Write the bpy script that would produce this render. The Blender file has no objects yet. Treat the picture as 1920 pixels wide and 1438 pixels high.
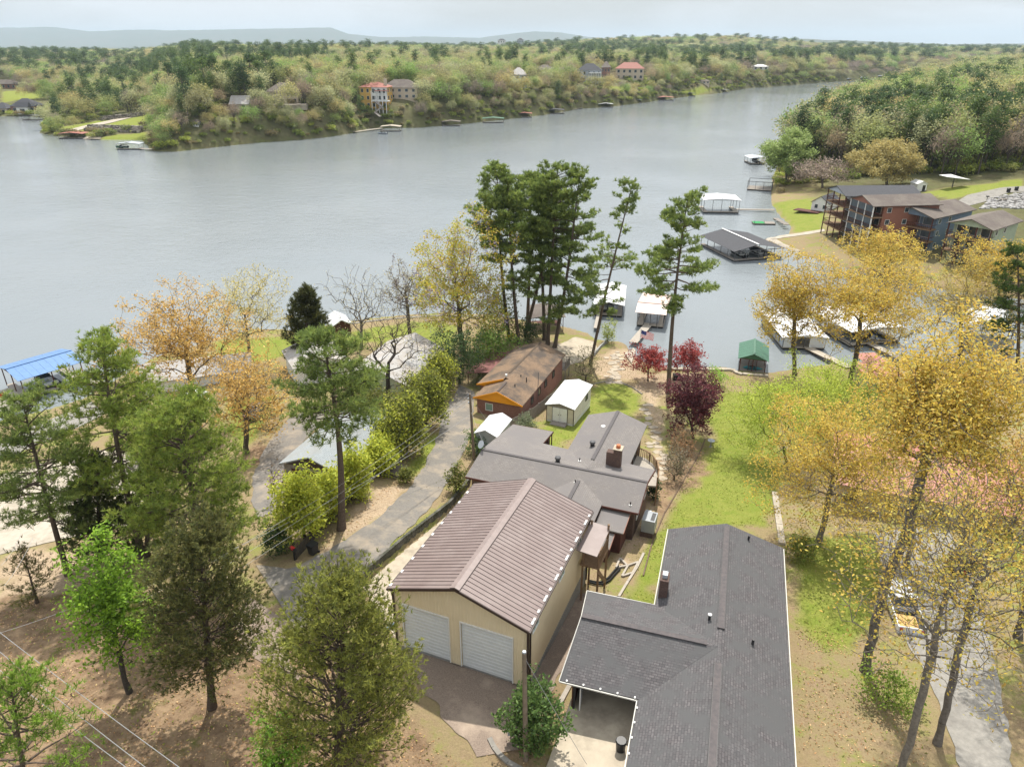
import bpy, bmesh, math, random
import numpy as np
from mathutils import Vector, Matrix
R = math.radians
random.seed(7)
rng = np.random.default_rng(11)
scn = bpy.context.scene
col = scn.collection
# ---------------------------------------------------------------- camera, sky, sun
FPX, HY, CX, CY = 1330.0, 88.0, 960.0, 719.0
TH = math.atan((CY - HY) / FPX)
CAM = np.array([0.0, 0.0, 48.0])
cd = bpy.data.cameras.new('camera')
cam = bpy.data.objects.new('camera', cd)
col.objects.link(cam)
cam.location = CAM
cam.rotation_euler = (R(90) - TH, 0, 0)
cd.sensor_width = 36.0
cd.lens = 36.0 * FPX / 1920.0
cd.clip_start = 0.5
cd.clip_end = 40000
scn.camera = cam
SUN_EL, SUN_AZ = R(59), R(8)          # azimuth measured from +Y towards +X
w = bpy.data.worlds.new('World')
scn.world = w
w.use_nodes = True
nt = w.node_tree
for n in list(nt.nodes): nt.nodes.remove(n)
wo_ = nt.nodes.new('ShaderNodeOutputWorld')
bg = nt.nodes.new('ShaderNodeBackground')
sky = nt.nodes.new('ShaderNodeTexSky')
sky.sky_type = 'NISHITA'
sky.sun_disc = False
sky.sun_elevation = SUN_EL
sky.sun_rotation = SUN_AZ
sky.air_density, sky.dust_density, sky.ozone_density = 1.0, 2.0, 1.0
tc = nt.nodes.new('ShaderNodeTexCoord')
mp = nt.nodes.new('ShaderNodeMapping'); mp.inputs['Scale'].default_value = (1.6, 1.6, 9)
nz = nt.nodes.new('ShaderNodeTexNoise'); nz.inputs['Scale'].default_value = 1.7; nz.inputs['Detail'].default_value = 6; nz.inputs['Distortion'].default_value = .6
rp = nt.nodes.new('ShaderNodeValToRGB'); rp.color_ramp.elements[0].position = .36; rp.color_ramp.elements[1].position = .62
rp.color_ramp.elements[0].color = (.52, .52, .52, 1); rp.color_ramp.elements[1].color = (1, 1, 1, 1)
mx = nt.nodes.new('ShaderNodeMix'); mx.data_type = 'RGBA'
mx.inputs[7].default_value = (9.3, 9.9, 10.5, 1)      # thin bright overcast
L = nt.links.new
L(tc.outputs['Generated'], mp.inputs['Vector']); L(mp.outputs[0], nz.inputs['Vector']); L(nz.outputs['Fac'], rp.inputs['Fac'])
sp = nt.nodes.new('ShaderNodeSeparateXYZ'); L(tc.outputs['Generated'], sp.inputs[0])
gr = nt.nodes.new('ShaderNodeMapRange'); gr.inputs[1].default_value = 0.0; gr.inputs[2].default_value = 1.0; gr.inputs[3].default_value = .92; gr.inputs[4].default_value = 2.0   # an overcast is brighter overhead
L(sp.outputs[2], gr.inputs[0]); vm = nt.nodes.new('ShaderNodeVectorMath'); vm.operation = 'SCALE'; vm.inputs[0].default_value = (10.9, 11.2, 11.5); L(gr.outputs[0], vm.inputs['Scale']); L(vm.outputs[0], mx.inputs[7])
L(rp.outputs['Color'], mx.inputs[0]); L(sky.outputs[0], mx.inputs[6]); L(mx.outputs[2], bg.inputs['Color']); L(bg.outputs[0], wo_.inputs[0])
bg.inputs['Strength'].default_value = 0.064
sd = bpy.data.lights.new('sun', 'SUN')
sun = bpy.data.objects.new('sun', sd); col.objects.link(sun)
sd.energy = 4.8; sd.angle = R(0.9); sd.color = (1.0, .95, .86)
sdir = Vector((math.sin(SUN_AZ) * math.cos(SUN_EL), math.cos(SUN_AZ) * math.cos(SUN_EL), math.sin(SUN_EL)))
sun.rotation_euler = sdir.to_track_quat('Z', 'Y').to_euler()
sun.location = (0, 60, 200)
vs = scn.view_settings
vs.view_transform = 'Standard'; vs.look = 'None'; vs.exposure = 0.37; vs.gamma = 1; vs.use_curve_mapping = False
scn.render.engine = 'CYCLES'
cy = scn.cycles
cy.max_bounces = 5; cy.diffuse_bounces = 2; cy.glossy_bounces = 2; cy.transmission_bounces = 3; cy.transparent_max_bounces = 4; cy.volume_bounces = 0
cy.use_denoising = True
try: cy.denoiser = 'OPENIMAGEDENOISE'; cy.denoising_input_passes = 'RGB_ALBEDO_NORMAL'
except Exception: pass
cy.caustics_reflective = False; cy.caustics_refractive = False
# ---------------------------------------------------------------- pixel -> world helpers (photo is 1920 x 1438)
FW = np.array([0, math.cos(TH), -math.sin(TH)]); UP = np.array([0, math.sin(TH), math.cos(TH)]); RT = np.array([1.0, 0, 0])
def ray(x, y): return RT * (x - CX) / FPX - UP * (y - CY) / FPX + FW
def P(x, y, z=0.0):
    d = ray(x, y); return CAM + d * (z - CAM[2]) / d[2]
def PD(x, y, dist):
    d = ray(x, y); return CAM + d * dist / d[1]         # point at forward distance y = dist
def proj(p):
    v = np.array(p, float) - CAM; c = v @ FW
    return CX + FPX * (v @ RT) / c, CY - FPX * (v @ UP) / c
def pxm(p): return ((np.array(p) - CAM) @ FW) / FPX       # metres per photo pixel at p
# ---------------------------------------------------------------- materials
def N(nt, t, **k):
    n = nt.nodes.new(t)
    for a, b in k.items(): setattr(n, a, b)
    return n
def mixc(nt, fac, a, b, mode='MIX'):
    m = N(nt, 'ShaderNodeMix', data_type='RGBA', blend_type=mode)
    for i, s in ((0, fac), (6, a), (7, b)):
        if hasattr(s, 'links'): nt.links.new(s, m.inputs[i])
        elif i == 0: m.inputs[0].default_value = s
        else: m.inputs[i].default_value = (*s[:3], 1)
    return m.outputs[2]
def noise(nt, vec, scale, detail=4, rough=.6, lo=.3, hi=.7, out='Fac'):
    n = N(nt, 'ShaderNodeTexNoise'); n.inputs['Scale'].default_value = scale; n.inputs['Detail'].default_value = detail; n.inputs['Roughness'].default_value = rough
    nt.links.new(vec, n.inputs['Vector'])
    if lo is None: return n.outputs[out]
    m = N(nt, 'ShaderNodeMapRange'); m.inputs[1].default_value = lo; m.inputs[2].default_value = hi
    nt.links.new(n.outputs[out], m.inputs[0]); return m.outputs[0]
def base_mat(name, rough=.8, spec=.3, metal=0):
    m = bpy.data.materials.new(name); m.use_nodes = True; nt = m.node_tree
    b = nt.nodes['Principled BSDF']
    b.inputs['Roughness'].default_value = rough; b.inputs['Specular IOR Level'].default_value = spec; b.inputs['Metallic'].default_value = metal
    g = N(nt, 'ShaderNodeNewGeometry')
    return m, nt, b, g.outputs['Position']
def bump(nt, b, h, strength=.3, dist=.02):
    u = N(nt, 'ShaderNodeBump'); u.inputs['Strength'].default_value = strength; u.inputs['Distance'].default_value = dist
    nt.links.new(h, u.inputs['Height']); nt.links.new(u.outputs[0], b.inputs['Normal'])
def M(name, c, c2=None, sc=3.0, rough=.8, spec=.3, metal=0, amt=1.0, c3=None, sc3=.35, bmp=0, detail=5):
    m, nt, b, pos = base_mat(name, rough, spec, metal)
    c2 = c2 or tuple(x * .8 for x in c)
    o = mixc(nt, noise(nt, pos, sc, detail), c, c2)
    if c3: o = mixc(nt, noise(nt, pos, sc3, 5, .65, .48, .68), o, c3)
    nt.links.new(o, b.inputs['Base Color'])
    if bmp: bump(nt, b, noise(nt, pos, sc * 4, 3, .6, None), bmp, .03)
    return m
def brickmat(name, cols, mortar, bw, bh, msize=.01, stain=None, rough=.85, off=.5, bmp=.4):
    """courses laid out along UV (metres): shingles, bricks, blocks"""
    m, nt, b, pos = base_mat(name, rough, .25)
    uv = N(nt, 'ShaderNodeUVMap')
    t = N(nt, 'ShaderNodeTexBrick'); t.offset = off
    for i, v in (('Color1', (*cols[0], 1)), ('Color2', (*cols[1], 1)), ('Mortar', (*mortar, 1))): t.inputs[i].default_value = v
    t.inputs['Scale'].default_value = 1; t.inputs['Mortar Size'].default_value = msize; t.inputs['Brick Width'].default_value = bw; t.inputs['Row Height'].default_value = bh
    t.inputs['Mortar Smooth'].default_value = .3
    nt.links.new(uv.outputs[0], t.inputs['Vector'])
    o = t.outputs['Color']
    o = mixc(nt, noise(nt, pos, .9, 5, .7, .35, .65), o, mixc(nt, .35, o, cols[2] if len(cols) > 2 else cols[0]))
    o = mixc(nt, noise(nt, pos, 9, 3, .7, .3, .9), o, tuple(x * .6 for x in cols[0]))
    if stain: o = mixc(nt, noise(nt, pos, stain[1], 6, .65, .42, .6), o, stain[0])
    nt.links.new(o, b.inputs['Base Color'])
    bump(nt, b, t.outputs['Fac'], -bmp, .01)
    return m
def attr_mat(name, rough=.75, transl=.0, spec=.2, bmpsc=0):
    """colour from the mesh attribute 'col' (own colour of every leaf / limb) times the object's colour"""
    m, nt, b, pos = base_mat(name, rough, spec)
    a = N(nt, 'ShaderNodeVertexColor', layer_name='col'); oi = N(nt, 'ShaderNodeObjectInfo')
    o = mixc(nt, 1.0, a.outputs['Color'], oi.outputs['Color'], 'MULTIPLY')
    if bmpsc:
        o = mixc(nt, noise(nt, pos, bmpsc, 4), o, mixc(nt, .5, o, (.02, .017, .013))); bump(nt, b, noise(nt, pos, bmpsc * 2, 4, .7, None), .9, .05)
    nt.links.new(o, b.inputs['Base Color'])
    if transl:
        t = N(nt, 'ShaderNodeBsdfTranslucent'); ms = N(nt, 'ShaderNodeMixShader'); ms.inputs[0].default_value = transl
        nt.links.new(o, t.inputs['Color']); nt.links.new(b.outputs[0], ms.inputs[1]); nt.links.new(t.outputs[0], ms.inputs[2])
        nt.links.new(ms.outputs[0], nt.nodes['Material Output'].inputs['Surface'])
    return m
MAT = {}
def mk():
    A = MAT
    A['leaf'] = attr_mat('foliage', .6, .42, .25)
    A['bark'] = attr_mat('bark', .9, 0, .1, 6)
    A['maroon'] = M('maroon_metal', (.20, .152, .14), (.172, .128, .118), .7, .42, .5, 0, 1, (.225, .178, .165), .5)
    A['brown_trim'] = M('brown_trim', (.045, .026, .022), None, 3, .5, .4)
    A['cream'] = M('cream_metal', (.72, .615, .43), (.68, .575, .395), 1.5, .5, .4)
    A['door_white'] = M('white_door', (.66, .68, .68), (.60, .62, .63), 2, .45, .4)
    A['white'] = M('white_paint', (.76, .76, .74), (.66, .66, .64), 2, .5, .4)
    A['whiteroof'] = M('white_metal_roof', (.62, .635, .65), (.52, .53, .545), .8, .45, .5, 0, 1, (.40, .385, .36), 1.1)
    A['silver'] = M('silver_roof', (.42, .46, .50), (.34, .37, .41), 1.5, .45, .5, .2)
    A['block'] = M('concrete_block', (.33, .33, .32), (.25, .25, .24), 4, .9, .2)
    A['concrete'] = M('concrete', (.46, .40, .31), (.37, .32, .25), 1.2, .9, .2, 0, 1, (.27, .23, .18), .5, .15)
    A['palecrete'] = M('pale_concrete', (.44, .39, .32), (.35, .31, .255), 1.5, .9, .2, 0, 1, (.28, .245, .19), .4)
    A['asphalt'] = M('asphalt', (.20, .185, .165), (.15, .138, .125), 5, .9, .2, 0, 1, (.29, .245, .19), .45, .2)
    A['asphalt2'] = M('asphalt_grey', (.28, .265, .24), (.21, .20, .18), 4, .9, .2, 0, 1, (.17, .16, .145), .6, .2)
    A['gravel'] = M('gravel', (.32, .255, .205), (.17, .13, .105), 16, .95, .1, 0, 1, (.40, .32, .25), .35, .8, 7)
    A['shingle_dark'] = brickmat('shingle_charcoal', [(.092, .084, .088), (.168, .154, .158), (.105, .115, .118)], (.035, .032, .034), .34, .17, .018, ((.088, .088, .09), .8))
    A['shingle_grey'] = brickmat('shingle_grey', [(.195, .178, .168), (.255, .234, .222), (.215, .198, .188)], (.105, .096, .09), .34, .17, .012, ((.16, .148, .145), .35), bmp=.25)
    A['shingle_brown'] = brickmat('shingle_brown', [(.23, .155, .10), (.28, .195, .13), (.21, .14, .09)], (.10, .066, .046), .34, .17, .012, ((.085, .068, .056), .42), bmp=.25)
    A['shingle_tan'] = brickmat('shingle_tan', [(.17, .145, .12), (.21, .18, .155), (.15, .13, .115)], (.08, .07, .06), .4, .2, .015, ((.11, .09, .08), .3), bmp=.25)
    A['shingle_slate'] = brickmat('shingle_slate', [(.07, .072, .08), (.095, .095, .105), (.08, .08, .085)], (.03, .03, .035), .4, .2, .015, bmp=.25)
    A['shingle_pale'] = brickmat('shingle_pale', [(.42, .41, .40), (.50, .49, .48), (.45, .43, .41)], (.28, .27, .26), .34, .17, .012, ((.33, .30, .27), .5), bmp=.2)
    A['shingle_silver'] = brickmat('shingle_silver', [(.30, .33, .35), (.38, .41, .43), (.33, .36, .375)], (.17, .19, .20), .4, .19, .02, ((.26, .27, .265), .6), bmp=.25)
    A['brick'] = brickmat('red_brick', [(.26, .105, .075), (.33, .15, .11), (.22, .09, .07)], (.30, .26, .23), .23, .085, .012)
    A['brickdark'] = brickmat('dark_brick', [(.10, .06, .05), (.17, .10, .075), (.08, .05, .045)], (.14, .12, .11), .23, .085, .012)
    A['orange'] = M('orange_gable', (.80, .33, .02), (.74, .29, .015), 1.5, .6, .3)
    A['wood'] = M('weathered_wood', (.26, .17, .10), (.19, .12, .07), 4, .85, .2)
    A['greywood'] = M('grey_wood', (.27, .24, .21), (.19, .17, .15), 4, .9, .2)
    A['deckwood'] = M('deck_boards', (.40, .36, .31), (.30, .27, .23), 3, .85, .2)
    A['awning_red'] = M('awning_red', (.21, .085, .075), (.16, .07, .065), 3, .6, .3)
    A['oldtimber'] = M('old_timber', (.16, .115, .08), (.11, .08, .06), 4, .9, .1)
    A['ac_grey'] = M('grey_case', (.30, .32, .34), (.26, .28, .30), 2, .5, .4)
    A['redwood'] = M('redwood', (.11, .045, .035), (.075, .032, .026), 3, .8, .2)
    A['fence'] = M('dark_fence', (.095, .080, .062), (.06, .052, .042), 5, .9, .1)
    A['steel'] = M('dock_steel', (.10, .10, .105), None, 3, .5, .4)
    A['black'] = M('black_plastic', (.015, .015, .017), (.022, .022, .024), 5, .45, .4)
    A['rubber'] = M('rubber', (.02, .02, .02), None, 5, .8, .2)
    A['glass'] = M('window_glass', (.05, .065, .075), (.03, .04, .05), .8, .12, .6)
    A['greenglass'] = M('green_window', (.22, .33, .28), None, .8, .15, .6)
    A['pole'] = M('utility_pole', (.23, .185, .14), (.15, .12, .09), 3, .9, .1)
    A['wire'] = M('wire', (.34, .34, .34), (.28, .28, .28), 2, .5, .3)
    A['blue'] = M('blue_metal', (.115, .225, .43), (.095, .19, .38), 1.5, .4, .5)
    A['greenroof'] = M('green_metal', (.05, .145, .09), (.042, .12, .075), 1.5, .45, .4)
    A['pinkroof'] = M('pink_metal', (.60, .44, .39), (.52, .38, .33), 1.5, .45, .4)
    A['redroof'] = M('red_metal', (.40, .165, .12), (.34, .135, .10), 1, .5, .4)
    A['tile_red'] = M('red_tile', (.31, .115, .085), (.26, .095, .07), 2, .7, .3)
    A['ochre'] = M('ochre_stucco', (.58, .36, .10), (.52, .32, .09), 1, .85, .2)
    A['beige'] = M('beige_stucco', (.52, .44, .34), (.46, .39, .30), 1, .85, .2)
    A['bluesid'] = M('blue_grey_siding', (.15, .20, .27), (.13, .175, .24), 1, .7, .3)
    A['greensid'] = M('sage_siding', (.36, .42, .31), None, 1, .7, .3)
    A['rust'] = M('rust_siding', (.27, .12, .082), (.23, .105, .075), 1, .7, .3)
    A['stone'] = M('grey_stone', (.30, .28, .25), (.18, .17, .155), 1.2, .9, .2)
    A['mossblock'] = brickmat('mossy_block', [(.13, .125, .11), (.18, .17, .15), (.10, .10, .09)], (.05, .05, .045), .42, .21, .02, ((.05, .052, .035), .9))
    A['red'] = M('red_plastic', (.50, .03, .03), None, 3, .45, .4)
    A['teal'] = M('teal_plastic', (.02, .20, .24), None, 3, .5, .4)
    A['carpaint'] = M('white_car', (.72, .72, .73), None, 2, .2, .6)
    A['carblack'] = M('black_car', (.012, .012, .014), None, 2, .15, .7)
    A['carsilver'] = M('silver_car', (.35, .36, .38), None, 2, .25, .6, .5)
    A['tailred'] = M('tail_lamp', (.5, .01, .01), None, 2, .2, .6)
    A['terracotta'] = M('terracotta', (.50, .17, .08), None, 4, .8, .2)
    A['litter'] = attr_mat('leaf_litter', .9, 0, .1)
    A['flag'] = attr_mat('flag_cloth', .8, .25, .1)
mk()
# ---------------------------------------------------------------- mesh helpers
WO = {}
def props(o, label=None, cat=None, group=None, kind=None):
    if label: o['label'] = label
    if cat: o['category'] = cat
    if group: o['group'] = group
    if kind: o['kind'] = kind
    return o
def thing(name, label, cat, loc, group=None):
    o = bpy.data.objects.new(name, None); col.objects.link(o)
    o.empty_display_size = .3
    o.location = loc; WO[o.name] = np.array(loc, float)
    return props(o, label, cat, group)
def np_mesh(name, v, f, mat=None, colr=None, smooth=False, uv=None):
    """v (n,3), f (m,k) equal-size faces"""
    v = np.asarray(v, np.float32); f = np.asarray(f, np.int32)
    me = bpy.data.meshes.new(name)
    me.vertices.add(len(v)); me.vertices.foreach_set('co', v.ravel())
    m, k = f.shape
    me.loops.add(m * k); me.loops.foreach_set('vertex_index', f.ravel())
    me.polygons.add(m); me.polygons.foreach_set('loop_start', np.arange(0, m * k, k, dtype=np.int32))
    if smooth: me.polygons.foreach_set('use_smooth', np.ones(m, bool))
    if colr is not None:
        a = me.color_attributes.new('col', 'FLOAT_COLOR', 'POINT')
        c = np.ones((len(v), 4), np.float32); c[:, :3] = colr
        a.data.foreach_set('color', c.ravel())
    me.update(calc_edges=True)
    if mat: me.materials.append(mat)
    return me
def link(name, me, parent=None, at=None, rz=0.0):
    """object at world point 'at' (identity frame), parented without moving"""
    o = bpy.data.objects.new(name, me); col.objects.link(o)
    at = np.zeros(3) if at is None else np.array(at, float)
    if parent is not None:
        o.parent = parent; o.location = at - WO[parent.name]
    else: o.location = at
    o.rotation_euler = (0, 0, rz)
    WO[o.name] = at
    return o
class MB:
    def __init__(s): s.v = []; s.f = []
    def add(s, vs, fs):
        b = len(s.v); s.v += [tuple(map(float, p)) for p in vs]; s.f += [tuple(i + b for i in f) for f in fs]; return s
    def box(s, c, sz, ux=(1, 0, 0), uy=(0, 1, 0), uz=(0, 0, 1)):
        c = np.array(c, float); a = np.array(ux, float) * sz[0] / 2; b = np.array(uy, float) * sz[1] / 2; d = np.array(uz, float) * sz[2] / 2
        vs = [c + i * a + j * b + k * d for k in (-1, 1) for j in (-1, 1) for i in (-1, 1)]
        return s.add(vs, [(0, 2, 3, 1), (4, 5, 7, 6), (0, 1, 5, 4), (2, 6, 7, 3), (0, 4, 6, 2), (1, 3, 7, 5)])
    def bar(s, p, q, w, h=None):
        p = np.array(p, float); q = np.array(q, float); d = q - p; l = np.linalg.norm(d) or 1e-6; d /= l
        up = np.array([0, 0, 1.0]) if abs(d[2]) < .95 else np.array([0, 1.0, 0])
        a = np.cross(d, up); a /= np.linalg.norm(a); b = np.cross(a, d)
        return s.box((p + q) / 2, (l, w, h or w), d, a, b)
    def tube(s, pts, r, n=6):
        pts = [np.array(p, float) for p in pts]; rs = r if hasattr(r, '__len__') else [r] * len(pts)
        vs = []; fs = []
        for i, p in enumerate(pts):
            d = pts[min(i + 1, len(pts) - 1)] - pts[max(i - 1, 0)]; d /= np.linalg.norm(d) + 1e-9
            up = np.array([0, 0, 1.0]) if abs(d[2]) < .95 else np.array([0, 1.0, 0])
            a = np.cross(d, up); a /= np.linalg.norm(a); b = np.cross(a, d)
            for k in range(n):
                t = 2 * math.pi * k / n; vs.append(p + rs[i] * (math.cos(t) * a + math.sin(t) * b))
        for i in range(len(pts) - 1):
            for k in range(n): fs.append((i * n + k, i * n + (k + 1) % n, (i + 1) * n + (k + 1) % n, (i + 1) * n + k))
        fs += [tuple(range(n))[::-1], tuple((len(pts) - 1) * n + k for k in range(n))]
        return s.add(vs, fs)
    def prism(s, pts, vec):
        """closed polygon pts extruded by vec"""
        n = len(pts); a = [np.array(p, float) for p in pts]; b = [p + np.array(vec, float) for p in a]
        return s.add(a + b, [tuple(range(n))[::-1], tuple(range(n, 2 * n))] + [(i, (i + 1) % n, n + (i + 1) % n, n + i) for i in range(n)])
    def slab(s, pts, t):
        """plate: polygon pts is the top face, thickness t downwards"""
        return s.prism([np.array(p, float) - np.array([0, 0, t]) for p in pts], (0, 0, t))
    def mesh(s, name, mat, off=(0, 0, 0), smooth=False):
        me = bpy.data.meshes.new(name)
        v = np.array(s.v) - np.array(off)
        me.from_pydata(v.tolist(), [], s.f)
        bm = bmesh.new(); bm.from_mesh(me); bmesh.ops.recalc_face_normals(bm, faces=bm.faces)
        ul = bm.loops.layers.uv.new('UVMap')
        for f in bm.faces:
            n = f.normal
            if abs(n.z) > .995: u = Vector((1, 0, 0))
            else: u = Vector((-n.y, n.x, 0)).normalized()
            vv = n.cross(u)
            for l in f.loops: l[ul].uv = (l.vert.co.dot(u), l.vert.co.dot(vv))
            f.smooth = smooth
        bm.to_mesh(me); bm.free()
        me.materials.append(MAT[mat] if isinstance(mat, str) else mat)
        return me
    def build(s, name, mat, parent=None, smooth=False, at=None):
        off = WO[parent.name] if parent is not None else np.array(at if at is not None else np.min(s.v, 0))
        return link(name, s.mesh(name, mat, off, smooth), parent, off)
class Fr:
    """a plan frame: origin, yaw; f(u, v, z) -> world"""
    def __init__(s, o, yaw):
        s.o = np.array([o[0], o[1], 0.0]); s.yaw = R(yaw)
        s.u = np.array([math.cos(s.yaw), math.sin(s.yaw), 0]); s.v = np.array([-math.sin(s.yaw), math.cos(s.yaw), 0])
    def __call__(s, u, v, z): return s.o + s.u * u + s.v * v + np.array([0, 0, z])
    def box(s, mb, u0, u1, v0, v1, z0, z1):
        return mb.box(s((u0 + u1) / 2, (v0 + v1) / 2, (z0 + z1) / 2), (abs(u1 - u0), abs(v1 - v0), abs(z1 - z0)), s.u, s.v)
    def mk(s, name, mat, parent, *b):
        m = MB()
        for q in b: s.box(m, *q)
        return m.build(name, mat, parent)
# ---------------------------------------------------------------- land and water
def W2(pts, z=0.0): return np.array([P(x, y, z)[:2] for x, y in pts])
SH_N = W2([(-700, 800), (-250, 800), (0, 792), (90, 770), (150, 752), (215, 715), (290, 672), (400, 640), (480, 618), (560, 622), (640, 607), (700, 599), (760, 593), (830, 589), (900, 591), (960, 598),
    (1000, 606), (1060, 615), (1105, 627), (1122, 640), (1150, 642), (1174, 645), (1186, 664), (1215, 684), (1240, 690), (1300, 691), (1360, 691), (1382, 697), (1440, 701), (1500, 692), (1560, 684),
    (1600, 692), (1660, 695), (1760, 686), (1920, 672), (2400, 655)])
SH_R = W2([(2500, 575), (1990, 570), (1800, 548), (1700, 530), (1620, 512), (1560, 495), (1500, 477), (1462, 463), (1433, 450), (1480, 441), (1484, 425), (1462, 405), (1446, 380), (1446, 355), (1452, 325), (1470, 292),
    (1500, 262), (1560, 226), (1620, 196), (1700, 167), (1760, 152), (1800, 143.5), (1840, 136), (1880, 129)])
SH_F = W2([(-1200, 200), (-300, 214), (0, 219), (55, 219), (88, 222), (84, 236), (72, 250), (110, 257), (190, 263), (265, 264), (285, 284), (330, 285), (400, 277), (480, 268), (558, 263), (610, 258), (662, 250), (693, 241),
    (780, 240), (829, 236), (886, 231), (960, 223), (1020, 216), (1090, 204), (1142, 201), (1207, 193), (1298, 180), (1350, 175), (1403, 165.5), (1460, 162.5), (1495, 159), (1590, 152), (1644, 147), (1698, 140), (1790, 134), (1880, 128.3)])
POLY = [np.vstack([SH_N, [(500, -80), (-500, -80)]]),
        np.vstack([SH_R, [(12000, 1900), (12000, SH_R[0][1])]]),
        np.vstack([SH_F, [(26000, 1905), (26000, 26000), (-26000, 26000), (-14000, SH_F[0][1])]])]
def sdist(X, Y, poly):
    """signed distance, positive inside"""
    A = poly; B = np.roll(poly, -1, 0); best = np.full(X.shape, 1e18); ins = np.zeros(X.shape, bool)
    for (ax, ay), (bx, by) in zip(A, B):
        dx, dy = bx - ax, by - ay
        t = np.clip(((X - ax) * dx + (Y - ay) * dy) / (dx * dx + dy * dy + 1e-12), 0, 1)
        best = np.minimum(best, (X - ax - t * dx) ** 2 + (Y - ay - t * dy) ** 2)
        if ay != by:
            c = (ay > Y) != (by > Y); ins ^= c & (X < (bx - ax) * (Y - ay) / (by - ay) + ax)
    return np.sqrt(best) * np.where(ins, 1, -1)
def sst(x, a, b):
    t = np.clip((x - a) / (b - a), 0, 1); return t * t * (3 - 2 * t)
def vnoise(X, Y, s, seed=0):
    """cheap smooth value noise"""
    x = X / s + 37.3 * seed; y = Y / s - 11.7 * seed
    xi = np.floor(x).astype(np.int64); yi = np.floor(y).astype(np.int64); fx = x - xi; fy = y - yi
    fx = fx * fx * (3 - 2 * fx); fy = fy * fy * (3 - 2 * fy)
    def h(a, b): 
        n = (a * 374761393 + b * 668265263 + seed * 982451653) & 0x7fffffff; n = ((n ^ (n >> 13)) * 1274126177) & 0x7fffffff; return (n & 0xffff) / 65535.0
    return (h(xi, yi) * (1 - fx) + h(xi + 1, yi) * fx) * (1 - fy) + (h(xi, yi + 1) * (1 - fx) + h(xi + 1, yi + 1) * fx) * fy
# retaining wall beside the drive: pad to its right lies lower
WALL = np.array([(-12.6, 44.5), (-12.1, 46.0), (-10.41, 49.43), (-8.09, 54.46), (-6.17, 58.25), (-4.95, 62.3), (-4.4, 64.8)])
GAR = Fr((-8.055, 37.187), -22.5)
PADP = np.vstack([WALL, [GAR(0.6, 16, 0)[:2], GAR(.6, 2, 0)[:2], GAR(.2, -1, 0)[:2]]])
def zland(X, Y):
    X = np.asarray(X, float); Y = np.asarray(Y, float)
    dn, dr, df = (sdist(X, Y, p) for p in POLY)
    zn = np.interp(dn, [-6, -.6, 0, .6, 10, 31, 50, 66, 80, 95, 130], [-2.5, -1.2, -.1, .55, 1.1, 3.0, 6.0, 8.6, 10, 10.6, 11])
    zn = zn + np.where(dn > 2, (vnoise(X, Y, 7, 1) - .5) * .25 * sst(dn, 2, 12), 0)
    pd = sdist(X, Y, PADP); zn = zn - .9 * sst(pd, -.1, .3) * sst(Y, 33, 40)
    a = X / np.maximum(Y, 20)
    plat = 5 + 15 * sst(a, -.50, -.40) - 4 * sst(a, .25, .4)
    zf = .3 + plat * (1 - np.exp(-np.maximum(df, 0) / (16 + 30 * (a < -.46)))) + 9 * sst(df, 120, 900) + (vnoise(X, Y, 90, 3) - .5) * 5 * sst(df, 30, 200) + (vnoise(X, Y, 400, 4) - .5) * 13 * sst(df, 300, 1500)
    zf = zf + 30 * np.exp(-((X - 640) / 520) ** 2 - ((Y - 2700) / 500) ** 2)
    zf = np.where(df > 0, zf, np.maximum(-2.5, df))
    zr = np.interp(dr, [-6, 0, .5, 10, 40, 150, 500, 1500], [-2.5, -.1, .5, 1.8, 5, 15, 26, 30]) + (vnoise(X, Y, 60, 5) - .5) * 5 * sst(dr, 20, 120)
    z = np.maximum(np.maximum(zn * (dn > -6) - 2.5 * (dn <= -6), zr * (dr > -6) - 2.5 * (dr <= -6)), zf)
    return z
def zl(x, y): return float(zland(np.array([x]), np.array([y]))[0])
def G(px, py):
    """photo pixel -> point on the ground"""
    d = ray(px, py); t = np.linspace(8, 3000, 900) if py < 300 else np.linspace(8, 420, 500)
    for _ in range(3):
        q = CAM + t[:, None] * d; zz = np.maximum(zland(q[:, 0], q[:, 1]), 0); below = q[:, 2] < zz
        i = int(np.argmax(below)) if below.any() else len(t) - 1
        t = np.linspace(t[max(i - 1, 0)], t[i], 12)
    q = CAM + t[-1] * d; return np.array([q[0], q[1], max(zl(q[0], q[1]), 0)])
def fan(name, ys, ts, y0, zf, mat, masks=None):
    T, Yy = np.meshgrid(ts, ys); X = T * (Yy + y0)
    Z = zf(X, Yy); v = np.stack([X, Yy, Z], -1).reshape(-1, 3); nx, ny = len(ts), len(ys)
    i = np.arange(nx * ny).reshape(ny, nx); f = np.stack([i[:-1, :-1], i[:-1, 1:], i[1:, 1:], i[1:, :-1]], -1).reshape(-1, 4)
    me = np_mesh(name, v, f, mat, None, True)
    if masks is not None:
        c = masks(X.ravel(), Yy.ravel()); a = me.color_attributes.new('mask', 'FLOAT_COLOR', 'POINT'); a.data.foreach_set('color', c.astype(np.float32).ravel())
    return link(name, me)
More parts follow.
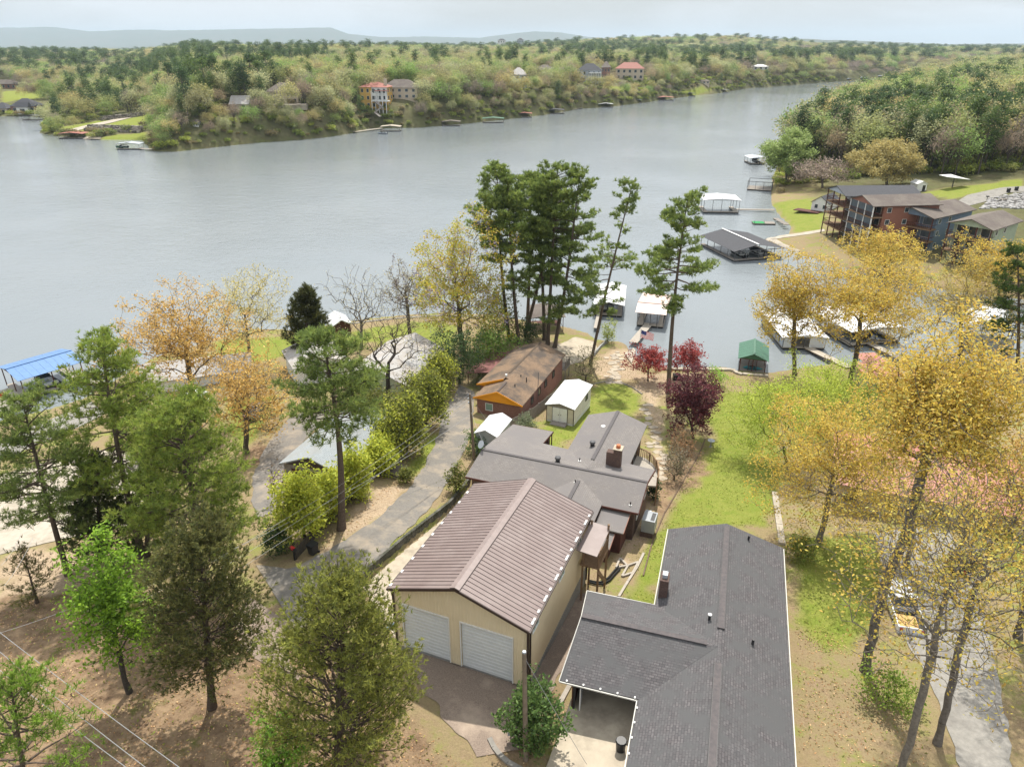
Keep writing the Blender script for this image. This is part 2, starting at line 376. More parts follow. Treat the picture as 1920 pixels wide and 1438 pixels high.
# ground cover: what grows or lies where (R lawn, G bare sandy soil, B leaf litter, A woodland undergrowth)
def Gp(pts): return np.array([G(x, y)[:2] for x, y in pts])
LAWN = [Gp(p) for p in (
    [(1335, 822), (1330, 790), (1345, 735), (1440, 735), (1462, 830), (1452, 990), (1300, 985), (1256, 1000), (1246, 1060), (1228, 1150), (1150, 1140), (1170, 1100), (1240, 992), (1272, 925), (1312, 856)],
    [(1112, 728), (1160, 716), (1205, 738), (1190, 790), (1120, 800), (1050, 835), (985, 850), (1020, 790), (1080, 778)],
    [(1215, 755), (1250, 790), (1255, 860), (1228, 845), (1205, 800)],
    [(706, 1035), (770, 985), (830, 945), (850, 925), (862, 905), (876, 855), (868, 920), (846, 948), (800, 990), (735, 1040)],
    [(600, 640), (700, 612), (800, 604), (860, 610), (850, 680), (780, 690), (700, 640), (620, 660)],
    [(762, 870), (800, 815), (828, 800), (832, 830), (800, 880), (760, 910)],
    [(1492, 1000), (1650, 1005), (1670, 1090), (1615, 1190), (1550, 1230), (1490, 1190)],
    [(1780, 940), (1920, 950), (1920, 1100), (1850, 1030)],
    [(1460, 740), (1640, 700), (1760, 740), (1640, 810), (1500, 830)],
    [(1725, 360), (1800, 350), (1920, 335), (1920, 352), (1860, 358), (1780, 376)],
    [(1448, 385), (1520, 372), (1548, 400), (1545, 432), (1492, 436), (1484, 425)],
    [(1300, 960), (1440, 850), (1450, 985), (1310, 990)],
    [(400, 640), (560, 630), (580, 660), (430, 690)], [(420, 760), (520, 740), (480, 830), (440, 850)],
    [(0, 172), (85, 168), (90, 182), (0, 195)], [(110, 240), (290, 205), (300, 222), (200, 246), (150, 252)], [(195, 256), (275, 247), (280, 262), (190, 264)], [(1122, 163), (1180, 158), (1165, 172)], [(1280, 170), (1320, 160), (1340, 172), (1290, 180)])]
SAND = [Gp(p) for p in ([(1142, 655), (1190, 660), (1215, 712), (1180, 716), (1120, 712), (1112, 690)], [(1192, 700), (1360, 700), (1340, 716), (1240, 740), (1190, 735)],
    [(1205, 740), (1235, 735), (1250, 870), (1232, 960), (1180, 1060), (1130, 1110), (1110, 1100), (1150, 1030), (1215, 940), (1225, 850)], [(1020, 640), (1115, 640), (1115, 660), (1060, 680)],
    [(0, 1040), (110, 1020), (220, 1050), (130, 1110), (60, 1150), (0, 1160)], [(640, 985), (700, 930), (760, 905), (745, 940), (640, 1030), (600, 1040)])]
LITT = [Gp(p) for p in ([(-100, 1150), (120, 1110), (480, 1130), (560, 1200), (820, 1380), (860, 1438), (820, 1600), (-200, 1600)], [(900, 1380), (1000, 1390), (1040, 1300), (1070, 1290), (1030, 1440), (920, 1450)],
    [(1230, 870), (1290, 830), (1330, 880), (1270, 930), (1240, 985), (1225, 990)], [(430, 850), (500, 820), (510, 850), (460, 880)])]
def masks(X, Y):
    c = np.zeros((len(X), 4)); wob = (vnoise(X, Y, 1.3, 8) - .5) * 1.2 + (vnoise(X, Y, 4, 9) - .5) * 1.5
    near = Y < 900
    def poly(ps, soft):
        o = np.zeros(len(X))
        for p in ps:
            lo = p.min(0) - 3; hi = p.max(0) + 3; k = np.where((X > lo[0]) & (X < hi[0]) & (Y > lo[1]) & (Y < hi[1]))[0]
            if len(k): o[k] = np.maximum(o[k], sst(sdist(X[k], Y[k], p) + wob[k] * soft, -.4, .6))
        return o
    c[:, 0] = poly(LAWN, .8); c[:, 1] = poly(SAND, 1); c[:, 2] = poly(LITT, 1.5)
    c[:, 3] = np.maximum(sst(sdist(X, Y, POLY[2]), -9, -4), sst(sdist(X, Y, POLY[1]), 4, 25)) * (1 - c[:, 0])
    return c
def ground_mat():
    m, nt, b, pos = base_mat('ground', .95, .1)
    a = N(nt, 'ShaderNodeVertexColor', layer_name='mask'); s = N(nt, 'ShaderNodeSeparateColor'); nt.links.new(a.outputs[0], s.inputs[0])
    big = noise(nt, pos, .16, 5, .6, .35, .65); mid = noise(nt, pos, .8, 6, .7, .35, .65); fine = noise(nt, pos, 7, 4, .7, .3, .7)
    straw = mixc(nt, fine, (.33, .245, .15), (.185, .132, .082)); straw = mixc(nt, mid, straw, (.25, .205, .105))
    straw = mixc(nt, noise(nt, pos, .35, 6, .7, .50, .64), straw, (.21, .225, .06))
    lawn = mixc(nt, mid, (.205, .235, .05), (.27, .275, .07)); lawn = mixc(nt, noise(nt, pos, .5, 6, .7, .5, .62), lawn, (.165, .225, .035)); lawn = mixc(nt, noise(nt, pos, 3.5, 4, .75, .55, .75), lawn, (.36, .31, .12)); lawn = mixc(nt, fine, lawn, (.15, .18, .03))
    sand = mixc(nt, mid, (.52, .41, .29), (.43, .33, .23)); sand = mixc(nt, fine, sand, (.26, .19, .12))
    lit = mixc(nt, fine, (.22, .145, .09), (.095, .062, .04)); lit = mixc(nt, mid, lit, (.31, .22, .135)); lit = mixc(nt, noise(nt, pos, .5, 5, .7, .56, .68), lit, (.12, .12, .035))
    und = mixc(nt, noise(nt, pos, .12, 6, .7, .35, .65), (.15, .13, .075), (.11, .13, .045)); und = mixc(nt, noise(nt, pos, .5, 4), und, (.09, .085, .04))
    o = mixc(nt, s.outputs[0], straw, lawn); o = mixc(nt, s.outputs[1], o, sand); o = mixc(nt, s.outputs[2], o, lit); o = mixc(nt, a.outputs['Alpha'], o, und)
    nt.links.new(o, b.inputs['Base Color']); bump(nt, b, noise(nt, pos, 5, 5, .75, None), .9, .12)
    return m
ys = np.concatenate([np.arange(-14, 62, .42), np.arange(62, 165, .75), 165 * 1.0115 ** np.arange(0, 295)])
ts = np.linspace(-1.05, 1.05, 380)
ground = props(fan('ground', ys, ts, 22, zland, ground_mat(), masks), kind='structure')
# distant ridges
RIDGE = np.array([(-900, 66), (-300, 64), (0, 62), (120, 61), (190, 67), (260, 64.5), (330, 65), (430, 64), (520, 63.5), (600, 62), (632, 62), (662, 71), (720, 75), (800, 73.5), (900, 76), (950, 71), (1000, 67), (1045, 68), (1100, 75), (1180, 80),
    (1300, 80), (1450, 77), (1520, 79), (1640, 82), (1760, 84.5), (1900, 84.5), (2300, 82), (3000, 80)], float)
def zridge(X, Y):
    px = CX + FPX * (X / Y) * 1.085                       # bearing of each ridge crest
    D = 16000 - 7000 * sst(px, 1050, 1400)
    top = 48 + (HY - np.interp(px, RIDGE[:, 0], RIDGE[:, 1])) / FPX * D * 1.09
    return 25 + (top - 25) * np.exp(-((Y - D) / 2000) ** 2) + (vnoise(X, Y, 500, 2) - .5) * 16 + (vnoise(X, Y, 110, 6) - .5) * 11
hm = M('wooded_ridge', (.055, .075, .035), (.085, .085, .045), .012, .95, .1, 0, 1, (.10, .085, .05), .004, 0, 8)
hills = props(fan('hills', np.concatenate([np.arange(4300, 9800, 110), np.arange(9800, 17500, 150), np.arange(17500, 23000, 900)]), np.linspace(-1.15, 1.15, 420), 0, zridge, hm), kind='structure')
# water
def water_mat():
    m, nt, b, pos = base_mat('lake_water', .06, .5)
    b.inputs['IOR'].default_value = 1.333; b.inputs['Specular IOR Level'].default_value = .5
    nt.links.new(mixc(nt, noise(nt, pos, .012, 4), (.185, .21, .225), (.21, .23, .24)), b.inputs['Base Color'])
    mpn = N(nt, 'ShaderNodeMapping'); mpn.inputs['Scale'].default_value = (1.0, 1.7, 1); mpn.inputs['Rotation'].default_value = (0, 0, R(25)); nt.links.new(pos, mpn.inputs[0])
    h1 = noise(nt, mpn.outputs[0], .62, 4, .65, None); h2 = noise(nt, mpn.outputs[0], .18, 3, .5, None)
    patch = noise(nt, pos, .013, 4, .6, .35, .65)
    ad = N(nt, 'ShaderNodeMath', operation='ADD'); nt.links.new(h1, ad.inputs[0]); nt.links.new(h2, ad.inputs[1])
    u = N(nt, 'ShaderNodeBump'); u.inputs['Distance'].default_value = .22
    mr = N(nt, 'ShaderNodeMapRange'); mr.inputs[3].default_value = .3; mr.inputs[4].default_value = .85; nt.links.new(patch, mr.inputs[0]); nt.links.new(mr.outputs[0], u.inputs['Strength'])
    nt.links.new(ad.outputs[0], u.inputs['Height']); nt.links.new(u.outputs[0], b.inputs['Normal'])
    return m
wm = np_mesh('water', [(-2500, -50, 0), (2500, -50, 0), (2500, 2600, 0), (-2500, 2600, 0)], [(0, 1, 2, 3)], water_mat())
water = props(link('water', wm), kind='structure')
# ---------------------------------------------------------------- sheets laid on the ground
def resamp(p, n):
    p = np.array(p, float); s = np.concatenate([[0], np.cumsum(np.linalg.norm(np.diff(p, axis=0), axis=1))]); t = np.linspace(0, s[-1], n)
    return np.stack([np.interp(t, s, p[:, k]) for k in range(2)], -1)
def strip(name, lp, rp, mat, dz=.05, n=50, m=10, rag=0.0):
    a = resamp(Gp(lp), n); b = resamp(Gp(rp), n); t = np.linspace(0, 1, m)[None, :, None]
    q = a[:, None] * (1 - t) + b[:, None] * t
    if rag:
        e = (vnoise(q[..., 0], q[..., 1], .9, 21) - .5) * rag; d = (b - a)[:, None]; d = d / (np.linalg.norm(d, axis=-1, keepdims=True) + 1e-6); wgt = np.abs(t * 2 - 1) ** 4; q = q + d * e[..., None] * wgt
    q = q.reshape(-1, 2); z = zland(q[:, 0], q[:, 1]) + dz
    i = np.arange(n * m).reshape(n, m); f = np.stack([i[:-1, :-1], i[:-1, 1:], i[1:, 1:], i[1:, :-1]], -1).reshape(-1, 4)
    me = np_mesh(name, np.column_stack([q, z]), f, MAT[mat], None, True)
    return props(link(name, me), kind='structure')
strip('driveway', [(480, 1060), (545, 1068), (600, 1042), (690, 985), (760, 925), (798, 870), (815, 832), (830, 790), (840, 762), (862, 722)], [(560, 1190), (625, 1130), (690, 1072), (745, 1012), (808, 950), (848, 892), (868, 850), (884, 805), (888, 765), (890, 735)], 'asphalt', .06, 90, 14, .5)
strip('street', [(-120, 925), (40, 880), (150, 845), (240, 845), (300, 905)], [(-120, 1060), (0, 1040), (110, 1012), (220, 990), (330, 990)], 'palecrete', .06, 50, 14, .3)
strip('road', [(-60, 860), (60, 800), (130, 772), (170, 752)], [(-60, 890), (70, 835), (150, 800), (200, 775)], 'asphalt2', .06, 30, 8, .3)
strip('driveway', [(478, 975), (472, 905), (498, 838), (540, 785), (590, 760)], [(528, 955), (545, 890), (566, 830), (606, 792), (640, 775)], 'asphalt', .06, 50, 10, .5)
strip('path', [(470, 1120), (430, 1160), (470, 1230)], [(560, 1180), (540, 1220), (560, 1280)], 'gravel', .05, 20, 8, 1.2)
strip('pavement', [(680, 1100), (742, 1046), (803, 996), (848, 956), (880, 916)], [(742, 1196), (790, 1140), (860, 1050), (900, 980), (960, 930)], 'concrete', .05, 60, 14)
strip('gravel_yard', [(742, 1190), (800, 1290), (850, 1366), (890, 1420)], [(1110, 1110), (1068, 1230), (1035, 1292), (975, 1405)], 'gravel', .05, 50, 24, 1.0)
strip('driveway', [(1640, 1000), (1662, 1100), (1700, 1200), (1735, 1262), (1775, 1360), (1812, 1480)], [(1770, 980), (1815, 1060), (1848, 1172), (1870, 1258), (1886, 1342), (1905, 1480)], 'asphalt2', .06, 60, 12, .4)
strip('boat_ramp', [(1040, 650), (1080, 632), (1112, 640)], [(1030, 690), (1090, 680), (1122, 655)], 'concrete', .05, 30, 10, .5)
strip('path', [(1433, 449), (1480, 440), (1545, 430)], [(1440, 455), (1488, 444), (1547, 434)], 'palecrete', .1, 30, 4)
strip('path', [(1433, 449), (1462, 462), (1495, 476)], [(1441, 446), (1470, 458), (1500, 470)], 'palecrete', .1, 20, 4)
strip('road', [(1785, 384), (1815, 366), (1880, 352), (1990, 346)], [(1812, 388), (1850, 378), (1890, 362), (1990, 358)], 'asphalt2', .1, 30, 6)
strip('path', [(120, 247), (200, 228), (290, 198)], [(130, 250), (206, 232), (292, 203)], 'palecrete', .25, 40, 4)
strip('path', [(145, 257), (190, 253)], [(150, 262), (190, 259)], 'palecrete', .25, 10, 4)
# ---------------------------------------------------------------- buildings
def gable_pts(f, u0, u1, ur, v0, v1, ze, zr, ze2=None):
    ze2 = ze if ze2 is None else ze2
    return [f(u0, v0, ze), f(ur, v0, zr), f(u1, v0, ze2), f(u0, v1, ze), f(ur, v1, zr), f(u1, v1, ze2)]
def gable_wall(f, mat, parent, u0, u1, ur, v0, v1, z0, ze, zr, name='wall'):
    """solid body of a gabled building, ridge along v"""
    m = MB(); m.prism([f(u0, v0, z0), f(u1, v0, z0), f(u1, v0, ze), f(ur, v0, zr), f(u0, v0, ze)], f.v * (v1 - v0))
    return m.build(name, mat, parent)
def roof_plane(pts, mat, parent, t=.12, name='roof'):
    return MB().slab(pts, t).build(name, mat, parent)
def window(f, parent, side, u, v, z, w, h, frame='white', pane='glass', off=.05, bars=0):
    """window on a wall: side 'u' = wall facing +-v (runs along u), 'v' = wall facing +-u; frame proud, pane behind"""
    m = MB(); a = f.u if side == 'u' else f.v; n = f.v if side == 'u' else f.u
    c = f(u, v, z) + n * off; t = .07
    for sgn in (-1, 1):
        m.box(c + a * sgn * (w / 2), (t, .06, h + t), a, n); m.box(c + np.array([0, 0, sgn * h / 2]), (w - t, .06, t), a, n)
    for i in range(bars): m.box(c + a * (-w / 2 + w * (i + 1) / (bars + 1)), (t * .7, .05, h - t), a, n)
    fr = m.build('window', frame, parent)
    MB().box(f(u, v, z) + n * off * .6, (w - .02, .02, h - .02), a, n).build('pane', pane, fr)
    return fr
def cylm(p, r, h, n=10, r2=None): return MB().tube([p, np.array(p) + np.array([0, 0, h])], [r, r if r2 is None else r2], n)
# --- metal garage
g = GAR
T = thing('metal_garage', 'tan metal garage with a brown ribbed roof and two white roll-up doors', 'garage', g(4.9, 6.5, 9.5))
W_, L_, ZE, ZR, Z0 = 9.75, 13.2, 15.3, 16.94, 10.0
fw = MB()
for u0, u1, z0, z1 in ((.0, .62, Z0, 13.95), (4.12, 5.02, Z0, 13.95), (8.72, W_, Z0, 13.95)): g.box(fw, u0, u1, .1, .25, z0, z1)
fw.prism([g(0, .1, 13.95), g(W_, .1, 13.95), g(W_, .1, ZE - .03), g(W_ / 2, .1, ZR - .03), g(0, .1, ZE - .03)], g.v * .15)
u = .12
while u < W_:
    zt = ZE + (ZR - ZE) * (1 - abs(u - W_ / 2) / (W_ / 2)) - .12; zb = 13.97 if (.62 < u < 4.12 or 5.02 < u < 8.72) else Z0
    fw.prism([g(u - .035, .1, zb), g(u - .015, .075, zb), g(u + .015, .075, zb), g(u + .035, .1, zb)], (0, 0, zt - zb)); u += .235
fw.build('front_wall', 'cream', T)
sw = MB(); g.box(sw, W_ - .15, W_, .25, L_, Z0, ZE - .02); g.box(sw, 0, .15, .25, L_, Z0 - .3, ZE - .02)
v = .4
while v < L_:
    sw.prism([g(W_, v - .035, Z0), g(W_ + .025, v - .015, Z0), g(W_ + .025, v + .015, Z0), g(W_, v + .035, Z0)], (0, 0, ZE - .05 - Z0)); v += .235
sw.prism([g(0.15, L_ - .15, Z0), g(W_ - .15, L_ - .15, Z0), g(W_ - .15, L_ - .15, ZE), g(W_ / 2, L_ - .15, ZR - .03), g(.15, L_ - .15, ZE)], g.v * .15)
sw.build('side_wall', 'cream', T)
g.mk('foundation', 'block', T, (-.02, W_ + .03, .22, L_ + .02, 7.2, Z0 - .003))
for u in (-.03, W_ + .03): MB().bar(g(u, .05, Z0 - .2), g(u, .05, ZE - .05), .14).build('corner_trim', 'brown_trim', T)
for a_, b_, w_ in (((W_ + .1, .35, Z0 - .2), (W_ + .1, .35, ZE - .1), .11), ((W_ + .06, L_, 8.6), (W_ + .06, L_, ZE - .1), .13), ((-.1, .35, 9.8), (-.1, .35, ZE - .1), .1)): MB().bar(g(*a_), g(*b_), w_).build('downspout', 'brown_trim', T)
def rslope(sgn):
    a, n = (0, 1) if sgn < 0 else (W_, -1)
    return (-.22 if sgn < 0 else W_ + .22, ZE - .07), (W_ / 2, ZR)
NP = 37; dv = (L_ + .5) / NP
for sgn in (-1, 1):
    (ue, ze), (ur, zr) = rslope(sgn)
    m = MB(); e0 = g(ue, 0, ze) - g(ur, 0, zr); th = .03
    m.prism([np.array([0, 0, 0.0]), e0, e0 + g.v * (dv - .004), g.v * (dv - .004)], (0, 0, -th))
    up = np.cross(e0, g.v) * -sgn; up /= np.linalg.norm(up); up = up * np.sign(up[2])
    for q in (.0,): m.prism([g.v * (q), g.v * (q + .02) + up * .042, g.v * (q + .05) + up * .042, g.v * (q + .075)], e0)
    me = m.mesh('roof_panel', 'maroon')
    for i in range(NP): link('roof_panel', me, T, g(ur, -.25 + i * dv, zr))
    # white closure clips at the eave, in pairs
    me2 = MB().box((0, 0, 0), (.14, .26, .07), g.u, g.v).mesh('eave_clip', 'white')
    for i in range(2 if sgn > 0 else 1, NP, 3 if sgn > 0 else 4):
        for d in ((0, 1) if (sgn > 0 and i % 2 == 0) else (0,)): link('eave_clip', me2, T, g(ue - sgn * .06, -.25 + (i + d * .9) * dv, ze + .05))
rc = MB()
for sgn in (-1, 1): rc.prism([g(W_ / 2, -.26, ZR + .075), g(W_ / 2 + sgn * .34, -.26, ZR - .035), g(W_ / 2 + sgn * .34, -.26, ZR + .0), g(W_ / 2, -.26, ZR + .11)], g.v * (L_ + .52))
rc.build('ridge_cap', M('ridge_maroon', (.25, .195, .18), None, 2, .4, .5), T)
fa = MB()
for v in (-.27, L_ + .26):
    for sgn in (-1, 1):
        (ue, ze), (ur, zr) = rslope(sgn); fa.bar(g(ue, v, ze - .08), g(ur, v, zr - .08), .05, .2)
for sgn in (-1, 1):
    (ue, ze), _ = rslope(sgn); fa.bar(g(ue + sgn * .05, -.27, ze - .09), g(ue + sgn * .05, L_ + .26, ze - .09), .1, .12)
fa.build('fascia', 'brown_trim', T)
for (u0, u1) in ((.62, 4.12), (5.02, 8.72)):
    d = g.mk('roll_up_door', 'door_white', T, (u0 + .02, u1 - .02, .2, .23, Z0, 13.95))
    me = MB().prism([np.array([0, 0, 0]), g.v * -.035 + np.array([0, 0, .03]), g.v * -.035 + np.array([0, 0, .26]), np.array([0, 0, .29])], g.u * (u1 - u0 - .06)).mesh('door_slat', 'door_white')
    for i in range(13): link('door_slat', me, d, g(u0 + .03, .2, Z0 + .02 + i * .3))
    g.mk('door_frame', 'white', T, (u0 - .06, u0, .03, .1, Z0, 13.9), (u1, u1 + .06, .03, .1, Z0, 13.9), (u0 - .06, u1 + .06, .03, .1, 13.9, 13.98))
for v in (1.4, 6.6, 10.6):
    window(g, T, 'v', W_, v, 14.35, 1.1, .7, 'white', 'greenglass', .05, 1)
# rear landing with stair
T2 = thing('wooden_landing', 'brown wooden stair landing at the back corner of the tan garage', 'landing', g(10.6, 12.4, 8.5))
for (u, v) in ((10.05, 13.1), (11.4, 13.1), (10.15, 10.7), (11.4, 10.7)): MB().bar(g(u, v, 8.2), g(u, v, 14.6 if v > 12 else 13.4), .15).build('post', 'wood', T2)
g.mk('platform', 'wood', T2, (9.95, 11.5, 10.5, 13.2, 12.2, 12.32))
for i in range(9): MB().bar(g(11.4, 10.85 + i * .27, 12.3), g(11.4, 10.85 + i * .27, 13.3), .05).build('baluster', 'wood', T2)
for a, b in (((11.4, 10.6), (11.4, 13.2)), ((10.0, 13.12), (11.4, 13.12))): MB().bar(g(*a, 13.3), g(*b, 13.3), .12, .06).build('rail', 'wood', T2)
MB().slab([g(9.9, 9.6, 14.3), g(11.5, 9.6, 14.15), g(11.5, 13.4, 14.15), g(9.9, 13.4, 14.3)], .05).build('awning', 'maroon', T2)
MB().bar(g(11.45, 10.6, 11.9), g(11.45, 13.1, 9.0), .1, .3).build('brace', 'wood', T2)
# --- central grey house
c = Fr((-4.508, 58.06), -20.8)
T = thing('ranch_house', 'low grey-shingled house with a brick chimney and a gabled wing towards the lake', 'house', c(8.4, 7, 6.5))
gable_wall(c, 'brickdark', T, .45, 16.4, 16.4, .45, 7.3, 5.5, 10.35, 10.35)
c.mk('wall', 'brickdark', T, (.8, 4.9, 7.3, 11.4, 5.3, 10.1), (8.25, 13.95, 7.3, 16.1, 4.6, 10.35))
g1 = MB(); g1.prism([c(.5, .5, 10.3), c(.5, 3.5, 11.55), c(.5, 7.3, 10.4)], c.u * .15); g1.prism([c(16.2, .5, 10.3), c(16.2, 3.5, 11.55), c(16.2, 7.3, 10.4)], c.u * .15)
g1.prism([c(8.3, 15.9, 10.4), c(11.1, 15.9, 11.45), c(13.9, 15.9, 10.4)], c.v * .15); g1.build('gable', 'redwood', T)
roof_plane([c(0, 0, 10.5), c(16.85, 0, 10.5), c(16.9, 3.5, 11.7), c(.3, 3.5, 11.7)], 'shingle_grey', T)
roof_plane([c(.3, 3.502, 11.7), c(16.9, 3.502, 11.7), c(16.9, 7.65, 10.55), c(5.1, 8.3, 10.75), c(5.1, 11.82, 10.3), c(.45, 11.82, 10.3)], 'shingle_grey', T)
roof_plane([c(7.8, 7.2, 10.5), c(11.1, 3.9, 11.62), c(11.1, 16.6, 11.62), c(7.75, 16.6, 10.5)], 'shingle_grey', T)
roof_plane([c(11.103, 3.9, 11.62), c(14.4, 7.4, 10.5), c(14.4, 16.6, 10.5), c(11.103, 16.6, 11.62)], 'shingle_grey', T)
roof_plane([c(8.3, .9, 10.5 + .1), c(10.77, 2.4, 11.36), c(10.77, -2.6, 11.36), c(8.3, -2.6, 10.6)], 'shingle_grey', T)
roof_plane([c(10.773, 2.4, 11.36), c(13.5, .6, 10.6), c(13.5, -2.6, 10.55), c(10.773, -2.6, 11.36)], 'shingle_grey', T)
cap = M('ridge_cap_grey', (.115, .105, .108), (.09, .085, .085), 5, .9, .2)
rm = MB(); rm.bar(c(11.1, 5.6, 11.64), c(11.1, 16.5, 11.64), .34, .07); rm.bar(c(10.77, 1.9, 11.39), c(10.77, -2.5, 11.39), .34, .07); rm.build('ridge_vent', cap, T)
MB().bar(c(.35, 3.5, 11.7), c(16.85, 3.5, 11.7), .3, .05).build('ridge_cap', cap, T)
fm = MB(); fm.bar(c(0, -.02, 10.42), c(16.85, -.02, 10.42), .05, .2); fm.bar(c(5.12, 8.3, 10.6), c(5.12, 11.82, 10.2), .06, .2); fm.bar(c(.4, 11.85, 10.2), c(5.15, 11.85, 10.2), .05, .2)
fm.bar(c(16.9, .0, 10.42), c(16.95, 3.5, 11.6), .05, .2); fm.bar(c(16.95, 3.5, 11.6), c(16.95, 7.65, 10.45), .05, .2); fm.build('fascia', 'redwood', T)
g.mk
for i, v in enumerate((8.6, 10.2, 11.7)): MB().bar(c(5.0, v, 6), c(5.0, v, 10.3), .12).build('porch_post', 'redwood', T)
ch = MB(); c.box(ch, 12.35, 13.05, 5.95, 6.65, 10.6, 12.55); c.box(ch, 13.05, 13.75, 5.95, 6.75, 10.6, 13.0); chm = ch.build('chimney', 'brickdark', T)
cylm(c(13.4, 6.35, 13.0), .24, .35, 10, .2).build('chimney_pot', 'terracotta', chm)
c.mk('chimney_cap', 'concrete', chm, (12.95, 13.85, 5.85, 6.85, 12.97, 13.05))
for (u, v, z) in ((7.99, 4.2, 11.55), (10.3, 8.6, 11.4)):
    t = cylm(c(u, v, z - .1), .22, .35, 10).build('turbine_vent', 'black', T)
    MB().tube([c(u, v, z + .25), c(u, v, z + .33), c(u, v, z + .5), c(u, v, z + .6)], [.2, .3, .28, .08], 12).build('vent_cowl', 'steel', t)
MB().tube([c(10.33, 13, 11.2), c(10.33, 13, 11.4), c(10.33, 13, 11.5)], [.27, .27, .1], 12).build('dome_vent', 'white', T)
for (u, v, z) in ((9.83, 5.57, 11.2), (10.5, 1.7, 11.2), (15.96, .73, 10.7)):
    t = cylm(c(u, v, z - .1), .06, .45, 8).build('vent_pipe', 'black', T); cylm(c(u, v, z), .15, .05, 8).build('flashing', 'white', t)
t = MB().tube([c(.45, 3.9, 11.6), c(.45, 3.9, 12.0), c(.35, 3.7, 12.15)], .035, 6).build('dish_bracket', 'steel', T)
MB().tube([c(.35, 3.7, 12.1), c(.27, 3.55, 12.18), c(.2, 3.45, 12.26)], [.05, .28, .42], 14).build('satellite_dish', 'silver', t)
for (u, v, w) in ((16.43, 2.0, .9), (16.43, 5.5, 1.0)): window(c, T, 'v', u, v, 9.2, w, 1.1, 'white', 'glass', .04)
for v in (9.5, 12.5): window(c, T, 'v', 13.95, v, 8.6, 1.5, 1.7, 'brown_trim', 'glass', .05, 1)
for u in (9.4, 11.1, 12.8): window(c, T, 'u', u, 16.1, 8.3, 1.3, 1.9, 'brown_trim', 'glass', .05)
# small stepped lean-tos
T = thing('lean_to_shed', 'upper dark red lean-to with grey shingles stepping down from the grey house', 'shed', c(14.9, -1, 8))
c.mk('wall', 'redwood', T, (13.7, 15.85, -2.3, .3, 7.2, 9.85)); roof_plane([c(13.5, -2.55, 9.95), c(16.1, -2.55, 9.9), c(16.1, .5, 10.15), c(13.5, .5, 10.2)], 'shingle_grey', T)
MB().bar(c(16.12, -2.55, 9.85), c(16.12, .5, 10.1), .04, .16).build('fascia', 'rust', T)
T = thing('lean_to_shed', 'lower dark red lean-to with grey shingles below the garage landing', 'shed', c(14.3, -3.4, 8))
c.mk('wall', 'redwood', T, (13.6, 15.1, -4.2, -2.6, 7.4, 9.35)); roof_plane([c(13.4, -4.4, 9.4), c(15.35, -4.4, 9.35), c(15.35, -2.45, 9.6), c(13.4, -2.45, 9.65)], 'shingle_grey', T)
MB().bar(c(15.37, -4.4, 9.3), c(15.37, -2.45, 9.55), .04, .16).build('fascia', 'rust', T)
T = thing('air_conditioner', 'grey rooftop style air conditioner unit beside the grey house wall', 'air conditioner', c(17.5, 2.3, 7.5))
c.mk('case', 'ac_grey', T, (17.0, 18.2, 1.4, 3.0, 7.6, 8.9)); c.mk('grille', 'black', T, (17.75, 18.1, 1.6, 2.8, 8.88, 8.92)); c.mk('stand', 'brickdark', T, (16.95, 18.1, 1.5, 2.9, 6.6, 7.6)); c.mk('duct', 'silver', T, (17.0, 17.5, 3.02, 3.7, 7.7, 8.5))
# curved deck rail behind
T = thing('curved_deck', 'curved timber deck with a slatted railing behind the grey house', 'deck', c(15.6, 10.5, 6.3))
pts = [(14.0, 14.0), (15.0, 13.7), (15.9, 12.9), (16.6, 11.7), (17.0, 10.2), (17.1, 8.8)]
MB().slab([c(u, v, 8.0) for u, v in [(14.0, 8.0)] + pts[::-1]], .15).build('deck_floor', 'deckwood', T)
for a, b in zip(pts, pts[1:]): MB().bar(c(*a, 8.95), c(*b, 8.95), .1, .06).build('rail', 'wood', T)
me = MB().bar((0, 0, 0), (0, 0, .9), .06).mesh('baluster', 'wood')
for p in resamp(np.array(pts), 30): link('baluster', me, T, c(p[0], p[1], 8.02))
for p in resamp(np.array(pts), 5): MB().bar(c(p[0], p[1], 4.8), c(p[0], p[1], 9.05), .12).build('post', 'wood', T)
# --- right shingle house with carport wing
h = Fr((10.04, 38.35), -17.2)
T = thing('shingled_house', 'long charcoal-shingled house with a carport wing nearest the camera', 'house', h(4.4, 0, 9.5))
ZE, ZR = 12.6, 14.1
gable_wall(h, 'beige', T, .4, 8.4, 4.37, -19, 8.7, 6.5, ZE - .1, ZR - .14)
roof_plane([h(0, -19.5, ZE), h(4.37, -19.5, ZR), h(4.37, 9.1, ZR), h(0, 9.1, ZE)], 'shingle_dark', T)
roof_plane([h(4.373, -19.5, ZR), h(8.8, -19.5, ZE), h(8.8, 9.3, ZE), h(4.373, 9.1, ZR)], 'shingle_dark', T)
roof_plane([h(-4.82, -8.35, ZE), h(.1, -8.35, ZE + .035), h(4.3, -4.13, ZR - .01), h(-4.4, -4.1, ZR - .02)], 'shingle_dark', T)
roof_plane([h(-4.4, -4.097, ZR - .02), h(4.3, -4.127, ZR - .01), h(.1, 0, ZE + .035), h(-4.82, 0, ZE)], 'shingle_dark', T)
vent = M('ridge_vent_charcoal', (.12, .105, .105), (.08, .075, .078), 4, .85, .2)
for a, b in (((4.4, 8.6), (4.4, -2.6)), ((4.35, -5.6), (4.35, -19.4))):
    m = MB(); m.bar(h(*a, ZR + .04), h(*b, ZR + .04), .42, .09); rv = m.build('ridge_vent', vent, T)
    e = MB(); 
    for s in (-.21, .21): e.bar(h(a[0] + s, a[1], ZR + .03), h(b[0] + s, b[1], ZR + .03), .03, .12)
    e.build('vent_edge', 'black', rv)
MB().bar(h(-4.4, -4.1, ZR + .02), h(3.6, -4.12, ZR + .02), .36, .09).build('ridge_vent', vent, T)
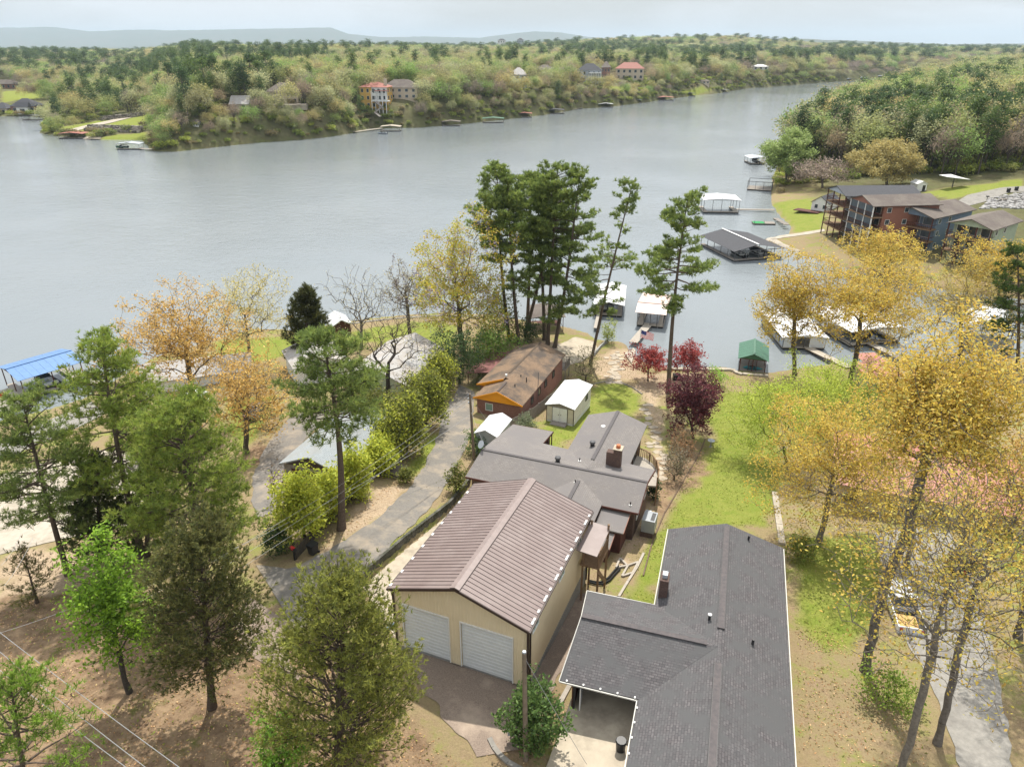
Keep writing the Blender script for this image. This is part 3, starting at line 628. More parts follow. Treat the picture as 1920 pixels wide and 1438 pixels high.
gt = MB(); gt.bar(h(-.06, -8.4, ZE - .06), h(-.06, -19.4, ZE - .06), .06, .09); gt.bar(h(-4.85, -8.42, ZE - .06), h(-.02, -8.42, ZE - .06), .06, .09); gt.bar(h(-.06, .05, ZE - .06), h(-.06, 9.1, ZE - .06), .06, .09)
gt.bar(h(8.86, 9.2, ZE - .06), h(8.86, -19.4, ZE - .06), .06, .09); gt.bar(h(-4.85, .05, ZE - .06), h(0, .05, ZE - .06), .06, .1); gt.bar(h(-4.86, -8.4, ZE - .02), h(-4.45, -4.1, ZR - .06), .05, .1); gt.bar(h(-4.45, -4.1, ZR - .06), h(-4.86, 0, ZE - .02), .05, .1)
gt.build('gutter', M('gutter', (.55, .54, .50), None, 2, .6, .3), T)
me = MB().box((0, 0, 0), (.09, .12, .06), h.u, h.v).mesh('gutter_clip', 'white')
for i in range(10): link('gutter_clip', me, T, h(.03, -9 - i * 1.05, ZE + .05))
for i in range(5): link('gutter_clip', me, T, h(-4.4 + i * 1.05, -8.3, ZE + .05))
cm = MB(); h.box(cm, .12, .72, .7, 1.75, 12.3, 14.25); chm = cm.build('chimney', 'brickdark', T); h.mk('chimney_cap', 'silver', chm, (.25, .6, 1.0, 1.45, 14.25, 14.55))
for (u, v, z) in ((3.65, -1.7, 13.85), (6.1, 8.3, 13.5), (6.45, -2.6, 13.4)):
    cylm(h(u, v, z - .1), .09, .5, 8).build('vent_pipe', 'black', T)
cylm(h(3.65, -1.7, 14.25), .13, .06, 10).build('pipe_cap', 'white', T)
for v in (-9, -8.2): MB().bar(h(-3.95, v + .2, 9.9), h(-3.95, v + .2, ZE - .12), .14).build('carport_post', 'black', T) if v > -8.5 else None
h.mk('carport_wall', 'redwood', T, (-4.1, -3.95, -8.0, -.4, 9.6, ZE - .1), (-3.95, .4, -.55, -.4, 9.6, ZE - .1))
gm = MB(); f0, f1 = (-3.55, -8.1), (-3.75, -5.8)
for a, b in (((f0[0], f0[1], 10.15), (f0[0], f0[1], 12.0)), ((f1[0], f1[1], 10.15), (f1[0], f1[1], 12.0)), ((f0[0], f0[1], 10.15), (f1[0], f1[1], 10.15)), ((f0[0], f0[1], 12.0), (f1[0], f1[1], 12.0))): gm.bar(h(*a), h(*b), .07)
gg = gm.build('carport_gate', 'white', T); gm = MB().bar(h(-3.58, -8.0, 11.0), h(-3.76, -5.9, 11.0), .02, 1.6).build('gate_mesh', 'silver', gg)
for v in (-11, -14): window(h, T, 'v', .4, v, 11.3, 1.2, 1.1, 'white', 'glass', -.05)
for v in (-14, -9, -3, 4): window(h, T, 'v', 8.4, v, 11.3, 1.3, 1.1, 'white', 'glass', .05)
fl = MB(); fl.slab([h(-4.0, -.6, 10.08), h(-4.3, -8.4, 10.1), h(-4.9, -19, 10.5), h(.35, -19, 10.5), h(.35, -.6, 10.08)], .6)
props(fl.build('carport_floor', 'concrete'), kind='structure')
jm = MB().bar(h(-4.55, -11.6, 10.215), h(.3, -11.6, 10.215), .05, .03)
T = thing('trash_can', 'black trash can on the carport floor under the shingled eave', 'trash can', h(-.6, -10.2, 10.15))
MB().tube([h(-.6, -10.2, 10.15), h(-.6, -10.2, 11.0)], [.26, .32], 10).build('bin', 'black', T); MB().tube([h(-.6, -10.2, 11.0), h(-.6, -10.2, 11.08)], [.35, .3], 10).build('lid', 'black', T)
T = thing('air_conditioner', 'white air conditioner beside the right wall of the shingled house', 'air conditioner', h(9.35, -11.8, 9.4))
h.mk('case', 'white', T, (9.0, 9.75, -12.3, -11.5, 9.6, 10.5)); cylm(h(9.37, -11.9, 10.5), .3, .04, 12).build('fan_grille', 'black', T)
# backyard deck rail of the shingled house
T = thing('deck_railing', 'thin brown railing with wide posts on the lawn side of the shingled house', 'railing', h(3, 10.2, 8.4))
h.mk('deck_floor', 'deckwood', T, (.6, 8.6, 8.75, 10.9, 9.0, 9.15))
for u in (.9, 3, 5, 6.8, 8.4): MB().bar(h(u, 10.8, 7.0), h(u, 10.8, 10.1), .1).build('post', 'wood', T)
MB().bar(h(.9, 10.8, 10.1), h(8.4, 10.8, 10.1), .12, .06).build('rail', 'wood', T); MB().bar(h(.9, 10.8, 10.08), h(.9, 8.9, 10.08), .12, .06).build('rail', 'wood', T)
# --- brick house with orange gable
b = Fr((-5.13, 83.76), -21.5)
T = thing('brick_house', 'red brick bungalow with a mottled brown roof and an orange gable', 'house', b(3.4, 9, 3.4))
gable_wall(b, 'brick', T, .35, 6.6, 3.42, .45, 18, 2.2, 6.1, 7.4)
b.mk('wall', 'brick', T, (-.85, .35, 4.4, 18, 2.2, 6.0))
roof_plane([b(0, 0, 6.2), b(3.42, 0, 7.62), b(3.42, 4.6, 7.62), b(0, 4.6, 6.2)], 'shingle_brown', T)
roof_plane([b(3.423, 0, 7.62), b(6.95, 0, 6.2), b(6.95, 18.4, 6.2), b(3.0, 18.4, 7.64), b(2.75, 4.6, 7.64), b(3.423, 4.3, 7.62)], 'shingle_brown', T)
roof_plane([b(-1.25, 3.95, 6.2), b(2.747, 3.95, 7.64), b(2.997, 18.4, 7.64), b(-1.25, 18.4, 6.2)], 'shingle_brown', T)
gm = MB(); gm.prism([b(.2, .12, 6.05), b(3.42, .12, 7.42), b(6.75, .12, 6.05)], b.v * .3); gm.prism([b(-1.1, 4.08, 6.05), b(2.6, 4.08, 7.4), b(2.6, 4.08, 6.6), b(.3, 4.08, 6.05)], b.v * .2); gm.build('gable', 'orange', T)
fm = MB()
for p, q in (((-.02, -.03, 6.15), (3.42, -.03, 7.57)), ((3.42, -.03, 7.57), (6.97, -.03, 6.15)), ((-1.27, 3.92, 6.15), (2.72, 3.92, 7.58))): fm.bar(b(*p), b(*q), .05, .2)
fm.build('bargeboard', 'orange', T)
MB().bar(b(3.0, 18.3, 7.66), b(2.78, 6, 7.66), .28, .06).build('ridge_cap', M('ridge_brown', (.10, .075, .055), None, 4, .9, .2), T)
MB().bar(b(3.44, .2, 7.64), b(3.44, 3.2, 7.64), .26, .06).build('ridge_vent', 'brown_trim', T)
window(b, T, 'u', 2.1, .45, 5.0, 1.0, 1.0, 'white', 'greenglass', -.05)
for v in (4.6, 7.5, 10.2, 13.6): window(b, T, 'v', 6.6, v, 4.9, .9, 1.0, 'brown_trim', 'glass', .05)
for u, v in ((4.3, 6.4), (4.6, 3.4), (5.3, 5.9)): cylm(b(u, v, 6.6), .07, .9, 8).build('vent_pipe', 'black', T)
cylm(b(2.7, 5.0, 7.5), .16, .4, 8).build('vent_cap', 'white', T)
MB().tube([b(6.75, 6.6, 4), b(6.75, 6.6, 8.2)], .04, 6).build('antenna_mast', 'steel', T)
MB().slab([b(-5.4, 9.3, 4.9), b(-1.2, 9.3, 5.75), b(-1.2, 17.7, 5.75), b(-5.4, 17.7, 4.9)], .12).build('awning', 'awning_red', T)
for v in (9.6, 13.5, 17.4): MB().bar(b(-5.2, v, 2), b(-5.2, v, 4.9), .12).build('awning_post', 'redwood', T)
dk = MB()
for v in (18.6, 20.6): 
    for u in (3.5, 5.2, 6.9): dk.bar(b(u, v, 1.5), b(u, v, 4.9), .12)
dk.build('deck_posts', 'greywood', T); b.mk('deck_floor', 'greywood', T, (3.3, 7.1, 18.1, 20.8, 3.6, 3.75))
for u in np.arange(3.4, 7.1, .25): MB().bar(b(u, 20.7, 3.75), b(u, 20.7, 4.8), .06).build('baluster', 'greywood', T)
for v in np.arange(18.3, 20.7, .25): MB().bar(b(7.0, v, 3.75), b(7.0, v, 4.8), .06).build('baluster', 'greywood', T)
MB().bar(b(3.4, 20.7, 4.85), b(7.05, 20.7, 4.85), .1).build('rail', 'greywood', T); MB().bar(b(7.0, 18.3, 4.85), b(7.0, 20.7, 4.85), .1).build('rail', 'greywood', T)
# --- white shed
s = Fr((4.548, 83.217), -22.5)
T = thing('garden_shed', 'white siding shed with a silver roof and double doors between two grey roofs', 'shed', s(1.9, 4, 3.2))
gable_wall(s, 'white', T, 0, 3.75, 1.88, .1, 7.8, 2.3, 5.5, 5.95)
me = MB().prism([np.zeros(3), s.v * -.03, s.v * -.005 + np.array([0, 0, .2])], s.u * .76).mesh('siding_board', M('cream_siding', (.62, .56, .45), None, 2, .7, .3))
for i in range(11):
    for u in (.02, 2.95): link('siding_board', me, T, s(u, .1, 3.2 + i * .2))
me = MB().prism([np.zeros(3), s.u * .03, s.u * .005 + np.array([0, 0, .25])], s.v * 7.66).mesh('siding_board', M('white_siding', (.66, .64, .58), None, 2, .7, .3))
for i in range(9): link('siding_board', me, T, s(3.75, .12, 3.2 + i * .25))
for u0, u1 in ((.85, 1.84), (1.88, 2.87)):
    d = s.mk('door', 'white', T, (u0, u1, .03, .09, 3.25, 5.2)); s.mk('handle', 'black', d, (u0 + (.8 if u0 < 1 else .08), u0 + (.9 if u0 < 1 else .18), -.0, .03, 4.2, 4.3))
s.mk('trim', 'brown_trim', T, (.79, .85, .02, .1, 3.2, 5.25), (2.87, 2.93, .02, .1, 3.2, 5.25), (3.72, 3.8, .0, .1, 3.0, 5.5), (-.03, .03, .02, .1, 3.0, 5.5))
MB().prism([s(.02, .03, 5.28), s(3.75, .03, 5.28), s(3.75, .03, 5.5), s(1.88, .03, 5.92), s(0, .03, 5.5)], s.v * .06).build('gable', 'greywood', T)
roof_plane([s(-.2, -.15, 5.5), s(1.88, -.15, 6.02), s(1.88, 8, 6.02), s(-.2, 8, 5.5)], 'whiteroof', T, .06); roof_plane([s(1.883, -.15, 6.02), s(3.95, -.15, 5.5), s(3.95, 8, 5.5), s(1.883, 8, 6.02)], 'whiteroof', T, .06)
window(s, T, 'v', 3.76, 5.7, 4.6, .9, .8, 'black', 'glass', .04)
s.mk('ramp', 'greywood', T, (.8, 2.95, -1.0, .05, 2.9, 3.2))
# --- small white metal carport/shed
k = Fr((-4.386, 70.604), -21)
T = thing('metal_shed', 'small white metal-roofed shed by the drive next to the utility pole', 'shed', k(1.5, 2.3, 5.5))
k.mk('wall', 'silver', T, (.15, 2.75, .2, 4.5, 4.8, 8.2)); MB().prism([k(.15, .15, 8.2), k(2.75, .15, 8.2), k(1.45, .15, 8.85)], k.v * .2).build('gable', 'silver', T)
roof_plane([k(0, 0, 8.25), k(1.45, 0, 8.9), k(1.65, 4.7, 8.9), k(0, 4.7, 8.25)], 'whiteroof', T, .05); roof_plane([k(1.453, 0, 8.9), k(2.92, 0, 8.25), k(2.92, 4.7, 8.25), k(1.653, 4.7, 8.9)], 'whiteroof', T, .05)
# --- fence between the brick house and the shed
def plank_fence(name, label, pts, hgt, mat, pw=.28, gap=.03, posts=2.6, group=None, cat='fence'):
    a = resamp(np.array([p[:2] for p in pts]), 2); tot = sum(np.linalg.norm(np.array(q[:2]) - np.array(p[:2])) for p, q in zip(pts, pts[1:]))
    T = thing(name, label, cat, (pts[0][0], pts[0][1], zl(*pts[0][:2])), group)
    P2 = resamp(np.array([p[:2] for p in pts]), max(2, int(tot / (pw + gap)) + 1)); zz = zland(P2[:, 0], P2[:, 1])
    ms = {}
    for (p, q, z) in zip(P2, P2[1:], zz):
        d = (q - p); an = round(math.degrees(math.atan2(d[1], d[0])) / 2) * 2
        if an not in ms: dd = np.array([math.cos(R(an)), math.sin(R(an)), 0]); ms[an] = MB().box((0, 0, hgt / 2), (pw, .03, hgt), dd, (-dd[1], dd[0], 0)).mesh('board', mat)
        link('board', ms[an], T, ((p[0] + q[0]) / 2, (p[1] + q[1]) / 2, z - .1 + random.uniform(-.03, .03)))
    for p in resamp(np.array([p[:2] for p in pts]), max(2, int(tot / posts) + 1)): MB().bar((p[0], p[1], zl(*p) - .3), (p[0], p[1], zl(*p) + hgt + .05), .13).build('post', mat, T)
    return T
plank_fence('plank_fence', 'grey plank fence between the brick bungalow and the white shed', [G(955, 808), G(1000, 783), G(1040, 752)], 1.6, 'greywood')
# --- left silver garage and pale-roofed houses
def house(name, label, f, W, D, z0, ze, zr, wall, roof, over=.4, cat='house', wins=(), group=None, t=.15):
    """gable house, ridge along v at u = W/2"""
    T = thing(name, label, cat, f(W / 2, D / 2, z0), group)
    gable_wall(f, wall, T, 0, W, W / 2, 0, D, z0 - 2, ze, zr - .02)
    k = (zr - ze) / (W / 2); eo = ze - over * k
    roof_plane([f(-over, -over, eo + t), f(W / 2, -over, zr + t), f(W / 2, D + over, zr + t), f(-over, D + over, eo + t)], roof, T, t)
    roof_plane([f(W / 2 + .003, -over, zr + t), f(W + over, -over, eo + t), f(W + over, D + over, eo + t), f(W / 2 + .003, D + over, zr + t)], roof, T, t)
    for (side, a, z, w, hh) in wins:
        if side == 'f': window(f, T, 'u', a, 0, z, w, hh, 'white', 'glass', -.06)
        if side == 'b': window(f, T, 'u', a, D, z, w, hh, 'white', 'glass', .06)
        if side == 'r': window(f, T, 'v', W, a, z, w, hh, 'white', 'glass', .06)
        if side == 'l': window(f, T, 'v', 0, a, z, w, hh, 'white', 'glass', -.06)
    return T
def frame_from(le, re, z):   # front eave corners in photo pixels at height z
    a = P(*le, z); b_ = P(*re, z); f = Fr(a, math.degrees(math.atan2(b_[1] - a[1], b_[0] - a[0]))); return f, float(np.linalg.norm(b_ - a))
f, Wd = frame_from((531, 864), (617, 880), 8.9)
T = house('block_garage', 'low garage with a pale silver shingled roof and a dark door beside the left drive', f, Wd + 1.2, 11.5, 6.0, 8.7, 10.0, 'greywood', 'shingle_silver', .35, 'garage')
d_ = f.mk('garage_door', 'redwood', T, (.9, Wd - .3, -.08, .02, 5.2, 8.2))
for z in (5.9, 6.7, 7.5): f.mk('door_panel', 'brown_trim', d_, (1.0, Wd - .4, -.12, -.08, z - .3, z + .3))
MB().prism([f(.2, -.06, 8.65), f(Wd + 1.0, -.06, 8.65), f((Wd + 1.2) / 2, -.06, 9.85)], f.v * .05).build('gable', 'brown_trim', T)
f, Wd = frame_from((612, 800), (700, 818), 8.2)
T = house('flat_roof_store', 'white flat-roofed building behind the silver garage', f, Wd, 6, 5.0, 7.8, 8.1, 'cream', 'white', .3, 'outbuilding')
f, Wd = frame_from((648, 700), (757, 716), 6.6)
T = house('pale_roof_house', 'house with a pale grey shingle roof behind the bare forked tree', f, Wd, 13, 3.0, 6.3, 8.2, 'greensid', 'shingle_pale', .4, wins=[('r', 3, 5, 1.2, 1.2), ('r', 8, 5, 1.2, 1.2), ('f', 2, 5, 1.2, 1.2)])
f, Wd = frame_from((555, 690), (650, 672), 6.0)
T = house('pale_roof_house', 'white-roofed house wing hidden behind the tall left pine', f, Wd, 8, 2.8, 5.7, 7.0, 'white', 'shingle_pale', .4)
f, Wd = frame_from((285, 712), (470, 660), 3.9)
T = house('long_shore_house', 'long low house with a lilac-grey roof behind the orange oak', f, 7.5, 17, 1.2, 3.7, 4.9, 'white', 'shingle_pale', .4) if False else None
fo = Fr(P(287, 712, 3.6), 0); a_ = P(468, 690, 3.6); fo = Fr(P(287, 716, 3.6), math.degrees(math.atan2(*(a_ - P(287, 716, 3.6))[[1, 0]])) - 90)
T = house('long_shore_house', 'long low house with a lilac-grey roof behind the orange oak', Fr(P(468, 692, 3.6), fo.yaw * 0 + math.degrees(math.atan2(*(P(287, 714, 3.6) - P(468, 692, 3.6))[[1, 0]])) - 90), 7.0, 15, 1.4, 3.5, 4.8, 'white', 'shingle_pale', .4)
# red building with a white porch roof at the shore on the left
f, Wd = frame_from((624, 616), (650, 612), 2.6)
T = house('shore_hut', 'small red shore hut with a pale roof beside the dark cedar', f, 3.2, 5, .8, 3.0, 3.9, 'redwood', 'whiteroof', .3, 'hut')
# well house by the drive
f, Wd = frame_from((716, 886), (744, 893), 7.6)
T = house('well_house', 'small white block well house with a mossy flat roof by the drive', f, Wd, 2.0, 6.3, 7.5, 7.7, 'palecrete', 'shingle_tan', .12, 'well house')
# --- red-roofed house behind the oaks, pink boathouse
f, Wd = frame_from((1560, 905), (1850, 960), 8.2)
T = thing('red_roof_house', 'wide house with a faded red metal roof behind the golden oaks', 'house', f(Wd / 2, 4, 5))
WW = Wd + 5
f.mk('wall', 'beige', T, (.6, WW - .6, .6, 11.4, 3, 8.1))
for i in range(int(WW / .6)):
    u0 = i * .6
    MB().slab([f(u0 + .01, 0, 8.2), f(u0 + .59, 0, 8.2), f(u0 + .59, 6, 9.8), f(u0 + .01, 6, 9.8)], .05).build('roof_panel', 'redroof', T); MB().slab([f(u0 + .01, 6.003, 9.8), f(u0 + .59, 6.003, 9.8), f(u0 + .59, 12, 8.2), f(u0 + .01, 12, 8.2)], .05).build('roof_panel', 'redroof', T)
MB().bar(f(0, 6, 9.84), f(WW, 6, 9.84), .4, .08).build('ridge_cap', 'redroof', T)
for u in (2, 6, 10, 14): window(f, T, 'u', u, .6, 6.4, 1.4, 1.3, 'white', 'glass', -.06)
f, Wd = frame_from((1627, 706), (1694, 703), 3.6)
T = thing('pink_boathouse', 'beige boathouse with a flat salmon-pink metal roof on the cove', 'boathouse', f(2.5, 2, .8))
f.mk('wall', 'beige', T, (.3, Wd - .3, .4, 4.2, .2, 3.4)); f.mk('door', 'redwood', T, (1.9, 3.6, .34, .4, .6, 2.7))
for i in range(8): MB().slab([f(-.1 + i * (Wd + .2) / 8 + .01, -.3, 3.6), f(-.1 + (i + 1) * (Wd + .2) / 8 - .01, -.3, 3.6), f(-.1 + (i + 1) * (Wd + .2) / 8 - .01, 4.6 if i < 3 else 8.0, 3.9), f(-.1 + i * (Wd + .2) / 8 + .01, 4.6 if i < 3 else 8.0, 3.9)], .06).build('roof_panel', 'redroof', T)
for u in (3.2, 5.0): MB().bar(f(u, 7.7, .2), f(u, 7.7, 3.7), .12).build('post', 'greywood', T)
# ---------------------------------------------------------------- trees
LB = [1.3]
def tubes(p0, p1, r0, r1, n):
    d = p1 - p0; d = d / (np.linalg.norm(d, axis=1, keepdims=True) + 1e-9)
    up = np.where(np.abs(d[:, 2:3]) < .9, np.array([[0, 0, 1.0]]), np.array([[1.0, 0, 0]]))
    a = np.cross(d, up); a /= np.linalg.norm(a, axis=1, keepdims=True) + 1e-9; b = np.cross(d, a)
    t = np.arange(n) * 2 * np.pi / n; ring = np.cos(t)[None, :, None] * a[:, None] + np.sin(t)[None, :, None] * b[:, None]
    v = np.stack([p0[:, None] + ring * r0[:, None, None], p1[:, None] + ring * r1[:, None, None]], 1).reshape(-1, 3)
    m = len(p0); i = np.arange(n); base = (np.arange(m) * 2 * n)[:, None]
    f = np.stack([base + i, base + (i + 1) % n, base + n + (i + 1) % n, base + n + i], -1).reshape(-1, 4)
    return v, f
def limb_mesh(name, segs, cols):
    """segs: p0,p1,r0,r1 arrays"""
    p0, p1, r0, r1 = segs; V = []; F = []; o = 0
    for lo, hi, n in ((0, .035, 3), (.035, .1, 5), (.1, 9, 9)):
        k = (r0 >= lo) & (r0 < hi)
        if k.any():
            v, f = tubes(p0[k], p1[k], r0[k], r1[k], n); V.append(v); F.append(f + o); o += len(v)
    v = np.vstack(V); c = np.array(cols[0])[None] * np.ones((len(v), 1)); c = c * (.85 + .3 * rng.random((len(v), 1)))
    return np_mesh(name, v, np.vstack(F), MAT['bark'], c, True)
def quads(cen, size, r, cols, elong=1.6, upb=.4, bright=.25):
    n = len(cen); nrm = r.normal(size=(n, 3)); nrm[:, 2] = np.abs(nrm[:, 2]) + upb; nrm /= np.linalg.norm(nrm, axis=1, keepdims=True)
    t = r.normal(size=(n, 3)); a = np.cross(nrm, t); a /= np.linalg.norm(a, axis=1, keepdims=True) + 1e-9; b = np.cross(nrm, a)
    s = (size * (.6 + .8 * r.random(n)))[:, None]; a = a * s * elong * .5; b = b * s * .5
    v = np.stack([cen - a, cen - b * .8 + a * .1, cen + a, cen + b * .8 + a * .1], 1).reshape(-1, 3)
    f = np.arange(4 * n).reshape(n, 4); pal = np.array(cols); c = pal[r.integers(0, len(pal), n)] * (1 - bright + 2 * bright * r.random((n, 1))) * LB[0]
    return v, f, np.repeat(c, 4, 0)
def needles(anc, dirs, k, ln, wd, r, cols, spread=.9, bright=.3):
    n = len(anc); A = np.repeat(anc, k, 0); D = np.repeat(dirs, k, 0) + r.normal(size=(n * k, 3)) * spread; D /= np.linalg.norm(D, axis=1, keepdims=True) + 1e-9
    l = (ln * (.7 + .6 * r.random(n * k)))[:, None]; t = np.cross(D, r.normal(size=(n * k, 3))); t /= np.linalg.norm(t, axis=1, keepdims=True) + 1e-9
    v = np.stack([A - t * wd * .5, A + t * wd * .5, A + D * l + t * wd * .25, A + D * l - t * wd * .25], 1).reshape(-1, 3)
    pal = np.array(cols); ct = pal[r.integers(0, len(pal), n)] * (1 - bright + 2 * bright * r.random((n, 1))) * LB[0]
    return v, np.arange(4 * n * k).reshape(-1, 4), np.repeat(np.repeat(ct, k, 0), 4, 0)
def crown_mesh(name, parts):
    V = []; F = []; C = []; o = 0
    for v, f, c in parts: V.append(v); F.append(f + o); C.append(c); o += len(v)
    return np_mesh(name, np.vstack(V), np.vstack(F), MAT['leaf'], np.vstack(C))
def grow(r, trunk, att, bf=.35, step=1.1, wob=.12, sag=.0):
    """join every attractor to the nearest limb; returns node positions, parents"""
    pos = [np.array(p, float) for p in trunk]; par = [-1] + list(range(len(trunk) - 1)); pl = [0.0]
    for a, b in zip(pos, pos[1:]): pl.append(pl[-1] + np.linalg.norm(b - a))
    PA = np.zeros((len(pos) + len(att) * 14, 3)); PL = np.zeros(len(PA)); n = len(pos); PA[:n] = pos; PL[:n] = pl
    lo = int(len(trunk) * .45)
    order = np.argsort(np.linalg.norm(att - pos[-1] * .6 - pos[lo] * .4, axis=1))
    for i in order:
        p = att[i]; d = np.linalg.norm(PA[lo:n] - p, axis=1); cst = d + bf * PL[lo:n] + .35 * np.maximum(PA[lo:n, 2] - p[2], 0)
        j = lo + int(np.argmin(cst)); q = PA[j]; L_ = d[j - lo]; k = min(12, max(1, int(math.ceil(L_ / step)))); pj = j
        for s in range(1, k + 1):
            t = s / k; x = q + (p - q) * t
            if s < k: x = x + r.normal(size=3) * wob * L_ / k + np.array([0, 0, 1]) * math.sin(math.pi * t) * L_ * (.10 - sag)
            PA[n] = x; PL[n] = PL[pj] + np.linalg.norm(x - PA[pj]); par.append(pj); pj = n; n += 1
    return PA[:n], np.array(par)
def radii(par, base_r, tip, e=.56):
    n = len(par); cnt = np.zeros(n); kids = np.bincount(par[par >= 0], minlength=n); cnt[kids == 0] = 1
    for i in range(n - 1, 0, -1): cnt[par[i]] += cnt[i]
    return np.maximum(base_r * (cnt / cnt[0]) ** e, tip), cnt
def segs(pos, par, rad, flare=1.35):
    k = np.arange(1, len(pos)); r0 = rad[par[k]].copy(); r1 = rad[k]; r0 = np.minimum(r0, r1 * 1.5 + .01); r0[0] = r1[0] * flare
    return pos[par[k]], pos[k], r0, r1
def ell(r, n, c, rad, shell=2.4, lump=.35, zmin=-.75):
    d = r.normal(size=(n * 3, 3)); d /= np.linalg.norm(d, axis=1, keepdims=True); d = d[d[:, 2] > zmin][:n]
    ph = r.random(6) * 6.3; l = 1 + lump * (np.sin(3 * d[:, 0] + ph[0]) * np.sin(3 * d[:, 1] + ph[1]) + .6 * np.sin(5 * d[:, 2] + ph[2] + 4 * d[:, 0]))
    return np.array(c) + d * (r.random((len(d), 1)) ** (1 / shell)) * l[:, None] * np.array(rad)
def broadleaf(seed, H, cr, cb, lean=(0, 0), base_r=.3, npts=420, leaf=9, lsize=.16, lspread=.32, pal=((.42, .29, .05),), bark=(.13, .105, .085), tip=.018, fork=.45, shell=2.2, lump=.35, bf=.35, elong=1.5, cz=None, upb=.5, vine=None, tufted=False):
    r = np.random.default_rng(seed); hf = cb + (H - cb) * fork; nt_ = max(6, int(hf / .9)); t = np.linspace(0, 1, nt_)
    ln = np.array([lean[0], lean[1]]); w_ = np.cumsum(r.normal(size=(nt_, 2)) * .04 * H / 12, 0); w_[0] = 0
    trunk = np.column_stack([t[:, None] * ln * (hf / H) + w_, t * hf])
    zc = (H + cb) / 2; c = np.array([ln[0] * zc / H, ln[1] * zc / H, zc]); rz = (H - cb) / 2
    att = ell(r, npts, c, (cr * .92, cr * .92, rz * .95), shell, lump, -.9)
    pos, par = grow(r, trunk, att, bf); rad, cnt = radii(par, base_r, tip)
    tr = limb_mesh('trunk', segs(pos, par, rad), [bark])
    an = att if tufted else np.vstack([att, pos[(cnt <= 4) & (np.arange(len(pos)) > nt_)]]); parts = []
    if leaf > 0:
        A = np.repeat(an, leaf, 0); parts.append(quads(A + r.normal(size=A.shape) * np.array([1, 1, .75]) * lspread, np.full(len(A), lsize), r, pal, elong, upb))
    if vine:
        m = an[r.random(len(an)) < .12]; A = np.repeat(m, 26, 0); off = r.normal(size=A.shape) * .22; off[:, 2] = -np.abs(r.normal(size=len(A))) * .9; parts.append(quads(A + off, np.full(len(A), .16), r, vine, 1.5, .2))
    return tr, (crown_mesh('crown', parts) if parts else None)
def pine(seed, H, cr, cb, lean=(0, 0), base_r=.28, nbr=60, pal=((.075, .12, .022), (.10, .15, .03), (.055, .095, .025)), bark=(.15, .115, .09), flat=.5, shape='round', tuft=9, ln=.30, wd=.05, dens=1.0, dead=4, curve=0.5):
    r = np.random.default_rng(seed); nt_ = max(8, int(H / 1.2)); t = np.linspace(0, 1, nt_); bow = r.normal(size=2) * .25 * curve
    xy = t[:, None] * np.array(lean)[None] + np.sin(t * math.pi)[:, None] * bow * H / 16 * 2
    T_ = np.column_stack([xy, t * H]); P0 = []; P1 = []; R0 = []; R1 = []
    tr_r = base_r * (1 - t * .88) ** .8
    for i in range(nt_ - 1): P0.append(T_[i]); P1.append(T_[i + 1]); R0.append(tr_r[i] * (1.3 if i == 0 else 1)); R1.append(tr_r[i + 1])
    anc = []; dr = []
    zs = np.concatenate([cb + (H - cb) * (r.random(nbr) ** .85), cb * (.55 + .45 * r.random(dead))])
    for bi, z in enumerate(zs):
        isdead = bi >= nbr; u = max(0, (z - cb) / (H - cb)); o = np.array([np.interp(z, T_[:, 2], T_[:, 0]), np.interp(z, T_[:, 2], T_[:, 1]), z])
        if shape == 'round': pr = math.sqrt(max(.05, 1 - (max(0, u - .38) / .64) ** 2)) * (.55 + .45 * min(1, u / .25))
        elif shape == 'flat': pr = (.75 + .25 * math.sin(u * 9 + seed)) * (1 - .55 * u ** 2.2)
        else: pr = (1 - u) ** .75 * .95 + .06
        L_ = cr * pr * (.6 + .5 * r.random()) * (.35 if isdead else 1); az = r.random() * 6.283; el = R(-8 + 48 * u ** 1.5) + r.normal() * .14
        d = np.array([math.cos(az) * math.cos(el), math.sin(az) * math.cos(el), math.sin(el)]); k = max(3, int(L_ / .8)); q = o; br = max(.025, .018 * L_ + .012) * (1 if not isdead else .8)
        side = np.array([-math.sin(az), math.cos(az), 0])
        for s in range(k):
            d2 = d + np.array([0, 0, (.28 if s > k * .55 else -.10)]) + r.normal(size=3) * .10; d2 /= np.linalg.norm(d2); q2 = q + d2 * L_ / k
            P0.append(q); P1.append(q2); R0.append(br * (1 - s / k * .8)); R1.append(br * (1 - (s + 1) / k * .8)); q = q2
            if isdead: continue
            f = (s + 1) / k
            if f > .34:
                for sg in (-1, 1, 0):
                    sl = L_ * .30 * (1.25 - f) * (.6 + .8 * r.random()) + .25; e = q + (side * sg * .9 + d * .6 + np.array([0, 0, .22])) * sl if sg else q + np.array([0, 0, .25])
                    P0.append(q); P1.append(e); R0.append(.018); R1.append(.012)
                    for _ in range(max(1, int((2 + 2.2 * sl) * dens))):
                        g_ = r.random(); a_ = q + (e - q) * (.3 + .8 * g_) + r.normal(size=3) * np.array([.26, .26, .12]); anc.append(a_); dr.append(d * .35 + np.array([0, 0, .75]))
    top = T_[-1]
    for _ in range(int(26 * dens)): anc.append(top + r.normal(size=3) * np.array([.45, .45, .5]) - np.array([0, 0, .2])); dr.append(np.array([0, 0, 1.0]))
    tr = limb_mesh('trunk', tuple(np.array(x) for x in (P0, P1, R0, R1)), [bark])
    return tr, crown_mesh('crown', [needles(np.array(anc), np.array(dr), tuft, ln, wd, r, pal, .75)])
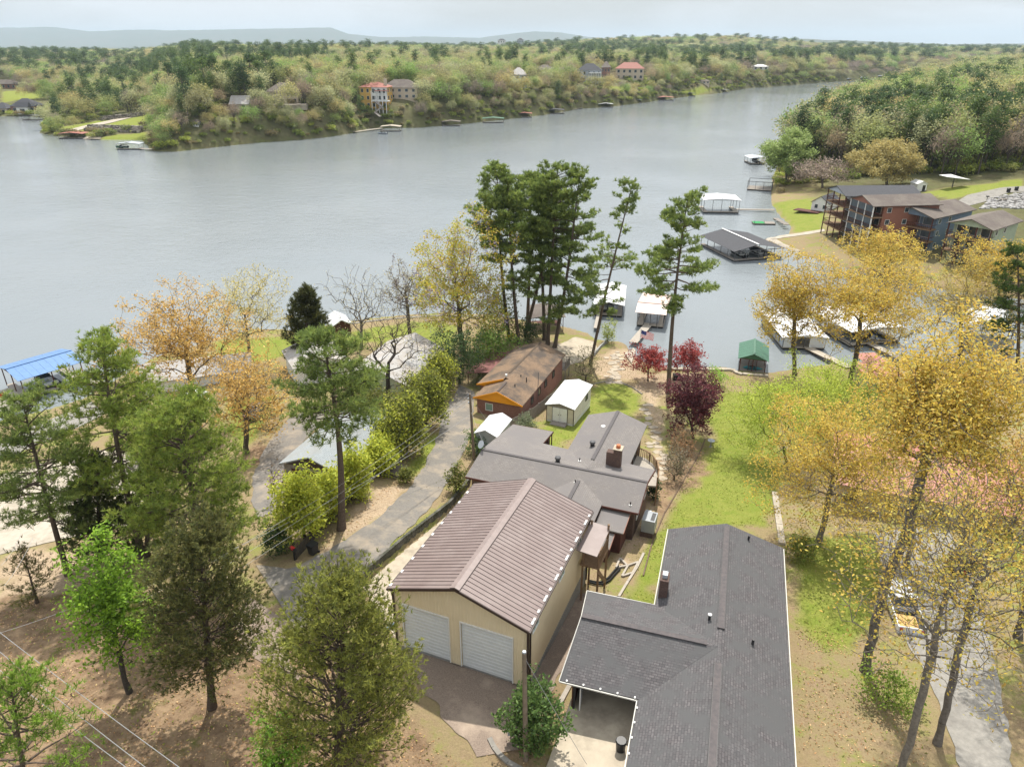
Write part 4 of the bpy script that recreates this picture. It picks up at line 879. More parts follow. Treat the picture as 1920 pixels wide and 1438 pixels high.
def cedar(seed, H, cr, cb, lean=(0, 0), base_r=.28, nbr=150, pal=((.075, .085, .025), (.095, .11, .025), (.06, .065, .025)), bark=(.12, .09, .07), dens=1.0, open_=0.3, k=7, ln=.34, wd=.075, shape=.75, tops=None):
    r = np.random.default_rng(seed); nt_ = max(8, int(H)); t = np.linspace(0, 1, nt_); T_ = np.column_stack([t[:, None] * np.array(lean)[None], t * H]); P0 = []; P1 = []; R0 = []; R1 = []; anc = []; dr = []
    tr_r = base_r * (1 - t * .92) ** .9
    for i in range(nt_ - 1): P0.append(T_[i]); P1.append(T_[i + 1]); R0.append(tr_r[i] * (1.35 if i == 0 else 1)); R1.append(tr_r[i + 1])
    for z in cb + (H - cb) * np.sort(r.random(nbr)):
        u = (z - cb) / (H - cb); o = np.array([lean[0] * z / H, lean[1] * z / H, z]); pr = (1 - u ** (1.6 if shape > .6 else 1.75 if shape > .56 else 2.3)) ** shape * (.72 + .28 * min(1, u / .18)); L_ = cr * pr * (.65 + .45 * r.random()) + .15; az = r.random() * 6.283; el = R(8 + 40 * u) + r.normal() * .2
        d = np.array([math.cos(az) * math.cos(el), math.sin(az) * math.cos(el), math.sin(el)]); kk = max(2, int(L_ / .7)); q = o; side = np.array([-math.sin(az), math.cos(az), 0])
        for s in range(kk):
            d2 = d + np.array([0, 0, .14 * s]) + r.normal(size=3) * .13; d2 /= np.linalg.norm(d2); q2 = q + d2 * L_ / kk
            P0.append(q); P1.append(q2); R0.append(max(.014, .016 * L_ * (1 - s / kk))); R1.append(.013); q = q2; f = (s + 1) / kk
            if f > open_:
                for _ in range(max(1, int(L_ / kk * 13 * dens))):
                    a_ = q + side * r.normal() * .33 * (.4 + L_ * .22) + d2 * r.normal() * .3 + np.array([0, 0, r.normal() * .16]); anc.append(a_); dr.append(d * .8 + np.array([0, 0, .35]))
    for _ in range(20): anc.append(T_[-1] + r.normal(size=3) * np.array([.18, .18, .35]) - np.array([0, 0, .3])); dr.append(np.array([0, 0, 1.0]))
    tr = limb_mesh('trunk', tuple(np.array(x) for x in (P0, P1, R0, R1)), [bark])
    return tr, crown_mesh('crown', [needles(np.array(anc), np.array(dr), k, ln, wd, r, pal, .6, .35)])
def bush(seed, H, cr, pal, n=260, leaf=10, lsize=.14, bark=(.10, .08, .06), spread=.2, stems=7, shell=3.0, tip=.012, lump=.3, upb=.4, elong=1.5):
    r = np.random.default_rng(seed); att = ell(r, n, (0, 0, H * .5), (cr, cr, H * .52), shell, lump, -.8); att[:, 2] = np.maximum(att[:, 2], .12)
    trunk = np.column_stack([np.zeros((3, 2)), np.linspace(0, H * .18, 3)]); pos, par = grow(r, trunk, att, .25, .8); rad, cnt = radii(par, max(.05, H * .018), tip)
    tr = limb_mesh('stem', segs(pos, par, rad), [bark]); A = np.repeat(att, leaf, 0)
    return tr, crown_mesh('foliage', [quads(A + r.normal(size=A.shape) * spread, np.full(len(A), lsize), r, pal, elong, upb)])
def put(name, label, cat, base, meshes, group=None, rz=0, sc=1.0, colr=None, names=('trunk', 'crown')):
    T = thing(name, label, cat, base, group); T.rotation_euler = (0, 0, rz); T.scale = (sc, sc, sc) if not hasattr(sc, '__len__') else sc
    for nm, me in zip(names, meshes):
        if me is None: continue
        o = bpy.data.objects.new(nm, me); col.objects.link(o); o.parent = T
        if colr is not None and nm in ('crown', 'foliage'): o.color = (*colr, 1)
    return T
def dims(bx, by, tx, ty, wpx, cby=None, base=None):
    """real size of a tree standing at ground pixel (bx, by) whose tip is seen at (tx, ty)"""
    b_ = G(bx, by) if base is None else np.array(base); top = PD(tx, ty, b_[1]); H = top[2] - b_[2]; m = pxm((b_ + top) / 2)
    cb = .3 * H if cby is None else max(.3, PD(tx, cby, b_[1])[2] - b_[2]); return b_, H, wpx * m / 2, cb, (top[0] - b_[0], 0)
PINEP = ((.17, .225, .06), (.23, .28, .07), (.125, .17, .05)); PINEY = ((.20, .26, .045), (.16, .215, .045), (.25, .29, .06))
def T_pine(label, bx, by, tx, ty, w, cby, seed, group=None, base=None, name='pine_tree', **k):
    b_, H, cr, cb, ln = dims(bx, by, tx, ty, w, cby, base); return put(name, label, 'tree', b_, pine(seed, H, cr, cb, ln, **k), group)
def T_cedar(label, bx, by, tx, ty, w, cby, seed, group=None, base=None, **k):
    b_, H, cr, cb, ln = dims(bx, by, tx, ty, w, cby, base); return put('cedar_tree', label, 'tree', b_, cedar(seed, H, cr, cb, ln, **k), group)
def T_broad(name, label, bx, by, tx, ty, w, cby, seed, group=None, base=None, **k):
    b_, H, cr, cb, ln = dims(bx, by, tx, ty, w, cby, base); return put(name, label, 'tree', b_, broadleaf(seed, H, cr, cb, ln, **k), group)
def T_bush(name, label, bx, by, ty, w, seed, pal, group=None, **k):
    b_, H, cr, cb, ln = dims(bx, by, bx, ty, w); return put(name, label, 'shrub', b_, bush(seed, H, cr, pal, **k), group, names=('stem', 'foliage'))
# tall pine stand by the lake
gp = 'tall pines clustered by the lake ramp'
for i, (bx, by, tx, ty, w, cby, lab) in enumerate([
    (955, 640, 932, 326, 112, 470, 'leftmost tall pine of the lakeside stand beside the yellow wisteria tree'),
    (973, 646, 952, 342, 96, 540, 'tall pine with a straight pale trunk directly left of the brown roof ridge'),
    (988, 618, 996, 334, 80, 470, 'tall dark pine half hidden in the middle of the lakeside stand'),
    (985, 626, 1046, 352, 100, 560, 'strongly leaning pine crossing behind the lakeside stand'),
    (1021, 638, 1006, 352, 84, 520, 'thin pine whose trunk rises just behind the brown roof peak'),
    (1027, 646, 1046, 313, 116, 480, 'tallest round-topped pine above the brick bungalow'),
    (1040, 652, 1086, 334, 120, 600, 'rightmost pine of the stand with branches drooping over the water')]):
    T_pine(lab, bx, by, tx, ty, w, cby, 100 + i, gp, nbr=64, pal=PINEP, base_r=.34, dens=1.1, curve=.4, tuft=12, ln=.45, wd=.10)
T_pine('thin leaning pine with a sparse crown in front of the white dock', 1107, 684, 1186, 345, 122, 612, 111, base_r=.27, nbr=50, dens=.95, dead=7, shape='flat', curve=1.4, tuft=12, ln=.42, wd=.09, pal=PINEP)
T_pine('tall pine with a flat layered crown standing right of the flag', 1253, 738, 1287, 388, 165, 566, 112, base_r=.36, nbr=56, dens=1.3, dead=3, shape='flat', curve=.3, tuft=12, ln=.42, wd=.09, pal=PINEP)
T_pine('big pine with a red-brown trunk beside the curved asphalt drive', 640, 992, 607, 640, 172, 812, 113, base_r=.36, nbr=70, dens=1.3, dead=5, curve=.5, tuft=11, ln=.38, wd=.06, pal=PINEP)
T_pine('tall pine with a dark trunk near the blue-roofed dock', 268, 1045, 190, 652, 190, 900, 114, base_r=.32, nbr=100, dens=1.25, dead=8, curve=.6, tuft=11, ln=.34, wd=.055, pal=PINEY)
T_pine('green pine at the left edge above the pale street', 128, 1078, 42, 752, 190, 985, 115, base_r=.26, nbr=95, dens=1.25, dead=5, curve=.5, tuft=11, ln=.32, wd=.05, pal=PINEP)
T_pine('bright green round-topped pine in the middle left', 384, 1100, 344, 768, 235, 1035, 116, base_r=.3, nbr=140, dens=1.3, dead=4, curve=.4, tuft=11, ln=.32, wd=.05, pal=PINEY)
T_pine('bright pine crown poking in at the lower left corner', 60, 1640, 22, 1298, 230, 1560, 117, base_r=.2, nbr=70, dens=1.1, tuft=12, ln=.26, wd=.035, pal=((.17, .26, .035), (.13, .2, .03)))
# cedars
T_cedar('large olive cedar in front of the garage doors', 632, 1468, 645, 1098, 425, 1456, 121, nbr=300, dens=1.0, base_r=.3, pal=((.19, .205, .045), (.25, .255, .055), (.135, .15, .04)), k=8, ln=.2, wd=.042, shape=.58, open_=.42)
T_cedar('dark shaggy cedar with a bare lower trunk on the brown litter', 398, 1326, 372, 985, 270, 1262, 122, nbr=190, dens=.95, base_r=.26, pal=((.115, .12, .04), (.15, .145, .045), (.08, .09, .032)), k=7, ln=.22, wd=.055, shape=.55, open_=.3)
T_cedar('dark green cedar behind the light green pear tree', 190, 1052, 180, 856, 140, 1035, 123, nbr=120, dens=1.0, pal=((.06, .08, .026), (.085, .10, .03)), k=6)
T_cedar('dense dark evergreen between the two left pine trunks', 275, 1042, 285, 880, 120, 1035, 124, nbr=90, dens=1.0, pal=((.06, .08, .026), (.085, .10, .03)), k=6)
T_cedar('conical dark cedar on the lake shore by the red hut', 574, 684, 575, 541, 100, 672, 125, nbr=150, dens=1.0, pal=((.06, .062, .022), (.08, .085, .025), (.05, .06, .02)), k=6, ln=.45, wd=.10)
T_cedar('small sparse conifer beside the pale street', 70, 1130, 42, 1030, 100, 1122, 126, nbr=60, dens=.5, base_r=.12, pal=((.10, .11, .03), (.12, .10, .035)), k=6, ln=.25, wd=.04)
# left deciduous
ORG = ((.46, .30, .08), (.43, .26, .075), (.50, .35, .11), (.36, .25, .085)); GOLD = ((.46, .345, .065), (.51, .375, .06), (.37, .32, .08), (.42, .275, .06)); GREYB = (.15, .13, .115)
T_broad('oak_tree', 'broad orange-budding oak in front of the lilac roof', 372, 800, 318, 527, 265, 735, 131, base_r=.38, npts=850, leaf=17, lsize=.19, lspread=.36, pal=ORG, bark=(.14, .12, .10), tufted=True)
T_broad('oak_tree', 'pale sparsely budding tree behind the orange oak', 470, 690, 455, 500, 165, 660, 132, base_r=.25, npts=480, leaf=7, lsize=.17, lspread=.42, pal=((.45, .38, .13), (.38, .33, .12)), bark=GREYB)
T_broad('oak_tree', 'smaller orange oak beside the left asphalt drive', 462, 850, 468, 655, 175, 820, 133, base_r=.3, npts=480, leaf=7, lsize=.19, lspread=.42, pal=ORG, bark=(.13, .11, .09))
T_broad('forked_tree', 'bare forked tree with a dark trunk in the bamboo hedge', 724, 786, 738, 560, 190, 700, 134, base_r=.27, npts=480, leaf=1, lsize=.12, lspread=.3, pal=((.35, .30, .13),), bark=(.085, .07, .06), tip=.014, fork=.15, lump=.5)
T_broad('bare_tree', 'grey leafless tree on the shore lawn', 678, 655, 668, 492, 150, 630, 135, base_r=.25, npts=300, leaf=1, lsize=.16, lspread=.3, pal=((.40, .36, .22),), bark=(.19, .17, .155), tip=.025, fork=.2)
T_broad('bare_tree', 'grey vine-draped tree beside the yellow oak', 768, 640, 755, 478, 120, 600, 136, base_r=.3, npts=260, leaf=3, lsize=.18, lspread=.35, pal=((.30, .26, .15), (.22, .19, .13)), bark=(.15, .13, .12), tip=.03, vine=((.16, .13, .11), (.22, .18, .20)))
T_broad('oak_tree', 'yellow-leaved oak hung with lilac wisteria by the pines', 868, 660, 850, 406, 200, 640, 137, base_r=.42, npts=620, leaf=12, lsize=.22, lspread=.42, pal=((.40, .33, .04), (.44, .30, .04), (.30, .31, .05), (.34, .34, .06)), bark=(.15, .13, .11), vine=((.38, .31, .48), (.46, .38, .55), (.30, .25, .38)))
T_broad('pear_tree', 'bright green slender pear tree on the brown slope', 243, 1298, 192, 1006, 150, 1248, 138, base_r=.17, npts=420, leaf=11, lsize=.17, lspread=.28, pal=((.16, .27, .025), (.21, .33, .03), (.12, .21, .02)), bark=(.08, .07, .06), shell=2.0)
T_broad('sapling', 'young bright green sapling at the bottom edge', 532, 1490, 520, 1345, 120, 1470, 139, base_r=.07, npts=150, leaf=9, lsize=.12, lspread=.2, pal=((.16, .29, .03), (.12, .23, .03)), bark=(.1, .08, .07), tip=.01)
# right side
T_broad('maple_tree', 'left red maple by the flagstone path', 1215, 714, 1219, 646, 78, 697, 141, base_r=.12, npts=200, leaf=10, lsize=.2, lspread=.28, pal=((.26, .045, .04), (.33, .07, .055), (.2, .035, .035)), bark=(.12, .09, .08), fork=.1)
T_broad('maple_tree', 'right red maple beyond the layered pine', 1290, 708, 1288, 643, 66, 694, 142, base_r=.12, npts=190, leaf=10, lsize=.2, lspread=.28, pal=((.27, .045, .045), (.34, .075, .06), (.2, .035, .035)), bark=(.12, .09, .08), fork=.1)
T_broad('maple_tree', 'dark purple-leaved maple beside the lawn', 1300, 822, 1296, 694, 122, 806, 143, base_r=.15, npts=420, leaf=14, lsize=.19, lspread=.3, pal=((.105, .028, .036), (.14, .04, .045), (.075, .022, .03)), bark=(.07, .05, .05), fork=.1, shell=2.0)
LIME = ((.33, .39, .05), (.38, .43, .065), (.26, .33, .045))
T_broad('willow_tree', 'lime green fine-leaved tree on the lawn corner', 1475, 868, 1446, 696, 190, 850, 144, base_r=.17, npts=680, leaf=15, lsize=.12, lspread=.4, pal=LIME, bark=(.12, .105, .09), fork=.1, tip=.014)
T_broad('willow_tree', 'smaller lime green tree behind the green-roofed hut', 1552, 800, 1552, 668, 150, 790, 145, base_r=.14, npts=460, leaf=14, lsize=.13, lspread=.4, pal=LIME, bark=(.12, .105, .09), fork=.1, tip=.014)
T_broad('willow_tree', 'slim pale green tree beside the salmon boathouse', 1640, 780, 1622, 712, 60, 772, 146, base_r=.1, npts=150, leaf=4, lsize=.2, lspread=.4, pal=((.25, .36, .06), (.30, .4, .07)), bark=(.12, .1, .09), fork=.1)
GREEN_G = ((.40, .33, .065), (.46, .33, .06), (.33, .30, .08), (.37, .25, .06)); PALEB = (.25, .22, .185)
for bx, by, tx, ty, w, cby, lab, lf, pal, npt, ls, sp, br, bk in [
    (1490, 703, 1485, 474, 155, 650, 'golden oak standing over the left white-roofed boathouse', 24, GOLD, 580, .2, .42, .32, (.13, .105, .085)),
    (1592, 722, 1635, 470, 300, 650, 'wide golden oak between the two white-roofed boathouses', 26, GOLD, 900, .2, .42, .36, (.13, .105, .085)),
    (1800, 668, 1790, 468, 250, 648, 'brownish half-bare oak in front of the dark right pine', 20, ((.34, .28, .08), (.38, .28, .07), (.27, .22, .08)), 520, .2, .42, .3, (.14, .12, .10)),
    (1660, 520, 1655, 424, 165, 512, 'golden oak in front of the lakeside row houses', 22, GOLD, 450, .27, .48, .36, (.13, .105, .085)),
    (1875, 560, 1862, 440, 150, 556, 'golden oak below the sage green row house', 22, GOLD, 470, .27, .48, .36, (.13, .105, .085)),
    (1535, 1016, 1600, 716, 305, 985, 'golden oak spreading over the kerb behind the shingled house', 28, GOLD, 950, .13, .36, .26, PALEB),
    (1622, 1258, 1812, 612, 290, 890, 'tallest golden oak whose thick leaning trunk hides the white pickup', 25, GOLD, 1000, .13, .36, .3, (.17, .15, .13)),
    (1700, 1062, 1745, 830, 300, 1030, 'twiggy oak with few buds beside the parked black car', 9, GREEN_G, 760, .12, .34, .2, PALEB),
    (1757, 1394, 1960, 800, 450, 1190, 'large sparse oak leaning right beside the grey drive', 10, GREEN_G, 900, .11, .36, .21, (.21, .185, .16)),
    (1682, 1478, 1810, 880, 400, 1250, 'nearly bare grey oak at the bottom right corner', 7, GREEN_G, 850, .11, .34, .2, PALEB),
    (1908, 1195, 1965, 760, 280, 1050, 'oak with reddish buds at the right edge', 18, ((.42, .30, .07), (.36, .22, .07)), 560, .13, .34, .26, (.16, .14, .12))]:
    T_broad('oak_tree', lab, bx, by, tx, ty, w, cby, 150 + bx, None, base_r=br, npts=npt, leaf=lf, lsize=ls, lspread=sp, pal=pal, bark=bk, tip=.016, tufted=True)
T_pine('dark pine at the right edge above the arched white roof', 1908, 690, 1908, 470, 110, 668, 171, base_r=.3, nbr=70, dens=1.0, tuft=10, ln=.42, wd=.075, pal=((.05, .085, .02), (.07, .11, .022)))
# shrubs
YG = ((.38, .41, .05), (.43, .44, .055), (.28, .33, .045)); OLV = ((.13, .15, .03), (.19, .19, .04), (.10, .12, .03)); DKG = ((.035, .065, .02), (.05, .085, .025))
for i, (nm, lab, bx, by, ty, w, pal, kw) in enumerate([
    ('bamboo_clump', 'yellow-green bamboo clump below the silver garage roof', 572, 1012, 888, 84, YG, dict(n=520, leaf=15, spread=.34, lsize=.19)),
    ('bamboo_clump', 'bright yellow bamboo behind the brown fence', 666, 934, 846, 62, YG, dict(n=460, leaf=15, spread=.34, lsize=.19)),
    ('bamboo_clump', 'yellow bamboo at the upper end of the brown fence', 718, 886, 822, 50, YG, dict(n=420, leaf=15, spread=.34, lsize=.19)),
    ('bamboo_clump', 'olive bamboo hedge clump right of the bare forked tree', 764, 850, 742, 76, OLV + YG[:1], dict(n=520, leaf=15, spread=.4, lsize=.21)),
    ('bamboo_clump', 'olive bamboo clump leaning over the small white well house', 738, 866, 772, 60, OLV + YG[:2], dict(n=360, leaf=14, spread=.36, lsize=.2)),
    ('bamboo_clump', 'low yellow bamboo at the foot of the big red-brown pine', 622, 972, 885, 56, YG, dict(n=320, leaf=14, spread=.3, lsize=.18)),
    ('bamboo_clump', 'olive bamboo hedge clump at the bend of the drive', 800, 800, 695, 82, OLV + YG[:1], dict(n=520, leaf=15, spread=.4, lsize=.21)),
    ('bamboo_clump', 'yellow-tipped bamboo left of the dark hollies', 826, 740, 662, 56, OLV + YG[:2], dict(n=420, leaf=14, spread=.4, lsize=.21)),
    ('bamboo_clump', 'olive scrub in front of the pale-roofed house', 700, 800, 738, 110, OLV, dict(n=420, leaf=13, spread=.45, lsize=.21)),
    ('leafless_shrub', 'brown leafless shrub above the bamboo hedge', 775, 765, 688, 80, ((.2, .165, .12), (.16, .13, .10)), dict(n=300, leaf=3, spread=.3)),
    ('holly_bush', 'dark green holly left of the brick bungalow', 862, 720, 615, 85, DKG, dict(n=360, leaf=12, spread=.3, lsize=.2)),
    ('holly_bush', 'mid green leafy tree bush behind the bungalow awning', 925, 690, 618, 95, ((.10, .17, .03), (.14, .21, .035)), dict(n=330, leaf=12, spread=.35, lsize=.22)),
    ('vine_thicket', 'yellow-green vine thicket under the lakeside pines', 935, 640, 530, 80, OLV + ((.2, .24, .05),), dict(n=300, leaf=8, spread=.4, lsize=.24)),
    ('holly_bush', 'dark green bush at the foot of the lakeside pines', 985, 640, 600, 60, DKG, dict(n=200, leaf=10, spread=.3, lsize=.2)),
    ('rounded_shrub', 'glossy green rounded bush beside the front utility pole', 1000, 1392, 1296, 106, ((.075, .13, .03), (.11, .17, .045), (.05, .09, .025)), dict(n=420, leaf=12, spread=.16, lsize=.15)),
    ('leafless_shrub', 'grey-green leafless shrub at the foot of the leaning pine', 1098, 716, 648, 58, ((.16, .16, .07), (.2, .19, .09)), dict(n=240, leaf=4, spread=.25)),
    ('leafless_shrub', 'brown twiggy shrub below the purple maple', 1275, 872, 802, 62, ((.27, .16, .08), (.22, .13, .07)), dict(n=280, leaf=3, spread=.2)),
    ('leafless_shrub', 'grey twiggy shrub on the gravel path by the curved deck', 1264, 900, 838, 48, ((.2, .18, .12), (.17, .15, .10)), dict(n=220, leaf=4, spread=.15)),
    ('climber', 'bright yellow-green climber on a stump by the boat ramp', 1140, 642, 600, 28, ((.32, .34, .04), (.2, .26, .04)), dict(n=120, leaf=12, spread=.25)),
    ('holly_bush', 'green shrub beside the satellite dish end of the grey house', 898, 850, 808, 50, ((.07, .13, .03), (.1, .17, .035)), dict(n=200, leaf=10, spread=.2)),
    ('rounded_shrub', 'grey-green clipped shrub beside the plank fence', 985, 815, 780, 34, ((.13, .16, .09), (.17, .19, .11)), dict(n=160, leaf=10, spread=.2)),
    ('rounded_shrub', 'olive round shrub on the drive verge', 855, 922, 872, 38, OLV, dict(n=180, leaf=8, spread=.15)),
    ('rounded_shrub', 'low green shrub beside the well house', 762, 905, 878, 32, OLV, dict(n=120, leaf=9, spread=.15)),
    ('holly_bush', 'small lime shrub by the stone wall at the lake edge', 1340, 722, 690, 48, ((.22, .38, .04), (.18, .32, .035)), dict(n=140, leaf=10, spread=.25)),
    ('holly_bush', 'dark shrub behind the air conditioner of the grey house', 1225, 935, 898, 22, DKG, dict(n=90, leaf=10, spread=.12)),
    ('leafless_shrub', 'reddish leafless shrub by the left asphalt drive', 505, 800, 745, 60, ((.28, .15, .07), (.2, .2, .05)), dict(n=200, leaf=5, spread=.25)),
    ('rounded_shrub', 'low bright green shrub under the bare grey oak', 1660, 1320, 1262, 110, ((.14, .22, .03), (.19, .24, .04)), dict(n=220, leaf=7, spread=.2, lsize=.13)),
    ('rounded_shrub', 'green shrub between the shingled house and the oaks', 1500, 1050, 1005, 50, ((.12, .17, .03), (.2, .2, .04)), dict(n=180, leaf=8, spread=.16)),
    ('leafless_shrub', 'dry twig shrub on the left drive near the silver garage', 527, 935, 858, 50, ((.22, .16, .1),), dict(n=130, leaf=1, spread=.15)),
    ('rounded_shrub', 'dark green ground shrub by the mailbox', 520, 1035, 985, 60, DKG, dict(n=180, leaf=9, spread=.2))]):
    T_bush(nm, lab, bx, by, ty, w, 200 + i, pal, None, **kw)

T_broad('oak_tree', 'broad golden oak at the wood edge above the slate-roofed row house', 1662, 352, 1668, 262, 150, 335, 181, base_r=.45, npts=420, leaf=22, lsize=.42, lspread=.7, pal=((.33, .27, .10), (.36, .29, .10), (.28, .25, .11)), bark=(.15, .13, .11), tip=.05)
T_broad('willow_tree', 'light green willow on the right bank above the tiny dock', 1474, 346, 1478, 246, 100, 330, 182, base_r=.35, npts=320, leaf=22, lsize=.5, lspread=.8, pal=((.22, .29, .09), (.26, .32, .11)), bark=(.15, .13, .11), tip=.04)
T_broad('bare_tree', 'wide grey-brown leafless tree at the right bank wood edge', 1542, 352, 1538, 298, 115, 342, 183, base_r=.35, npts=520, leaf=3, lsize=.4, lspread=.6, pal=((.27, .21, .17), (.31, .25, .2)), bark=(.2, .165, .145), tip=.05)
T_broad('bare_tree', 'half-bare waterside tree with pale buds beside the willow', 1462, 326, 1452, 268, 60, 318, 184, base_r=.25, npts=300, leaf=4, lsize=.35, lspread=.6, pal=((.32, .30, .14), (.28, .23, .15)), bark=(.2, .165, .145), tip=.04)
# ---------------------------------------------------------------- far banks: template trees shared by many objects
fr = np.random.default_rng(5)
LB[0] = 1.15
def far_crown(seed, H, cr, cb, n, size, kind):
    r = np.random.default_rng(seed)
    if kind == 'pine':
        z = cb + (H - cb) * r.random(26) ** .8; u = (z - cb) / (H - cb); rad = cr * np.sqrt(np.maximum(.08, 1 - (np.maximum(0, u - .3) / .72) ** 2)) * (.4 + .6 * r.random(26)); az = r.random(26) * 6.28
        cc = np.column_stack([np.cos(az) * rad * .75, np.sin(az) * rad * .75, z]); k = r.integers(0, 26, n); p = cc[k] + r.normal(size=(n, 3)) * np.array([.95, .95, .5]) * cr * .27
        return crown_mesh('crown', [quads(p, np.full(n, size), r, ((1, 1, 1), (.75, .8, .8), (1.2, 1.15, .9)), 1.5, .5, .25)])
    m = 34; d = r.normal(size=(m, 3)); d[:, 2] = np.abs(d[:, 2]) * 1.1 - .35; d /= np.linalg.norm(d, axis=1, keepdims=True); zc = (H + cb) / 2
    cc = np.array([0, 0, zc]) + d * np.array([cr, cr, (H - cb) / 2]) * (.55 + .4 * r.random((m, 1))); k = r.integers(0, m, n)
    p = cc[k] + r.normal(size=(n, 3)) * cr * .19
    if kind == 'bare': return crown_mesh('crown', [quads(p, np.full(n, size), r, ((1, 1, 1), (.8, .8, .8), (1.2, 1.15, 1.1)), 4.5, -.4, .3)])
    return crown_mesh('crown', [quads(p, np.full(n, size), r, ((1, 1, 1), (.8, .85, .8), (1.25, 1.2, 1.0)), 1.5, .5, .25)])
def far_trunk(seed, H, cr, cb, kind):
    r = np.random.default_rng(seed); P0 = [np.zeros(3)]; P1 = [np.array([r.normal() * .2, r.normal() * .2, H * (.85 if kind == 'pine' else .5)])]; R0 = [H * .016]; R1 = [H * .006]
    top = P1[0]
    for i in range(4 if kind == 'pine' else (22 if kind == 'bare' else 11)):
        az = r.random() * 6.28; st = P1[0] * (.5 + .5 * r.random()) if kind != 'pine' else P1[0] * (.4 + .5 * r.random()); e = st + np.array([math.cos(az) * cr * .75, math.sin(az) * cr * .75, (H - st[2]) * (.3 + .6 * r.random()) if kind != 'pine' else .5]); mid = (st + e) / 2 + np.array([0, 0, .5])
        P0 += [st, mid]; P1 += [mid, e]; R0 += [H * .006, H * .004]; R1 += [H * .004, H * .002]
    return limb_mesh('trunk', tuple(np.array(x) for x in (P0, P1, R0, R1)), [(.15, .125, .105)])
TPL = {'oak': [], 'bare': [], 'pine': []}
for i in range(5): TPL['oak'].append((far_trunk(300 + i, 15, 5.6, 4.5, 'oak'), far_crown(310 + i, 15, 5.6 + .5 * (i % 3), 3.8, 1700, .43, 'oak')))
for i in range(3): TPL['bare'].append((far_trunk(320 + i, 15, 5, 4, 'bare'), far_crown(330 + i, 15, 5.2, 4.5, 1100, .22, 'bare')))
for i in range(4): TPL['pine'].append((far_trunk(340 + i, 20, 3.6, 8, 'pine'), far_crown(350 + i, 20, 3.9, 7.5, 1300, .46, 'pine')))
FCOL = {'oak': [(0.277, 0.306, 0.124), (0.323, 0.339, 0.152), (0.338, 0.321, 0.145), (0.230, 0.294, 0.105), (0.356, 0.303, 0.145), (0.284, 0.271, 0.149), (0.203, 0.292, 0.087), (0.353, 0.361, 0.205)], 'bare': [(.27, .215, .165), (.31, .25, .19), (.25, .21, .18), (.35, .28, .18)], 'pine': [(.075, .12, .04), (.09, .135, .04), (.06, .10, .04)]}
CNAME = {'oak': ['olive-yellow budding tree', 'pale yellow budding tree', 'golden budding tree', 'fresh green budding tree', 'orange budding tree', 'dull tan budding tree', 'bright green leafing tree', 'creamy yellow budding tree'], 'bare': ['brown leafless tree', 'light brown leafless tree', 'grey leafless tree', 'reddish tan leafless tree'], 'pine': ['dark green pine', 'mid green pine', 'blackish green pine']}
LABF = {'oak': 'budding yellow-green or golden broadleaf tree of the spring woods', 'bare': 'still leafless grey-brown tree of the spring woods', 'pine': 'dark green pine rising among the spring woods'}
# candidate positions over the visible land
pts = []
y = 200.0
while y < 3900:
    s = max(7.0, .0125 * y); xs = np.arange(-.86 * y - 20, .86 * y + 20, s); xs = xs + (fr.random(len(xs)) - .5) * s * .9; yy = y + (fr.random(len(xs)) - .5) * s * .9; pts.append(np.column_stack([xs, yy, np.full(len(xs), s)])); y += s * .92
pts = np.vstack(pts); X, Y = pts[:, 0], pts[:, 1]
dF, dR = sdist(X, Y, POLY[2]), sdist(X, Y, POLY[1])
keep = (dF > 2.5) | (dR > 4)
CLEAR = LAWN[9:] + [Gp(p) for p in ([(1446, 380), (1500, 340), (1600, 335), (1760, 345), (1990, 340), (2100, 470), (1990, 560), (1800, 540), (1560, 490), (1433, 450)],
    [(1700, 352), (1800, 330), (1990, 318), (1990, 360), (1800, 378)],
    [(690, 236), (782, 236), (770, 196), (700, 190)], [(1080, 166), (1130, 166), (1122, 145), (1082, 145)], [(1148, 172), (1215, 178), (1215, 150), (1150, 148)], [(975, 150), (1035, 150), (1030, 136), (975, 136)],
    [(500, 212), (570, 212), (565, 196), (500, 196)], [(0, 225), (90, 222), (85, 200), (0, 205)], [(0, 205), (150, 205), (140, 188), (0, 190)], [(170, 232), (275, 212), (285, 240), (200, 256)], [(415, 226), (470, 226), (470, 210), (420, 208)], [(280, 210), (302, 210), (302, 196), (282, 196)])]
HPX = [(702, 204, 56), (750, 188, 70), (530, 196, 64), (450, 212, 36), (970, 164, 34), (1020, 148, 42), (1104, 156, 48), (1135, 149, 18), (1180, 151, 56), (1260, 134, 24), (1426, 133, 32), (1320, 158, 24), (46, 214, 50), (8, 168, 50), (291, 197, 20), (367, 239, 16)]
for px_, py_, w_ in HPX: CLEAR.append(Gp([(px_ - w_ * .5, py_ + 15), (px_ + w_ * .5, py_ + 15), (px_ + w_ * .52, py_ - 12), (px_ - w_ * .52, py_ - 12)]))
CLEAR.append(Gp([(1446, 360), (1446, 318), (1600, 326), (1760, 330), (1760, 352), (1600, 362)]))
for p in CLEAR:
    lo, hi = p.min(0), p.max(0); k = np.where((X > lo[0]) & (X < hi[0]) & (Y > lo[1]) & (Y < hi[1]))[0]; keep[k] &= ~(sdist(X[k], Y[k], p) > -1)
onR = dR > 0
keep &= ~((~onR) & (X / Y < -.47) & (dF < 60) & (fr.random(len(X)) < .55))
pts, dF, dR, onR = pts[keep], dF[keep], dR[keep], onR[keep]; X, Y = pts[:, 0], pts[:, 1]; Z = zland(X, Y)
pn = vnoise(X, Y, 70, 31) * .6 + vnoise(X, Y, 260, 32) * .4; u = fr.random(len(X))
ppine = np.where(onR, .07 + .5 * sst(pn, .50, .66), .03 + .42 * sst(pn, .54, .70)) + .10 * sst(Y, 1200, 2400) * sst(X / Y, -.25, .1); ppine = np.where((dF > 0) & (dF < 25), ppine * .25, ppine)
